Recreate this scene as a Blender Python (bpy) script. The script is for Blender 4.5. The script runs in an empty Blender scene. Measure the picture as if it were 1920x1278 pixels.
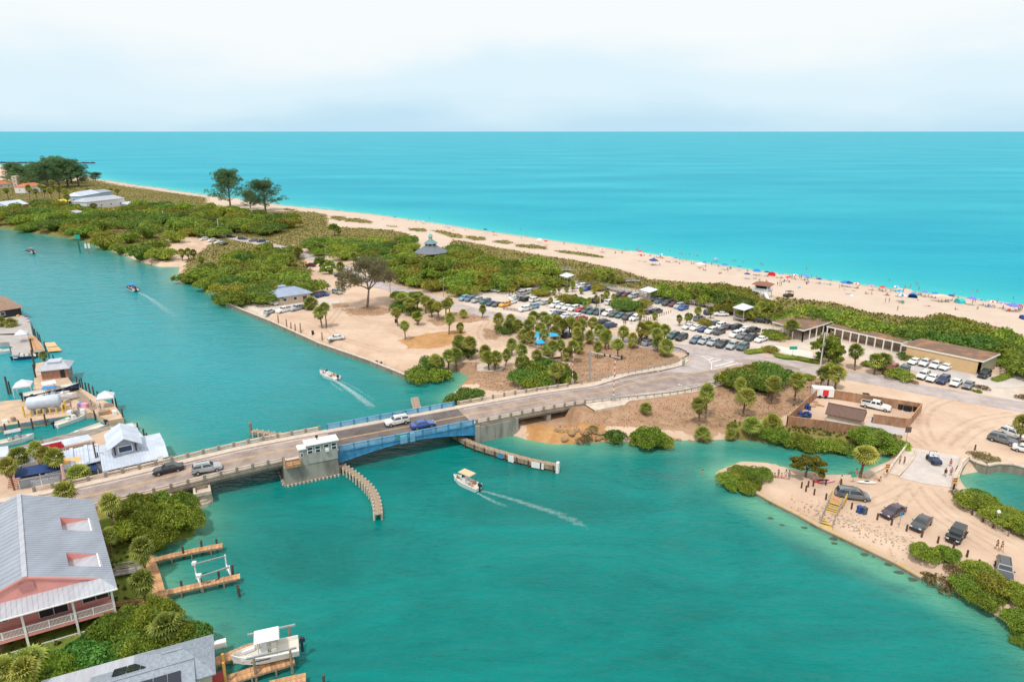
import bpy, bmesh, math, random
import numpy as np
from mathutils import Vector, Matrix

S = bpy.context.scene
C = S.collection
R = math.radians
rnd = random.Random(7)
nrs = np.random.RandomState(11)

# ------------------------------------------------------------------ camera, world, sun, exposure
CAM_H = 58.0
PITCH = math.atan(393 / 1280)
cd = bpy.data.cameras.new('camera'); cam = bpy.data.objects.new('camera', cd); C.objects.link(cam)
cd.sensor_width = 36; cd.lens = 24.0; cd.clip_start = 0.5; cd.clip_end = 200000
cam.location = (0,0, CAM_H); cam.rotation_euler = (math.pi / 2 - PITCH,0,0)
S.camera = cam

SUN_EL, SUN_AZ = R(62), R(205)      # sun high, behind the camera to the left (bright cloud veil)
W = bpy.data.worlds.new('World'); S.world = W; W.use_nodes = True
wn = W.node_tree.nodes; wl = W.node_tree.links; wn.clear()
wo = wn.new('ShaderNodeOutputWorld'); wb = wn.new('ShaderNodeBackground')
wb.inputs['Strength'].default_value = 0.10
sky = wn.new('ShaderNodeTexSky'); sky.sky_type = 'NISHITA'; sky.sun_disc = False
sky.sun_elevation = SUN_EL; sky.sun_rotation = SUN_AZ; sky.air_density = 1.0; sky.dust_density = 1.5; sky.ozone_density = 1.5
tc = wn.new('ShaderNodeTexCoord')
mp = wn.new('ShaderNodeMapping'); mp.inputs['Scale'].default_value = (1.6,1.6,5.0)
nz = wn.new('ShaderNodeTexNoise'); nz.inputs['Scale'].default_value = 1.5; nz.inputs['Detail'].default_value = 5; nz.inputs['Roughness'].default_value = 0.5
sp = wn.new('ShaderNodeSeparateXYZ')
mz = wn.new('ShaderNodeMapRange'); mz.inputs[1].default_value = -0.02; mz.inputs[2].default_value = 0.17; mz.inputs[3].default_value = 0.0; mz.inputs[4].default_value = 1.0
ad = wn.new('ShaderNodeMath'); ad.operation = 'MULTIPLY_ADD'; ad.inputs[1].default_value = 1.1; ad.inputs[2].default_value = -0.58
ad2 = wn.new('ShaderNodeMath'); ad2.operation = 'ADD'
cr = wn.new('ShaderNodeValToRGB')
cr.color_ramp.interpolation = 'EASE'
cr.color_ramp.elements[0].position = 0.0; cr.color_ramp.elements[0].color = (5.5,7.9,9.4,1)
cr.color_ramp.elements[1].position = 0.75; cr.color_ramp.elements[1].color = (9.5,9.9,10,1)
e = cr.color_ramp.elements.new(0.35); e.color = (7.4,9.1,10,1)
mx = wn.new('ShaderNodeMix'); mx.data_type = 'RGBA'; mx.inputs[0].default_value = 0.97
wl.new(tc.outputs['Generated'], mp.inputs[0]); wl.new(mp.outputs[0], nz.inputs[0])
wl.new(tc.outputs['Generated'], sp.inputs[0]); wl.new(sp.outputs[2], mz.inputs[0])
wl.new(nz.outputs[0], ad.inputs[0]); wl.new(ad.outputs[0], ad2.inputs[0]); wl.new(mz.outputs[0], ad2.inputs[1])
wl.new(ad2.outputs[0], cr.inputs[0])
wl.new(sky.outputs[0], mx.inputs[6]); wl.new(cr.outputs[0], mx.inputs[7])
wl.new(mx.outputs[2], wb.inputs[0]); wl.new(wb.outputs[0], wo.inputs[0])

sd = bpy.data.lights.new('sun','SUN'); sun = bpy.data.objects.new('sun', sd); C.objects.link(sun)
sd.energy = 2.5; sd.angle = R(5); sd.color = (1.0,0.95,0.88)
sun.location = (0,0,200)
_d = Vector((math.sin(SUN_AZ) * math.cos(SUN_EL), math.cos(SUN_AZ) * math.cos(SUN_EL), math.sin(SUN_EL)))
sun.rotation_euler = _d.to_track_quat('Z','Y').to_euler()
S.view_settings.view_transform = 'Standard'; S.view_settings.look = 'None'
S.view_settings.exposure = 0.0; S.view_settings.gamma = 1.0; S.view_settings.use_curve_mapping = False
S.render.engine = 'CYCLES'
try:
    S.cycles.max_bounces = 4; S.cycles.transparent_max_bounces = 6; S.cycles.diffuse_bounces = 2; S.cycles.glossy_bounces = 2
except Exception: pass

# ------------------------------------------------------------------ survey: photo coordinates -> ground points
FR = {'P': (0,0,1),'Z1': (0,260,4),'Z2': (320,400,4),'Z3': (700,400,4),'Z4': (1040,440,4),'Z5': (1440,500,4),'Z6': (1440,700,4),
      'K1': (840,500,8),'K2': (1020,510,8),'K3': (1240,540,8),'K4': (1640,600,6.857),'K5': (420,500,5.647),'K6': (0,280,6),'K7': (1500,720,7.385),
      'L1': (0,540,6.39),'L2': (0,720,5.81),'L3': (780,560,6),'L4': (1100,460,4.571),'L5': (1500,500,4.571),'L6': (1660,780,7.1),'L7': (420,380,4),
      'M1': (0,540,3.364),'M2': (0,880,3.2104),'M3': (260,720,4),'M4': (560,660,3.4286),'M5': (1060,640,4.174),'M7': (1440,900,3.381),'M8': (380,1000,4.596),
      'N1': (1000,640,6),'N2': (0,1060,5.863),'N3': (380,1160,8.727),'N4': (0,760,12)}
GH = 1.3          # general height of the land above the water
def at(x, y, h=GH, fr='P'):
    ox, oy, s = FR[fr]
    u = (ox + x / s - 960) / 1280; v = (oy + y / s - 639) / 1280
    dy = math.cos(PITCH) - v * math.sin(PITCH); dz = -math.sin(PITCH) - v * math.cos(PITCH)
    t = (h - CAM_H) / dz
    return Vector((u * t, dy * t, h))
def pts(fr, h, *xy): return [at(a, b, h, fr) for a, b in xy]
def heading(fr, rear, front, h=GH):
    a = at(*rear, h, fr); b = at(*front, h, fr); return math.atan2(b.y - a.y, b.x - a.x)
def imx(v):      # picture x, only used to put order words into labels
    z = v.y * math.cos(PITCH) - (v.z - CAM_H) * math.sin(PITCH); return v.x / max(z,1)

# ------------------------------------------------------------------ materials
MATS = {}
def nodes(name):
    m = bpy.data.materials.new(name); m.use_nodes = True; MATS[name] = m
    nt = m.node_tree; b = nt.nodes['Principled BSDF']; return m, nt, nt.nodes, nt.links, b
def mat(name, col, rough=0.6, metal=0.0, var=0.0, scale=1.0, bump=0.0, bscale=None, col2=None, stretch=None, spec=None, lo=0.35, hi=0.65, emis=None, objvar=0.0):
    m, nt, N, L, b = nodes(name)
    b.inputs['Roughness'].default_value = rough; b.inputs['Metallic'].default_value = metal
    if spec is not None: b.inputs['Specular IOR Level'].default_value = spec
    c1 = (*col,1)
    src = None
    tcn = N.new('ShaderNodeTexCoord'); coord = tcn.outputs['Object']
    if stretch:
        mpn = N.new('ShaderNodeMapping'); mpn.inputs['Scale'].default_value = stretch; L.new(coord, mpn.inputs[0]); coord = mpn.outputs[0]
    if var > 0 or col2:
        n = N.new('ShaderNodeTexNoise'); n.inputs['Scale'].default_value = scale; n.inputs['Detail'].default_value = 6; n.inputs['Roughness'].default_value = 0.65
        L.new(coord, n.inputs[0])
        mr = N.new('ShaderNodeMapRange'); mr.inputs[1].default_value = lo; mr.inputs[2].default_value = hi; L.new(n.outputs[0], mr.inputs[0])
        mi = N.new('ShaderNodeMix'); mi.data_type = 'RGBA'
        c2 = (*col2,1) if col2 else tuple(min(1, k * (1 + var)) for k in col) + (1,)
        ca = c1 if col2 else tuple(k * (1 - var) for k in col) + (1,)
        mi.inputs[6].default_value = ca; mi.inputs[7].default_value = c2
        L.new(mr.outputs[0], mi.inputs[0]); src = mi.outputs[2]
    if objvar > 0:
        oi = N.new('ShaderNodeObjectInfo'); hs = N.new('ShaderNodeHueSaturation')
        mr2 = N.new('ShaderNodeMapRange'); mr2.inputs[3].default_value = 1 - objvar; mr2.inputs[4].default_value = 1 + objvar
        L.new(oi.outputs['Random'], mr2.inputs[0]); L.new(mr2.outputs[0], hs.inputs['Value'])
        if src: L.new(src, hs.inputs['Color'])
        else: hs.inputs['Color'].default_value = c1
        src = hs.outputs[0]
    if src: L.new(src, b.inputs['Base Color'])
    else: b.inputs['Base Color'].default_value = c1
    if bump > 0:
        bn = N.new('ShaderNodeTexNoise'); bn.inputs['Scale'].default_value = bscale or scale * 4; bn.inputs['Detail'].default_value = 4; L.new(coord, bn.inputs[0])
        bp = N.new('ShaderNodeBump'); bp.inputs['Strength'].default_value = bump; bp.inputs['Distance'].default_value = 0.1; L.new(bn.outputs[0], bp.inputs['Height']); L.new(bp.outputs[0], b.inputs['Normal'])
    if emis: b.inputs['Emission Color'].default_value = (*emis,1); b.inputs['Emission Strength'].default_value = 1
    return m
def objcol_mat(name, rough=0.3, metal=0.0, coat=0.0, dirt=0.12):
    m, nt, N, L, b = nodes(name)
    oi = N.new('ShaderNodeObjectInfo'); tcn = N.new('ShaderNodeTexCoord'); n = N.new('ShaderNodeTexNoise'); n.inputs['Scale'].default_value = 1.3; n.inputs['Detail'].default_value = 4
    L.new(tcn.outputs['Object'], n.inputs[0]); hs = N.new('ShaderNodeHueSaturation'); mr = N.new('ShaderNodeMapRange'); mr.inputs[1].default_value = .3; mr.inputs[2].default_value = .7
    mr.inputs[3].default_value = 1 - dirt; mr.inputs[4].default_value = 1.0; L.new(n.outputs[0], mr.inputs[0]); L.new(mr.outputs[0], hs.inputs['Value'])
    L.new(oi.outputs['Color'], hs.inputs['Color']); L.new(hs.outputs[0], b.inputs['Base Color'])
    b.inputs['Roughness'].default_value = rough; b.inputs['Metallic'].default_value = metal; b.inputs['Coat Weight'].default_value = coat
    return m
def leaf_mat(name, a, b2, c3=None, sc=0.35, dead=0.0):
    m, nt, N, L, b = nodes(name)
    g = N.new('ShaderNodeNewGeometry'); oi = N.new('ShaderNodeObjectInfo'); tcn = N.new('ShaderNodeTexCoord')
    n = N.new('ShaderNodeTexNoise'); n.inputs['Scale'].default_value = sc; n.inputs['Detail'].default_value = 3; L.new(tcn.outputs['Object'], n.inputs[0])
    f = N.new('ShaderNodeMath'); f.operation = 'MULTIPLY_ADD'; f.inputs[1].default_value = 0.55; L.new(g.outputs['Random Per Island'], f.inputs[0]); L.new(n.outputs[0], f.inputs[2])
    r = N.new('ShaderNodeValToRGB'); r.color_ramp.elements[0].position = 0.42; r.color_ramp.elements[0].color = (*a,1); r.color_ramp.elements[1].position = 1.0; r.color_ramp.elements[1].color = (*b2,1)
    if c3: e = r.color_ramp.elements.new(0.98); e.color = (*b2,1); r.color_ramp.elements[2].position = 1.03 if False else 1.0; r.color_ramp.elements[2].color = (*c3,1)
    L.new(f.outputs[0], r.inputs[0])
    h = N.new('ShaderNodeHueSaturation'); v = N.new('ShaderNodeMapRange'); v.inputs[3].default_value = 0.75; v.inputs[4].default_value = 1.3; L.new(oi.outputs['Random'], v.inputs[0]); L.new(v.outputs[0], h.inputs['Value'])
    # each plant leans a little to yellow or blue-green
    m2 = N.new('ShaderNodeMath'); m2.operation = 'MULTIPLY'; m2.inputs[1].default_value = 7.31; L.new(oi.outputs['Random'], m2.inputs[0])
    m3 = N.new('ShaderNodeMath'); m3.operation = 'FRACT'; L.new(m2.outputs[0], m3.inputs[0])
    v2 = N.new('ShaderNodeMapRange'); v2.inputs[3].default_value = 0.475; v2.inputs[4].default_value = 0.515; L.new(m3.outputs[0], v2.inputs[0]); L.new(v2.outputs[0], h.inputs['Hue'])
    L.new(r.outputs[0], h.inputs['Color']); L.new(h.outputs[0], b.inputs['Base Color'])
    b.inputs['Roughness'].default_value = 0.6; b.inputs['Specular IOR Level'].default_value = 0.3
    t = N.new('ShaderNodeBsdfTranslucent'); L.new(h.outputs[0], t.inputs[0]); ms = N.new('ShaderNodeMixShader'); ms.inputs[0].default_value = 0.32
    o = [k for k in N if k.type == 'OUTPUT_MATERIAL'][0]; L.new(b.outputs[0], ms.inputs[1]); L.new(t.outputs[0], ms.inputs[2]); L.new(ms.outputs[0], o.inputs[0])
    return m

# ------------------------------------------------------------------ mesh builder
class MB:
    def __init__(s): s.v = []; s.f = []; s.m = []
    def add(s, vs, fs, mi=0):
        o = len(s.v); s.v += [tuple(v) for v in vs]; s.f += [tuple(i + o for i in f) for f in fs]; s.m += [mi] * len(fs); return s
    def box(s, c, d, rz=0, mi=0, top=None, rx=0):
        x, y, z = d[0] / 2, d[1] / 2, d[2] / 2; tx, ty = (top or (1,1)); co, si = math.cos(rz), math.sin(rz)
        vs = []
        for k,(a, b) in ((-1,(1,1)),(1,(tx, ty))):
            for p, q in ((-1,-1),(1,-1),(1,1),(-1,1)):
                X, Y, Z = p * x * a, q * y * b, k * z
                if rx: Y, Z = Y * math.cos(rx) - Z * math.sin(rx), Y * math.sin(rx) + Z * math.cos(rx)
                vs.append((c[0] + X * co - Y * si, c[1] + X * si + Y * co, c[2] + Z))
        return s.add(vs,[(3,2,1,0),(4,5,6,7),(0,1,5,4),(1,2,6,5),(2,3,7,6),(3,0,4,7)], mi)
    def prism(s, poly, z0, z1, mi=0):
        n = len(poly)
        a = sum(poly[i][0] * poly[(i + 1) % n][1] - poly[(i + 1) % n][0] * poly[i][1] for i in range(n))
        if a < 0: poly = poly[::-1]
        z0f = z0 if callable(z0) else (lambda p: z0); z1f = z1 if callable(z1) else (lambda p: z1)
        vs = [(p[0], p[1], z0f(p)) for p in poly] + [(p[0], p[1], z1f(p)) for p in poly]
        return s.add(vs,[tuple(range(n - 1,-1,-1)), tuple(range(n,2 * n))] + [(i,(i + 1) % n, n + (i + 1) % n, n + i) for i in range(n)], mi)
    def tube(s, a, b, r0, r1=None, n=6, mi=0, cap=True):
        a = Vector(a); b = Vector(b); r1 = r0 if r1 is None else r1; d = (b - a)
        if d.length < 1e-6: return s
        d.normalize(); u = d.orthogonal().normalized(); w = d.cross(u)
        vs = []
        for p, r in ((a, r0),(b, r1)):
            for i in range(n):
                t = 2 * math.pi * (i + .5) / n; vs.append(p + u * (r * math.cos(t)) + w * (r * math.sin(t)))
        fs = [(i,(i + 1) % n, n + (i + 1) % n, n + i) for i in range(n)]
        if cap: fs += [tuple(range(n - 1,-1,-1)), tuple(range(n,2 * n))]
        return s.add(vs, fs, mi)
    def path(s, P, r, n=6, mi=0):
        for i in range(len(P) - 1):
            r0 = r[i] if isinstance(r,(list, tuple)) else r; r1 = r[i + 1] if isinstance(r,(list, tuple)) else r
            s.tube(P[i], P[i + 1], r0, r1, n, mi)
        return s
    def beam(s, a, b, w, h, mi=0, lift=0):
        # bar of width w and height h between two points, its underside centre line at a and b
        a = Vector(a); b = Vector(b); d = b - a; p = Vector((-d.y, d.x,0)); p = p.normalized() * (w / 2) if p.length > 1e-6 else Vector((w / 2,0,0)); z = Vector((0,0, h)); l = Vector((0,0, lift))
        vs = [a - p + l, a + p + l, b + p + l, b - p + l, a - p + z + l, a + p + z + l, b + p + z + l, b - p + z + l]
        return s.add(vs,[(0,1,2,3),(7,6,5,4),(0,4,5,1),(1,5,6,2),(2,6,7,3),(3,7,4,0)], mi)
    def loft(s, secs, mi=0, cap=True, closed=True):
        n = len(secs[0]); vs = [p for q in secs for p in q]; fs = []
        for k in range(len(secs) - 1):
            for i in range(n if closed else n - 1):
                j = (i + 1) % n; fs.append((k * n + i, k * n + j,(k + 1) * n + j,(k + 1) * n + i))
        if cap: fs += [tuple(range(n - 1,-1,-1)), tuple(range((len(secs) - 1) * n, len(secs) * n))]
        return s.add(vs, fs, mi)
    def ball(s, c, r, n=8, m=5, mi=0, jit=0):
        r = r if isinstance(r,(tuple, list)) else (r, r, r); vs = [(c[0], c[1], c[2] - r[2])]
        for k in range(1, m):
            ph = -math.pi / 2 + math.pi * k / m
            for i in range(n):
                t = 2 * math.pi * i / n; q = 1 + (rnd.uniform(-jit, jit) if jit else 0)
                vs.append((c[0] + r[0] * math.cos(ph) * math.cos(t) * q, c[1] + r[1] * math.cos(ph) * math.sin(t) * q, c[2] + r[2] * math.sin(ph) * q))
        vs.append((c[0], c[1], c[2] + r[2])); e = len(vs) - 1
        fs = [(0,1 + (i + 1) % n,1 + i) for i in range(n)] + [(e,1 + (m - 2) * n + i,1 + (m - 2) * n + (i + 1) % n) for i in range(n)]
        for k in range(m - 2):
            for i in range(n):
                a = 1 + k * n; fs.append((a + i, a + (i + 1) % n, a + n + (i + 1) % n, a + n + i))
        return s.add(vs, fs, mi)
    def mesh(s, name, mats, smooth=False):
        me = bpy.data.meshes.new(name); me.from_pydata(s.v,[], s.f)
        for m in (mats if isinstance(mats,(list, tuple)) else [mats]): me.materials.append(m)
        me.polygons.foreach_set('material_index', s.m)
        if smooth: me.polygons.foreach_set('use_smooth',[True] * len(s.f))
        me.update(); return me
    def obj(s, name, mats, parent=None, smooth=False, loc=None, rz=0):
        return link(name, s.mesh(name, mats, smooth), parent, loc, rz)
def link(name, me, parent=None, loc=None, rz=0):
    o = bpy.data.objects.new(name, me); C.objects.link(o)
    if parent: o.parent = parent
    if loc is not None: o.location = loc
    if rz: o.rotation_euler = (0,0, rz)
    return o
TOPS = []
def tag(o, label, cat, group=None, kind=None):
    if label: o['label'] = label
    if cat: o['category'] = cat
    if group: o['group'] = group
    if kind: o['kind'] = kind
    if cat and not kind: TOPS.append(o)
    return o
def thing(name, label, cat, loc=(0,0,0), rz=0, group=None):
    o = bpy.data.objects.new(name, None); C.objects.link(o); o.location = loc; o.rotation_euler = (0,0, rz); o.empty_display_size = 0.3
    return tag(o, label, cat, group)
def struct(o, label=None):
    o['kind'] = 'structure'
    if label: o['label'] = label
    return o
KIDS = {}
def kids(o):
    if o.name not in KIDS: KIDS[o.name] = [c for c in o.children]
    return KIDS[o.name]
def dup(src, loc, rz, label, group=None, scale=None, color=None, name=None):
    r = src.copy(); C.objects.link(r); r.location = loc; r.rotation_euler = (0,0, rz)
    if scale: r.scale = scale if isinstance(scale,(tuple, list)) else (scale,) * 3
    r['label'] = label
    if group: r['group'] = group
    if color: r.color = color
    for ch in kids(src):
        c = ch.copy(); C.objects.link(c); c.parent = r
        if color and ch.get('paint'): c.color = color
        for g in kids(ch):
            d = g.copy(); C.objects.link(d); d.parent = c
            if color and g.get('paint'): d.color = color
    TOPS.append(r)
    return r
PARK = []
def proto(o):       # a source that only serves to be copied is removed at the end
    PARK.append(o);
    if o in TOPS: TOPS.remove(o)
    return o
def local(root_loc, rz, p):
    c, s = math.cos(-rz), math.sin(-rz); x, y = p[0] - root_loc[0], p[1] - root_loc[1]
    return Vector((x * c - y * s, x * s + y * c, p[2] - root_loc[2]))
def text_mesh(name, txt, size, m, parent, M, depth=0.01, shear=0.0):
    cu = bpy.data.curves.new(name,'FONT'); cu.body = txt; cu.size = size; cu.extrude = depth; cu.align_x = 'CENTER'; cu.align_y = 'CENTER'; cu.shear = shear
    t = bpy.data.objects.new(name, cu); C.objects.link(t); dg = bpy.context.evaluated_depsgraph_get(); dg.update()
    me = bpy.data.meshes.new_from_object(t.evaluated_get(dg)); bpy.data.objects.remove(t); me.materials.clear(); me.materials.append(m)
    o = link(name, me, parent); o.matrix_local = M; return o
# ------------------------------------------------------------------ land, water, roads
# land outlines (land on the inside)
mainland = [at(*p,0) for p in [(-420,330),(-260,322),(-60,312),(10,309),(110,318),(190,338),(260,350),(330,358),(400,368),(470,378),(540,386),(620,394),(700,402),(800,416),(900,432),(1000,446),(1080,457),(1150,467),(1230,481),(1300,490),(1400,505),(1500,518),(1600,532),(1700,546),(1800,557),(1920,573),(2100,598),(2500,660),(3400,800)]]
SEAWALL_Y = 0
mainland += [at(*p,0) for p in [(3400,1500),(2300,1500),(2060,1320),(1935,1200),(1880,1160),(1800,1112),(1740,1082),(1680,1052),(1600,1014),(1540,985),(1480,955),(1425,925),(1400,908),(1385,895),(1345,893),(1343,885),(1380,870),(1440,872),(1500,888),(1560,895),(1600,893),(1640,876),(1672,862),
    (1672,850),(1640,853),(1560,840),(1500,834),(1420,826),(1370,822),(1310,825),(1260,824),(1200,828),(1150,828),(1110,826),(1070,832),(1040,832),(990,824),(972,818)]]
mainland += [at(*p,0) for p in [(905,800),(880,775),(850,760),(842,745),(868,722),(880,705),(860,696),(838,694),(812,706),(785,710),(762,704)]]
mainland += [at(*p,0) for p in [(690,671),(600,642),(510,602),(418,567),(425,560),(410,552),(380,537),(345,528),(333,522),(338,500),(300,500),(262,490),(225,475),(185,462),(150,449),(100,442),(50,434),(10,428),(-200,420),(-500,410)]]
pond = [at(*p,0) for p in [(1802,905),(1795,890),(1828,884),(1870,878),(1930,880),(2010,890),(2100,930),(2050,1000),(1960,1006),(1900,990),(1840,950)]]
westland = [at(*p,0) for p in [(-400,1600),(150,1500),(370,1278),(385,1215),(352,1190),(318,1150),(300,1100),(285,1045),(300,1025),(360,1005),(372,975),(362,945),(345,925),(310,925),(318,868),(260,820),(240,800),(140,832),(0,872),(-150,900),(-600,900),(-900,1300)]]
P2 = lambda L: np.array([(p.x, p.y) for p in L])
def sdf(px, py, poly):
    n = len(poly); d = np.full(px.shape,1e18); ins = np.zeros(px.shape, bool)
    for i in range(n):
        ax, ay = poly[i]; bx, by = poly[(i + 1) % n]; ex, ey = bx - ax, by - ay
        wx, wy = px - ax, py - ay; t = np.clip((wx * ex + wy * ey) / (ex * ex + ey * ey + 1e-12),0,1)
        dx, dy = wx - ex * t, wy - ey * t; d = np.minimum(d, dx * dx + dy * dy)
        c = ((ay > py) != (by > py)) & (px < (bx - ax) * (py - ay) / (by - ay + 1e-15) + ax); ins ^= c
    d = np.sqrt(d); return np.where(ins, d,-d)      # positive inside
MAIN, POND, WEST = P2(mainland), P2(pond), P2(westland)
def land_sdf(x, y): return np.maximum(np.minimum(sdf(x, y, MAIN),-sdf(x, y, POND)), sdf(x, y, WEST))
def vnoise(x, y, sc, seed=0):
    x = x / sc + seed * 17.3; y = y / sc - seed * 9.1; xi = np.floor(x).astype(int); yi = np.floor(y).astype(int); fx = x - xi; fy = y - yi
    fx = fx * fx * (3 - 2 * fx); fy = fy * fy * (3 - 2 * fy)
    h = lambda a, b: np.modf(np.abs(np.sin(a * 127.1 + b * 311.7 + seed) * 43758.5453))[0]
    return (h(xi, yi) * (1 - fx) + h(xi + 1, yi) * fx) * (1 - fy) + (h(xi, yi + 1) * (1 - fx) + h(xi + 1, yi + 1) * fx) * fy
# road centre line and height
BR_A, BR_B = Vector((-62.2,99.6,0)), Vector((-9.2,125.8,0))        # bridge axis
BD = (BR_B - BR_A).normalized(); BN = Vector((-BD.y, BD.x,0))
def bp(s, t, z): v = BR_A + BD * s + BN * t; return Vector((v.x, v.y, z))   # s along the axis, t to the far side
def bst(x, y): return (x - BR_A.x) * BD.x + (y - BR_A.y) * BD.y,(x - BR_A.x) * BN.x + (y - BR_A.y) * BN.y
def deck_z(s):
    a = np.clip((s + 12) / 36,0,1); b = np.clip((s - 70) / 62,0,1)
    return 2.2 + 1.6 * (a * a * (3 - 2 * a)) - (3.8 - 1.42) * (b * b * (3 - 2 * b))
# natural shores slope; walled shores fall steeply
GULF = P2([at(*p,0) for p in [(-420,330),(-60,312),(10,309),(110,318),(190,338),(400,368),(540,386),(700,402),(900,432),(1150,467),(1400,505),(1600,532),(1920,573),(2500,660),(3400,800)]])
def dist_line(px, py, L):
    d = np.full(px.shape,1e18)
    for i in range(len(L) - 1):
        ax, ay = L[i]; ex, ey = L[i + 1][0] - ax, L[i + 1][1] - ay; t = np.clip(((px - ax) * ex + (py - ay) * ey) / (ex * ex + ey * ey),0,1)
        d = np.minimum(d,(px - ax - ex * t) ** 2 + (py - ay - ey * t) ** 2)
    return np.sqrt(d)
def ground_z(x, y, full=False):
    x = np.asarray(x, float); y = np.asarray(y, float); d = land_sdf(x, y); g = dist_line(x, y, GULF)
    near_gulf = g < 60
    slope = np.where(near_gulf & (g <= np.abs(d) + 1.0),0.055,0.9)
    z = np.clip((d + 0.15) * slope,-1.5, GH)
    dune = np.clip((g - 24) / 20,0,1) * np.clip((90 - g) / 30,0,1); z = z + np.where(d > 0, dune * 0.5 * vnoise(x, y,9,3),0)
    # road embankment
    s, t = bst(x, y); k = np.clip(1 - np.clip(np.abs(t + 0.2) - 7.0,0,99) / 5.0,0,1); hz = deck_z(s) - 0.25
    on = ((s > 80) & (s < 145)) | (s < 8); z = np.where(on & (d > 0.8) & (hz > z), z + (hz - z) * k * k * (3 - 2 * k) * np.clip((d - 0.8) / 2.5,0,1), z)
    z = z + np.where(d > 2,0.05 * (vnoise(x, y,2.2,1) - .5),0)
    return (z, d, g) if full else z
def gz(x, y): return float(ground_z(np.array([x]), np.array([y]))[0])
def on_ground(v): return Vector((v.x, v.y, gz(v.x, v.y)))

def spaced(a, b, c, d, fine, grow):
    # fine spacing between b and c, growing outside
    L = list(np.arange(b, c, fine)); st = fine; x = b; left = []
    while x > a: st *= grow; x -= st; left.append(x)
    st = fine; x = L[-1]; right = []
    while x < d: st *= grow; x += st; right.append(x)
    return np.array(left[::-1] + L + right)
GX = spaced(-900,-112,150,520,1.0,1.022); GY = spaced(15,60,265,1350,1.0,1.022)
X, Y = np.meshgrid(GX, GY); Z, D, G = ground_z(X, Y, True)
keep = D > -6
def grid_mesh(name, X, Y, Z, keep, attrs, m):
    ny, nx = X.shape; idx = -np.ones(X.size, int); q = keep[:-1, :-1] | keep[1:, :-1] | keep[:-1,1:] | keep[1:,1:]
    ii, jj = np.nonzero(q); a = ii * nx + jj; F = np.stack([a, a + 1, a + nx + 1, a + nx],1)
    used = np.unique(F); idx[used] = np.arange(len(used)); F = idx[F]
    me = bpy.data.meshes.new(name); V = np.stack([X.ravel()[used], Y.ravel()[used], Z.ravel()[used]],1)
    me.vertices.add(len(V)); me.vertices.foreach_set('co', V.ravel().astype('f')); me.loops.add(F.size); me.loops.foreach_set('vertex_index', F.ravel().astype('i'))
    me.polygons.add(len(F)); me.polygons.foreach_set('loop_start', np.arange(0, F.size,4, dtype='i')); me.polygons.foreach_set('use_smooth', np.ones(len(F), bool))
    me.update(calc_edges=True)
    for k, A in attrs.items():
        ca = me.attributes.new(k,'FLOAT_COLOR','POINT'); B = np.ones((len(V),4),'f')
        for c in range(3): B[:, c] = A[c].ravel()[used]
        ca.data.foreach_set('color', B.ravel())
    me.materials.append(m); return link(name, me)
# soil kinds: dry brown turf, orange sand, green/olive ground cover
def area(fr, *xy, soft=2.0, h=GH):
    p = P2([at(a, b, h, fr) for a, b in xy]); return np.clip(sdf(X, Y, p) / soft + .5,0,1)
zero = np.zeros(X.shape)
brown = np.maximum.reduce([
    area('P',(1066,690),(1068,722),(1130,716),(1200,706),(1262,695),(1285,680),(1270,668),(1240,655),(1160,640),(1100,640),(1080,660)),
    area('P',(975,770),(1090,752),(1200,745),(1310,735),(1350,715),(1460,690),(1520,710),(1535,735),(1470,780),(1400,800),(1330,812),(1180,800),(1050,800),(985,790)),
    area('L3',(440,130),(640,170),(790,210),(830,240),(700,250),(600,280),(420,240), soft=3),
    area('L3',(750,330),(900,350),(960,420),(900,470),(760,440), soft=3),
    area('P',(650,588),(690,574),(722,582),(700,592), soft=3), area('P',(800,600),(860,585),(870,600),(820,612), soft=3),  # patch below the thin-leaved tree: bare ground, its shade put into the colour
    area('L3',(330,800),(420,740),(600,700),(820,730),(1150,780),(1140,1010),(980,1060),(760,1010),(600,960),(480,880), soft=2.5) * .85,
    area('P',(1440,690),(1520,700),(1545,715),(1500,745),(1450,760)),
    area('Z2',(1290,720),(1500,690),(1700,720),(1560,770),(1350,760), soft=3), area('Z2',(1200,680),(1320,670),(1330,700),(1220,710), soft=3)])
orange = np.maximum.reduce([
    area('L3',(-180,460),(60,400),(240,370),(430,360),(560,370),(560,410),(430,420),(420,500),(260,560),(-100,560), soft=3),
    area('P',(985,788),(1110,785),(1140,800),(1140,822),(1060,825),(990,820), soft=2),
    area('L3',(330,780),(560,840),(680,960),(560,970),(420,860), soft=2),
    area('M7',(-100,40),(100,130),(330,260),(480,330),(700,420),(990,540),(985,580),(660,450),(400,330),(90,180),(-120,60), soft=1.2) * .75,
    area('K7',(-800,350),(-60,130),(0,300),(-300,420), soft=3) * .6,
    area('K7',(0,540),(300,600),(720,680),(700,740),(0,620), soft=1)])
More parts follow.
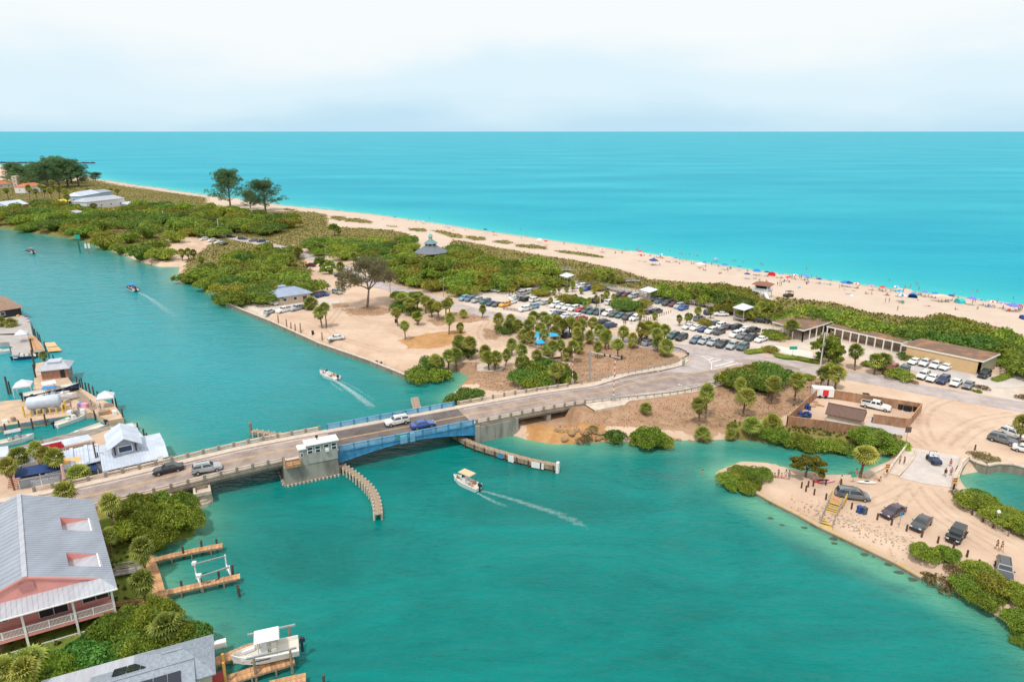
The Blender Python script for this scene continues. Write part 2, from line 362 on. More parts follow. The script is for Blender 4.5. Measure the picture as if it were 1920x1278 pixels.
green = np.maximum.reduce([
    area('L7',(150,80),(560,60),(780,120),(780,180),(980,190),(1250,205),(1400,240),(1300,300),(500,260),(400,210),(380,170),(60,120), soft=4),
    area('Z1',(620,290),(760,320),(900,350),(1050,370),(1550,440),(1560,520),(900,500),(560,420), soft=5),
    area('Z3',(600,200),(1100,290),(1400,340),(1700,390),(1900,450),(1900,520),(1300,500),(1000,420),(500,300), soft=4),
    area('L4',(0,150),(250,200),(520,290),(800,320),(1100,330),(1400,360),(1500,480),(1920,510),(1920,640),(1000,480),(400,380),(0,300), soft=3),
    area('L5',(-200,260),(300,310),(560,390),(900,430),(1050,440),(1200,400),(1600,500),(1900,600),(1900,800),(1000,620),(200,460),(-200,380), soft=3),
    area('P',(-200,440),(-200,335),(150,340),(250,400),(520,400),(530,430),(430,450),(300,440),(320,490),(200,465),(0,428), soft=5),
    area('P',(335,520),(345,490),(420,440),(560,430),(700,440),(780,460),(880,520),(740,530),(640,440),(560,470),(590,510),(570,540),(430,560), soft=4) * .8,
    area('P',(830,490),(1000,480),(1050,520),(900,540),(760,530), soft=4) * .8,
    area('M2',(560,400),(900,400),(870,520),(1000,850),(650,860),(600,600), soft=.7), area('M2',(0,850),(1250,850),(1200,1100),(0,1278), soft=1),
    area('M2',(560,260),(1230,180),(1230,470),(640,460), soft=1),
    area('P',(1560,850),(1690,830),(1690,815),(1520,800),(1380,790),(1380,830), soft=1)])
for q in [((455,40),(540,45),(530,60),(440,55)),((560,70),(690,70),(780,95),(770,115),(640,110)),((800,100),(900,100),(920,125),(870,140),(800,125)),((900,120),(1010,118),(1110,140),(1110,160),(990,150),(905,148)),((1220,172),(1300,175),(1310,188),(1230,185)),
          ((1380,192),(1500,190),(1530,215),(1480,222),(1385,210)),((1550,208),(1640,208),(1790,245),(1800,272),(1700,262),(1640,240))]:
    green = np.maximum(green, area('L7', *q, soft=2.5) * .9)
for q in [((690,165),(840,180),(845,205),(760,208),(695,190)),((890,205),(1000,200),(1060,220),(1000,235),(900,222)),((1065,235),(1180,232),(1300,250),(1310,272),(1180,268),(1070,255)),((1340,280),(1460,280),(1620,300),(1740,325),(1740,338),(1600,325),(1420,300))]:
    green = np.maximum(green, area('Z3', *q, soft=2.5) * .9)
lawn = np.maximum.reduce([area('M2',(560,400),(900,400),(880,520),(1000,850),(650,860),(600,600), soft=.7), area('M2',(0,850),(1250,850),(1200,1100),(0,1278), soft=1), area('M2',(560,330),(1230,180),(1230,470),(640,460), soft=1)])
pave = np.maximum.reduce([   # pale shelly gravel of the lots, shared with the white yard by the forecourt
    area('P',(850,548),(940,530),(1100,540),(1260,560),(1440,610),(1500,620),(1440,660),(1290,655),(1250,625),(1040,600),(880,580), soft=3),
    area('P',(1500,625),(1700,660),(1860,700),(1920,720),(1920,760),(1700,690),(1480,650), soft=3), area('Z2',(420,650),(680,630),(1010,600),(1330,660),(1050,720),(700,770), soft=1)])
pave = np.maximum(pave,.55 * np.clip((72 - G) / 12,0,1) * (D > 0) * (1 - np.clip(green * 2,0,1)))
wet = np.clip(1 - D / 3.5,0,1) * (G < np.abs(D) + 1)
M_ground, nt, N, L, b = nodes('shell_sand_ground')
a1 = N.new('ShaderNodeVertexColor'); a1.layer_name = 'soil'; a2 = N.new('ShaderNodeVertexColor'); a2.layer_name = 'soil_b'; tcn = N.new('ShaderNodeTexCoord')
n1 = N.new('ShaderNodeTexNoise'); n1.inputs['Scale'].default_value = .35; n1.inputs['Detail'].default_value = 9; n1.inputs['Roughness'].default_value = .72; L.new(tcn.outputs['Object'], n1.inputs[0])
n2 = N.new('ShaderNodeTexNoise'); n2.inputs['Scale'].default_value = .09; n2.inputs['Detail'].default_value = 8; n2.inputs['Roughness'].default_value = .6; L.new(tcn.outputs['Object'], n2.inputs[0])
n3 = N.new('ShaderNodeTexNoise'); n3.inputs['Scale'].default_value = 1.8; n3.inputs['Detail'].default_value = 5; L.new(tcn.outputs['Object'], n3.inputs[0])
def mixc(N, L, f, a, b_):
    m = N.new('ShaderNodeMix'); m.data_type = 'RGBA'
    for i, v in ((0, f),(6, a),(7, b_)):
        if hasattr(v,'is_linked') or hasattr(v,'links'): L.new(v, m.inputs[i])
        elif i: m.inputs[i].default_value = (*v,1)
        else: m.inputs[0].default_value = v
    return m.outputs[2]
def thr(N, L, mask, noise, amp=1.1, lo=.42, hi=.62):
    s = N.new('ShaderNodeMath'); s.operation = 'MULTIPLY_ADD'; L.new(noise, s.inputs[0]); s.inputs[1].default_value = amp * 2; s.inputs[2].default_value = -amp
    p = N.new('ShaderNodeMath'); p.operation = 'ADD'; L.new(s.outputs[0], p.inputs[0]); L.new(mask, p.inputs[1])
    m = N.new('ShaderNodeMapRange'); m.inputs[1].default_value = lo; m.inputs[2].default_value = hi; L.new(p.outputs[0], m.inputs[0])
    k = N.new('ShaderNodeMath'); k.operation = 'MULTIPLY'; L.new(m.outputs[0], k.inputs[0]);
    g = N.new('ShaderNodeMath'); g.operation = 'GREATER_THAN'; g.inputs[1].default_value = .02; L.new(mask, g.inputs[0]); L.new(g.outputs[0], k.inputs[1]); return k.outputs[0]
def rng(N, L, s, lo=.35, hi=.65, o0=0, o1=1):
    m = N.new('ShaderNodeMapRange'); m.inputs[1].default_value = lo; m.inputs[2].default_value = hi; m.inputs[3].default_value = o0; m.inputs[4].default_value = o1; L.new(s, m.inputs[0]); return m.outputs[0]
s1 = N.new('ShaderNodeSeparateColor'); L.new(a1.outputs[0], s1.inputs[0]); s2 = N.new('ShaderNodeSeparateColor'); L.new(a2.outputs[0], s2.inputs[0])
sand = mixc(N, L, rng(N, L, n2.outputs[0]),(.55,.38,.275),(.65,.49,.37)); sand = mixc(N, L, rng(N, L, n1.outputs[0],.5,.8), sand,(.47,.325,.23))
c = mixc(N, L, s2.outputs[0], sand, mixc(N, L, rng(N, L, n1.outputs[0]),(.54,.45,.385),(.66,.57,.49)))
c = mixc(N, L, thr(N, L, s1.outputs[1], n1.outputs[0],1.2), c, mixc(N, L, rng(N, L, n1.outputs[0]),(.38,.19,.07),(.55,.31,.14)))
c = mixc(N, L, thr(N, L, s1.outputs[0], n1.outputs[0],1.3), c, mixc(N, L, rng(N, L, n1.outputs[0],.35,.75), mixc(N, L, rng(N, L, n2.outputs[0],.4,.6),(.24,.145,.075),(.35,.195,.115)),(.50,.335,.225)))
c = mixc(N, L, thr(N, L, s1.outputs[2], n1.outputs[0],1.3), c, mixc(N, L, rng(N, L, n1.outputs[0]),(.15,.14,.035),(.27,.21,.075)))
c = mixc(N, L, s2.outputs[2], c, mixc(N, L, rng(N, L, n3.outputs[0],.3,.7),(.10,.16,.022),(.22,.25,.05)))
c = mixc(N, L, s2.outputs[1], c,(.42,.33,.25))
L.new(c, b.inputs['Base Color']); b.inputs['Roughness'].default_value = .95; b.inputs['Specular IOR Level'].default_value = .15
bpn = N.new('ShaderNodeBump'); bpn.inputs['Strength'].default_value = .35; bpn.inputs['Distance'].default_value = .12; L.new(n3.outputs[0], bpn.inputs['Height']); L.new(bpn.outputs[0], b.inputs['Normal'])
struct(grid_mesh('ground', X, Y, Z, keep, {'soil': (brown, orange, green),'soil_b': (pave, wet, lawn)}, M_ground),'pale sandy land with dry brown turf and beach beside the water')

# ---- water
WX = spaced(-1500,-112,150,1500,1.1,1.03); WY = spaced(10,45,265,2200,1.1,1.03)
WXX, WYY = np.meshgrid(WX, WY); wd = -land_sdf(WXX, WYY); wg = dist_line(WXX, WYY, GULF)
isg = np.clip((WYY - 300) / 10,0,1)
gulf_side = (wg <= np.abs(wd) + 1.0)
beyond = WYY > 260 + 0 * WXX
L_in = sdf(WXX, WYY, P2([Vector((p[0], p[1],0)) for p in GULF] + [Vector((1500,-100,0)), Vector((3000,3000,0)), Vector((-3000,3000,0)), Vector((-1500,1500,0))]))
gulf = np.clip(L_in / 4 + .5,0,1)
shal = np.exp(-np.clip(wd,0,999) / np.where(gulf > .5,26.0,3.0))
def warea(fr, *xy, soft=2.0):
    p = P2([at(a, b_,0, fr) for a, b_ in xy]); return np.clip(sdf(WXX, WYY, p) / soft + .5,0,1)
shelf = np.maximum.reduce([
    warea('M7',(-150,60),(0,100),(200,200),(400,300),(700,430),(985,540),(1020,640),(1250,790),(1440,900),(1623,1000),(1500,980),(1200,860),(1000,760),(760,650),(560,560),(300,430),(0,270),(-240,130), soft=6) * .85,
    warea('P',(835,765),(850,700),(885,700),(885,760), soft=4) * .9,
    warea('P',(1280,830),(1400,835),(1420,930),(1300,860), soft=10) * .35,
    warea('P',(1090,835),(1280,830),(1270,850),(1100,855), soft=5) * .5,
    warea('M2',(900,560),(1300,780),(1500,950),(1400,1278),(1150,1278),(1050,800), soft=7) * .45,
    warea('P',(1680,890),(1840,905),(2000,930),(1990,870),(1800,885), soft=4) * .3])
shal = np.maximum(shal, shelf)
silt_and_sky = np.clip(np.maximum(warea('P',(-300,420),(300,500),(700,700),(560,770),(330,830),(200,780),(-300,760), soft=60),0),0,1)  # paler blue upper channel: silt plus sky reflection put into the colour
weed = np.maximum.reduce([warea('M7',(-100,240),(150,350),(450,480),(760,620),(1100,740),(1100,800),(700,700),(300,540),(0,360), soft=3),
                          warea('P',(1170,875),(1300,880),(1330,900),(1200,905), soft=4), warea('M2',(1300,900),(1420,920),(1400,1000),(1280,980), soft=3)])
M_water, nt, N, L, b = nodes('sea_water')
a1 = N.new('ShaderNodeVertexColor'); a1.layer_name = 'depth'; a2 = N.new('ShaderNodeVertexColor'); a2.layer_name = 'bed'; tcn = N.new('ShaderNodeTexCoord')
s1 = N.new('ShaderNodeSeparateColor'); L.new(a1.outputs[0], s1.inputs[0]); s2 = N.new('ShaderNodeSeparateColor'); L.new(a2.outputs[0], s2.inputs[0])
def wnoise(sc, det, st=(1,1,1), rot=0, rough=.55, dist=0):
    mpn = N.new('ShaderNodeMapping'); mpn.inputs['Scale'].default_value = st; mpn.inputs['Rotation'].default_value = (0,0, rot); L.new(tcn.outputs['Object'], mpn.inputs[0])
    n = N.new('ShaderNodeTexNoise'); n.inputs['Scale'].default_value = sc; n.inputs['Detail'].default_value = det; n.inputs['Roughness'].default_value = rough; n.inputs['Distortion'].default_value = dist; L.new(mpn.outputs[0], n.inputs[0]); return n.outputs[0]
nb = wnoise(.035,7,(1,2.2,1),.45,.68,.6); ns = wnoise(.004,5,(1,3,1),.5); nw = wnoise(.25,6,(1,1,1)); ng = wnoise(.012,6,(1,4,1),.55)
chan = mixc(N, L, rng(N, L, nb),(.000,.138,.124),(.000,.212,.19)); chan = mixc(N, L, s2.outputs[1], chan,(.01,.28,.32))
gulfc = mixc(N, L, rng(N, L, ng),(.000,.295,.41),(.000,.315,.425)); gulfc = mixc(N, L, rng(N, L, ns,.4,.7), gulfc,(.02,.39,.48))
chs = mixc(N, L, rng(N, L, s1.outputs[0],.0,.95), chan,(.13,.36,.24)); gs = mixc(N, L, rng(N, L, s1.outputs[0],.05,.75), gulfc,(.04,.44,.47)); gs = mixc(N, L, rng(N, L, s1.outputs[0],.88,1.0), gs,(.36,.50,.42))
wc = mixc(N, L, s1.outputs[1], chs, gs); wc = mixc(N, L, thr(N, L, s2.outputs[0], nw,1.0,.55,1.5), wc,(.03,.15,.14))
nr = wnoise(.5,5,(1,3.2,1),.35,.7,.4); wc = mixc(N, L, rng(N, L, nr,.62,.80,0,.28), wc,(.06,.36,.37)); wc = mixc(N, L, rng(N, L, nr,.42,.25,0,.35), wc,(.0,.10,.11)); L.new(wc, b.inputs['Base Color']); b.inputs['IOR'].default_value = 1.33; b.inputs['Specular IOR Level'].default_value = .22
L.new(rng(N, L, s1.outputs[1],0,1,.24,.02), b.inputs['Specular IOR Level']); L.new(rng(N, L, s1.outputs[1],0,1,.12,.35), b.inputs['Roughness'])
w1 = wnoise(.55,3,(1,2.4,1),.35,.6,.5); w2 = wnoise(2.2,3,(1,1.8,1),-.2,.6,.3); w3 = wnoise(.09,3,(1,2.2,1),.3,.5,.8)
h1 = N.new('ShaderNodeMath'); h1.operation = 'MULTIPLY_ADD'; L.new(w2, h1.inputs[0]); h1.inputs[1].default_value = .22; L.new(w1, h1.inputs[2])
h2 = N.new('ShaderNodeMath'); h2.operation = 'MULTIPLY_ADD'; L.new(w3, h2.inputs[0]); h2.inputs[1].default_value = 2.2; L.new(h1.outputs[0], h2.inputs[2])
bpn = N.new('ShaderNodeBump'); bpn.inputs['Strength'].default_value = .9; bpn.inputs['Distance'].default_value = .30; L.new(h2.outputs[0], bpn.inputs['Height']); L.new(bpn.outputs[0], b.inputs['Normal'])
wz = np.zeros(WXX.shape)
struct(grid_mesh('water', WXX, WYY, wz, wd > -4, {'depth': (shal, gulf, wz),'bed': (weed, silt_and_sky, wz)}, M_water),'turquoise water of the channel and the open gulf')
# the open sea beyond, out to the horizon
far = MB(); x0, x1, y0, y1 = WX[0], WX[-1], WY[0], WY[-1]; B = 90000
for q in [((-B, y1),(B, y1),(B, B),(-B, B)),((-B,0),(x0,0),(x0, y1),(-B, y1)),((x1,0),(B,0),(B, y1),(x1, y1))]: far.add([(a, c_,0) for a, c_ in q],[(0,1,2,3)])
o = far.obj('open_sea', M_water); struct(o,'open turquoise sea reaching the horizon')
ca = o.data.attributes.new('depth','FLOAT_COLOR','POINT'); ca.data.foreach_set('color',[0,1,0,1] * len(far.v)); ca = o.data.attributes.new('bed','FLOAT_COLOR','POINT'); ca.data.foreach_set('color',[0,0,0,1] * len(far.v))
# ------------------------------------------------------------------ roads
asph = mat('worn_asphalt',(.34,.265,.235),.9, var=.25, scale=.35, bump=.15, bscale=20, spec=.2)
asph_dark = mat('dark_deck_asphalt',(.15,.125,.12),.85, var=.3, scale=.25, stretch=(1,1,1), bump=.1, bscale=20, spec=.2)
asph_pale = mat('bleached_asphalt',(.44,.375,.365),.92, var=.18, scale=.3, bump=.1, bscale=18, spec=.2)
paint_w = mat('white_road_paint',(.72,.68,.64),.8, var=.2, scale=1.5)
paint_y = mat('yellow_road_paint',(.62,.40,.14),.8, var=.2, scale=1.5)
conc = mat('weathered_concrete',(.34,.29,.24),.9, col2=(.20,.17,.14), scale=.7, bump=.3, bscale=6, stretch=(1,1,.25))
conc_l = mat('pale_concrete',(.58,.48,.39),.9, var=.2, scale=.8, bump=.2, bscale=8)
conc_d = mat('stained_pier_concrete',(.33,.31,.27),.92, col2=(.10,.10,.085), scale=.55, bump=.4, bscale=3, stretch=(1,1,.22), lo=.45, hi=.75)
walk_c = mat('sidewalk_concrete',(.60,.49,.41),.9, var=.12, scale=.9)
wood_old = mat('weathered_wood',(.33,.24,.17),.85, var=.35, scale=2.5, stretch=(1,1,.3), bump=.3)
wood_new = mat('orange_brown_boards',(.50,.27,.13),.8, var=.3, scale=2.2, bump=.3, objvar=.22)
wood_grey = mat('silver_grey_boards',(.36,.33,.31),.85, var=.25, scale=2, bump=.3, objvar=.12)
pile_m = mat('dark_piling_timber',(.09,.065,.05),.9, var=.4, scale=3)
steel_g = mat('galvanised_steel',(.45,.46,.47),.45, metal=.6, var=.1, scale=2)
white_p = mat('white_paint',(.80,.79,.77),.5, var=.06, scale=1.2)
blue_st = mat('blue_bridge_paint',(.05,.29,.52),.6, col2=(.035,.17,.31), scale=1.1)
blue_lt = mat('light_blue_bridge_paint',(.24,.48,.66),.6, col2=(.13,.34,.52), scale=.9)
green_sg = mat('green_sign_paint',(.02,.36,.26),.5)
yellow_sg = mat('yellow_sign_paint',(.80,.68,.03),.5)
black_m = mat('black_rubber',(.02,.02,.022),.7)
glass_d = mat('dark_window_glass',(.02,.03,.04),.08, spec=.8)
def roadz(x, y):
    s, t = bst(x, y); return float(max(deck_z(s), GH + .06)) if s < 150 else GH + .06
def on_deck(px, py, fr='P', lift=0):
    h = 3.6
    for _ in range(6): p = at(px, py, h, fr); h = roadz(p.x, p.y) + lift
    return Vector((p.x, p.y, h))
def resample(L, n):
    d = [0]
    for a, b_ in zip(L, L[1:]): d.append(d[-1] + (Vector(b_[:2]) - Vector(a[:2])).length)
    out = []
    for k in range(n):
        q = d[-1] * k / (n - 1); i = max(j for j in range(len(d)) if d[j] <= q + 1e-9); i = min(i, len(L) - 2); f = (q - d[i]) / max(d[i + 1] - d[i],1e-9); out.append(Vector(L[i]).lerp(Vector(L[i + 1]), f))
    return out
def smooth(L, it=2):
    L = [Vector(p) for p in L]
    for _ in range(it):
        o = [L[0]]
        for a, b_ in zip(L, L[1:]): o += [a.lerp(b_,.25), a.lerp(b_,.75)]
        L = o + [L[-1]]
    return L
def ribbon(name, A, B, n, m, lift, zf=None, parent=None, thick=0, cols=4):
    zf = zf or (lambda x, y: GH + .06); A = resample(A, n); B = resample(B, n); mb = MB(); vs = []
    for a, b_ in zip(A, B):
        for k in range(cols + 1): p = a.lerp(b_, k / cols); vs.append((p.x, p.y, zf(p.x, p.y) + lift))
    c1 = cols + 1; mb.add(vs,[(i * c1 + k,(i + 1) * c1 + k,(i + 1) * c1 + k + 1, i * c1 + k + 1) for i in range(n - 1) for k in range(cols)])
    if thick:
        for side in (0, cols):
            e = [vs[i * c1 + side] for i in range(n)]; mb.add(e + [(x, y, z - thick) for x, y, z in e],[(i, i + 1, n + i + 1, n + i) for i in range(n - 1)])
    return mb.obj(name, m, parent)
def offset_line(L, d):
    o = []
    for i, p in enumerate(L):
        q = (L[min(i + 1, len(L) - 1)] - L[max(i - 1,0)]); q.z = 0; q.normalize(); o.append(Vector((p.x - q.y * d, p.y + q.x * d, p.z)))
    return o
def strip(name, L, w, m, lift, zf=None, dash=None, parent=None):
    zf = zf or (lambda x, y: GH + .06); mb = MB(); L = resample(L, max(3, int(sum((Vector(b_[:2]) - Vector(a[:2])).length for a, b_ in zip(L, L[1:])) / 1.5))); A = offset_line(L, w / 2); B = offset_line(L,-w / 2)
    for i in range(len(L) - 1):
        if dash and (i % dash[1]) >= dash[0]: continue
        mb.add([(p.x, p.y, zf(p.x, p.y) + lift) for p in (A[i], B[i], B[i + 1], A[i + 1])],[(0,1,2,3)])
    return struct(mb.obj(name, m, parent))
# upper beach road
cl = smooth([at(*p, GH + .05) for p in [(330,425),(360,434),(400,440),(440,446),(500,458),(545,470),(590,484),(630,496),(665,515),(710,535),(775,550),(850,574),(925,591),(987,603),(1060,617),(1150,635),(1250,650),(1330,657),(1400,668),(1480,684),(1580,702),(1640,711),(1715,727),(1810,744),(1920,763),(2050,785),(2300,830)]])
E1 = offset_line(cl,3.6); E2 = offset_line(cl,-3.6)
struct(ribbon('beach_road', E1, E2,200, asph_pale,0, thick=.1),'pale asphalt beach road running past the parking lots')
strip('beach_road_line', offset_line(cl,.0)[40:],.16, paint_y,.008)
# bridge road to the junction
near_px = [(1300,727),(1345,712),(1385,704),(1440,697),(1500,703)]
far_px = [(1180,705),(1235,697),(1272,688),(1293,678),(1297,668),(1288,660),(1262,654)]
nearE = [bp(s,-3.7,0) for s in (-70,-40,-10,20,50,80,92)] + [on_deck(*p) for p in near_px]
farE = [bp(s,3.9,0) for s in (-70,-40,-10,20,50,80,92)] + [on_deck(*p) for p in [(1180,705),(1235,697),(1300,684),(1360,675),(1420,672),(1500,690)]]
mainroad = ribbon('bridge_road', nearE, farE,170, asph,0, roadz); struct(mainroad,'brown grey road crossing the bridge to the junction')
# darker deck on the bascule leaf
struct(ribbon('bascule_road_surface',[bp(32.6,-3.65,0), bp(58.9,-3.65,0)],[bp(32.6,3.85,0), bp(58.9,3.85,0)],30, asph_dark,.006, roadz),'dark asphalt between the blue bridge railings')
slip = [on_deck(*p) for p in [(1235,697),(1272,689),(1293,679),(1297,669),(1288,661),(1262,654)]]
slipB = [on_deck(*p) for p in [(1300,699),(1345,690),(1372,683),(1380,676),(1370,668),(1340,660)]]
struct(ribbon('junction_road', smooth(slip), smooth(slipB),50, asph_pale,.005, roadz),'curved slip road of the junction between bridge and beach road')
ctr = [bp(s,.2,0) for s in (-70,-30,0,30,60,92)] + [on_deck(*p) for p in [(1180,719),(1250,706),(1310,697),(1370,688),(1430,684)]]
for d in (-.14,.14): strip('yellow_centre_line', offset_line(ctr, d),.13, paint_y,.012, roadz)
strip('white_edge_line',[bp(s,3.3,0) for s in (-70,32)],.14, paint_w,.012, roadz); strip('white_edge_line',[bp(s,-3.2,0) for s in (-70,24)],.14, paint_w,.012, roadz)
strip('white_edge_line',[bp(s,3.3,0) for s in (60,92)] + [on_deck(*p) for p in [(1200,706),(1240,700)]] + [p for p in offset_line([Vector(q) for q in smooth(slip)],.8)],.14, paint_w,.014, roadz)
strip('white_edge_line',[bp(s,-3.2,0) for s in (60,92)] + [on_deck(*p) for p in [(1300,725),(1345,710),(1385,702)]],.14, paint_w,.012, roadz)
strip('white_lane_line',[on_deck(*p,'N1') for p in [(1500,535),(1640,515),(1880,470)]],.16, paint_w,.014, roadz)
# painted chevrons of the traffic island
ci = [on_deck(*p,'M5') for p in [(1130,165),(1200,130),(1060,110),(1150,215),(1380,175),(1200,130)]]
strip('white_chevron_line', smooth([on_deck(*p,'M5') for p in [(1060,112),(1120,140),(1150,180),(1140,220)]]),.22, paint_w,.016, roadz)
strip('white_chevron_line', smooth([on_deck(*p,'M5') for p in [(1060,112),(1180,130),(1390,172)]]),.22, paint_w,.016, roadz)
strip('white_chevron_line', smooth([on_deck(*p,'M5') for p in [(1140,220),(1240,200),(1390,172)]]),.22, paint_w,.016, roadz)
for a, b_ in (((1140,160),(1230,138)),((1165,195),(1310,158)),((1250,195),(1350,168)),((1120,145),(1160,128))): strip('white_chevron_bar',[on_deck(*a,'M5'), on_deck(*b_,'M5')],.45, paint_w,.016, roadz)
def arrow(fr, p, q):
    a, b_ = on_deck(*p, fr), on_deck(*q, fr); d = (b_ - a).normalized(); n_ = Vector((-d.y, d.x,0)); mb = MB(); Lh = (b_ - a).length; z = roadz(a.x, a.y) + .016
    P_ = [a + n_ * .12, a - n_ * .12, a + d * Lh * .6 - n_ * .12, a + d * Lh * .6 - n_ * .5, b_, a + d * Lh * .6 + n_ * .5, a + d * Lh * .6 + n_ * .12]
    mb.add([(v.x, v.y, roadz(v.x, v.y) + .016) for v in P_],[(0,1,2,6),(3,4,5)]); struct(mb.obj('road_arrow', paint_w),'white turn arrow painted on the approach lane')
arrow('N1',(1790,530),(1690,515)); arrow('N1',(1680,495),(1620,480))
# pavements beside the road
struct(ribbon('sidewalk',[bp(s,3.95,0) for s in (-70,-20,20,60,92)] + [on_deck(1182,703), on_deck(1240,693)],[bp(s,5.4,0) for s in (-70,-20,20,60,92)] + [on_deck(1180,699), on_deck(1240,689)],120, walk_c,.14, roadz, thick=.16),'pale raised sidewalk on the far side of the bridge')
struct(ribbon('kerb_walk',[bp(s,-4.5,0) for s in (-70,-20,20,60,92)] + [on_deck(1305,731), on_deck(1350,716), on_deck(1390,708)],[bp(s,-3.75,0) for s in (-70,-20,20,60,92)] + [on_deck(1300,728), on_deck(1345,713), on_deck(1385,705)],120, walk_c,.13, roadz, thick=.15),'narrow pale kerb walk on the near side of the bridge')
struct(ribbon('concrete_apron',[bp(84,-8.5,0), bp(92,-7.9,0), on_deck(1180,751), on_deck(1250,742), on_deck(1320,731), on_deck(1360,719)],[bp(84,-4.6,0), bp(92,-4.6,0), on_deck(1180,742), on_deck(1250,734), on_deck(1305,727.5), on_deck(1350,712.5)],60, conc_l,.02, lambda x, y: max(roadz(x, y), gz(x, y)), thick=.5),'pale concrete apron beside the bridge approach')
struct(ribbon('road_shoulder',[bp(96,5.3,0), on_deck(1180,703), on_deck(1240,693), on_deck(1278,685), on_deck(1292,676), on_deck(1289,667)],[bp(96,7.6,0), on_deck(1170,697), on_deck(1235,688), on_deck(1268,680), on_deck(1280,674), on_deck(1280,666)],50, conc_l,.02, lambda x, y: max(roadz(x, y), gz(x, y)), thick=.3),'pale shoulder round the outside of the curve')

# ------------------------------------------------------------------ the bascule bridge
BRG = thing('bascule_bridge','low concrete road bridge with blue steel lifting span over the channel','bridge',(BR_A.x, BR_A.y,0), math.atan2(BD.y, BD.x))
def bpart(mb, name, m, parent=None, **k): return mb.obj(name, m, parent or BRG, **k)    # local frame: x along the bridge, y to the far side
def dz(s): return float(deck_z(s))
for s0, s1 in ((-14,24),(58.9,84)):
    mb = MB()
    n = int((s1 - s0) / 4) + 1; ss = np.linspace(s0, s1, n)
    for a, b_ in zip(ss, ss[1:]):
        za, zb = dz(a), dz(b_)
        for y0, y1, t in ((-4.9,5.8,.45),):
            mb.add([(a, y0, za - .03),(a, y1, za - .03),(b_, y1, zb - .03),(b_, y0, zb - .03),(a, y0, za - t),(a, y1, za - t),(b_, y1, zb - t),(b_, y0, zb - t)],[(3,2,1,0),(4,5,6,7),(0,4,7,3),(1,2,6,5),(0,1,5,4),(2,3,7,6)])
        for y in (-4,-1.8,.4,2.6,4.8): mb.add([(a, y - .25, za - 1.15),(a, y + .25, za - 1.15),(b_, y + .25, zb - 1.15),(b_, y - .25, zb - 1.15),(a, y - .25, za - .44),(a, y + .25, za - .44),(b_, y + .25, zb - .44),(b_, y - .25, zb - .44)],[(0,1,2,3),(0,3,7,4),(1,5,6,2)])
    bpart(mb,'approach_deck', conc)
def rail(s0, s1, y, nm, step=2.4):
    n = max(2, int(abs(s1 - s0) / step)); ss = np.linspace(s0, s1, n + 1)
    rr = MB(); r2 = MB()
    for a, b_ in zip(ss, ss[1:]):
        rr.beam((a, y, dz(a) + .62),(b_, y, dz(b_) + .62),.22,.28); r2.beam((a, y, dz(a) + .20),(b_, y, dz(b_) + .20),.18,.22)
    g = bpart(rr,'rail', conc_l); bpart(r2,'rail', conc_l)
    me = None
    for a in ss:
        if me is None: me = MB().box((0,0,.5),(.42,.34,1.06)).mesh('post', conc)
        o = link('post', me, BRG,(a, y, dz(a)))
rail(-14,23.4,-4.75,'near'); rail(-14,31.5,5.6,'far'); rail(59.4,84,-4.75,'near'); rail(59.8,86,5.6,'far')
# piers
def pierbox(mb, s0, s1, y0, y1, z0, z1, mi=0): mb.box(((s0 + s1) / 2,(y0 + y1) / 2,(z0 + z1) / 2),(s1 - s0, y1 - y0, z1 - z0),0, mi)
mb = MB(); pierbox(mb,23.2,32.3,-6.2,6.2,-1.5, dz(28) - .5); p = bpart(mb,'bascule_pier', conc_d)
mb = MB(); pierbox(mb,22.9,32.5,-6.45,6.45,-.6,.28)
bpart(mb,'pier_footing', conc, p)
for k in range(14): bpart(MB().box((23.5 + k * .66,-6.55,.12),(.28,.26,.42)),'footing_stub', conc_l, p)
for k in range(6): bpart(MB().box((22.8,-5.6 + k * 1.2,.12),(.26,.3,.42)),'footing_stub', conc_l, p)
mb = MB(); pierbox(mb,59.2,68,-5.2,6.2,-1.5, dz(63) - .5); pierbox(mb,58.9,59.9,-5.35,6.3,-1.5, dz(60) - .2); pierbox(mb,67.6,68.2,-5.35,6.3,-1.5, dz(67) - .2); bpart(mb,'abutment_pier', conc_d)
for s_ in (75.5,82.5,-13,-2): mb = MB(); pierbox(mb, s_ - .5, s_ + .5,-4.6,5.4,-1, dz(s_) - 1.1); bpart(mb,'bent', conc)
# the old pier with a hollow top and a pointed nose
mb = MB(); z1 = 2.25
oct_ = lambda s0, s1, y0, y1, c: [(s0, y1),(s0, y0 + c),(s0 + c, y0),(s1 - c, y0),(s1, y0 + c),(s1, y1)]
mb.prism(oct_(8.9,11.7,-7.4,5.5,.9),-1.2,.55); mb.prism(oct_(9.15,11.45,-7.05,5.2,.8),.55,1.0); mb.prism(oct_(9.35,11.25,-6.7,5.0,.6),1.0, z1 - .35)
for a in ((9.0,9.35,-7.0,-3.8),(11.25,11.6,-7.0,-3.8),(9.35,11.25,-7.0,-6.65),(9.35,11.25,-4.3,-3.8)): pierbox(mb, *a, z1 - .4, z1 + .2)
bpart(mb,'hollow_pier', conc_l)
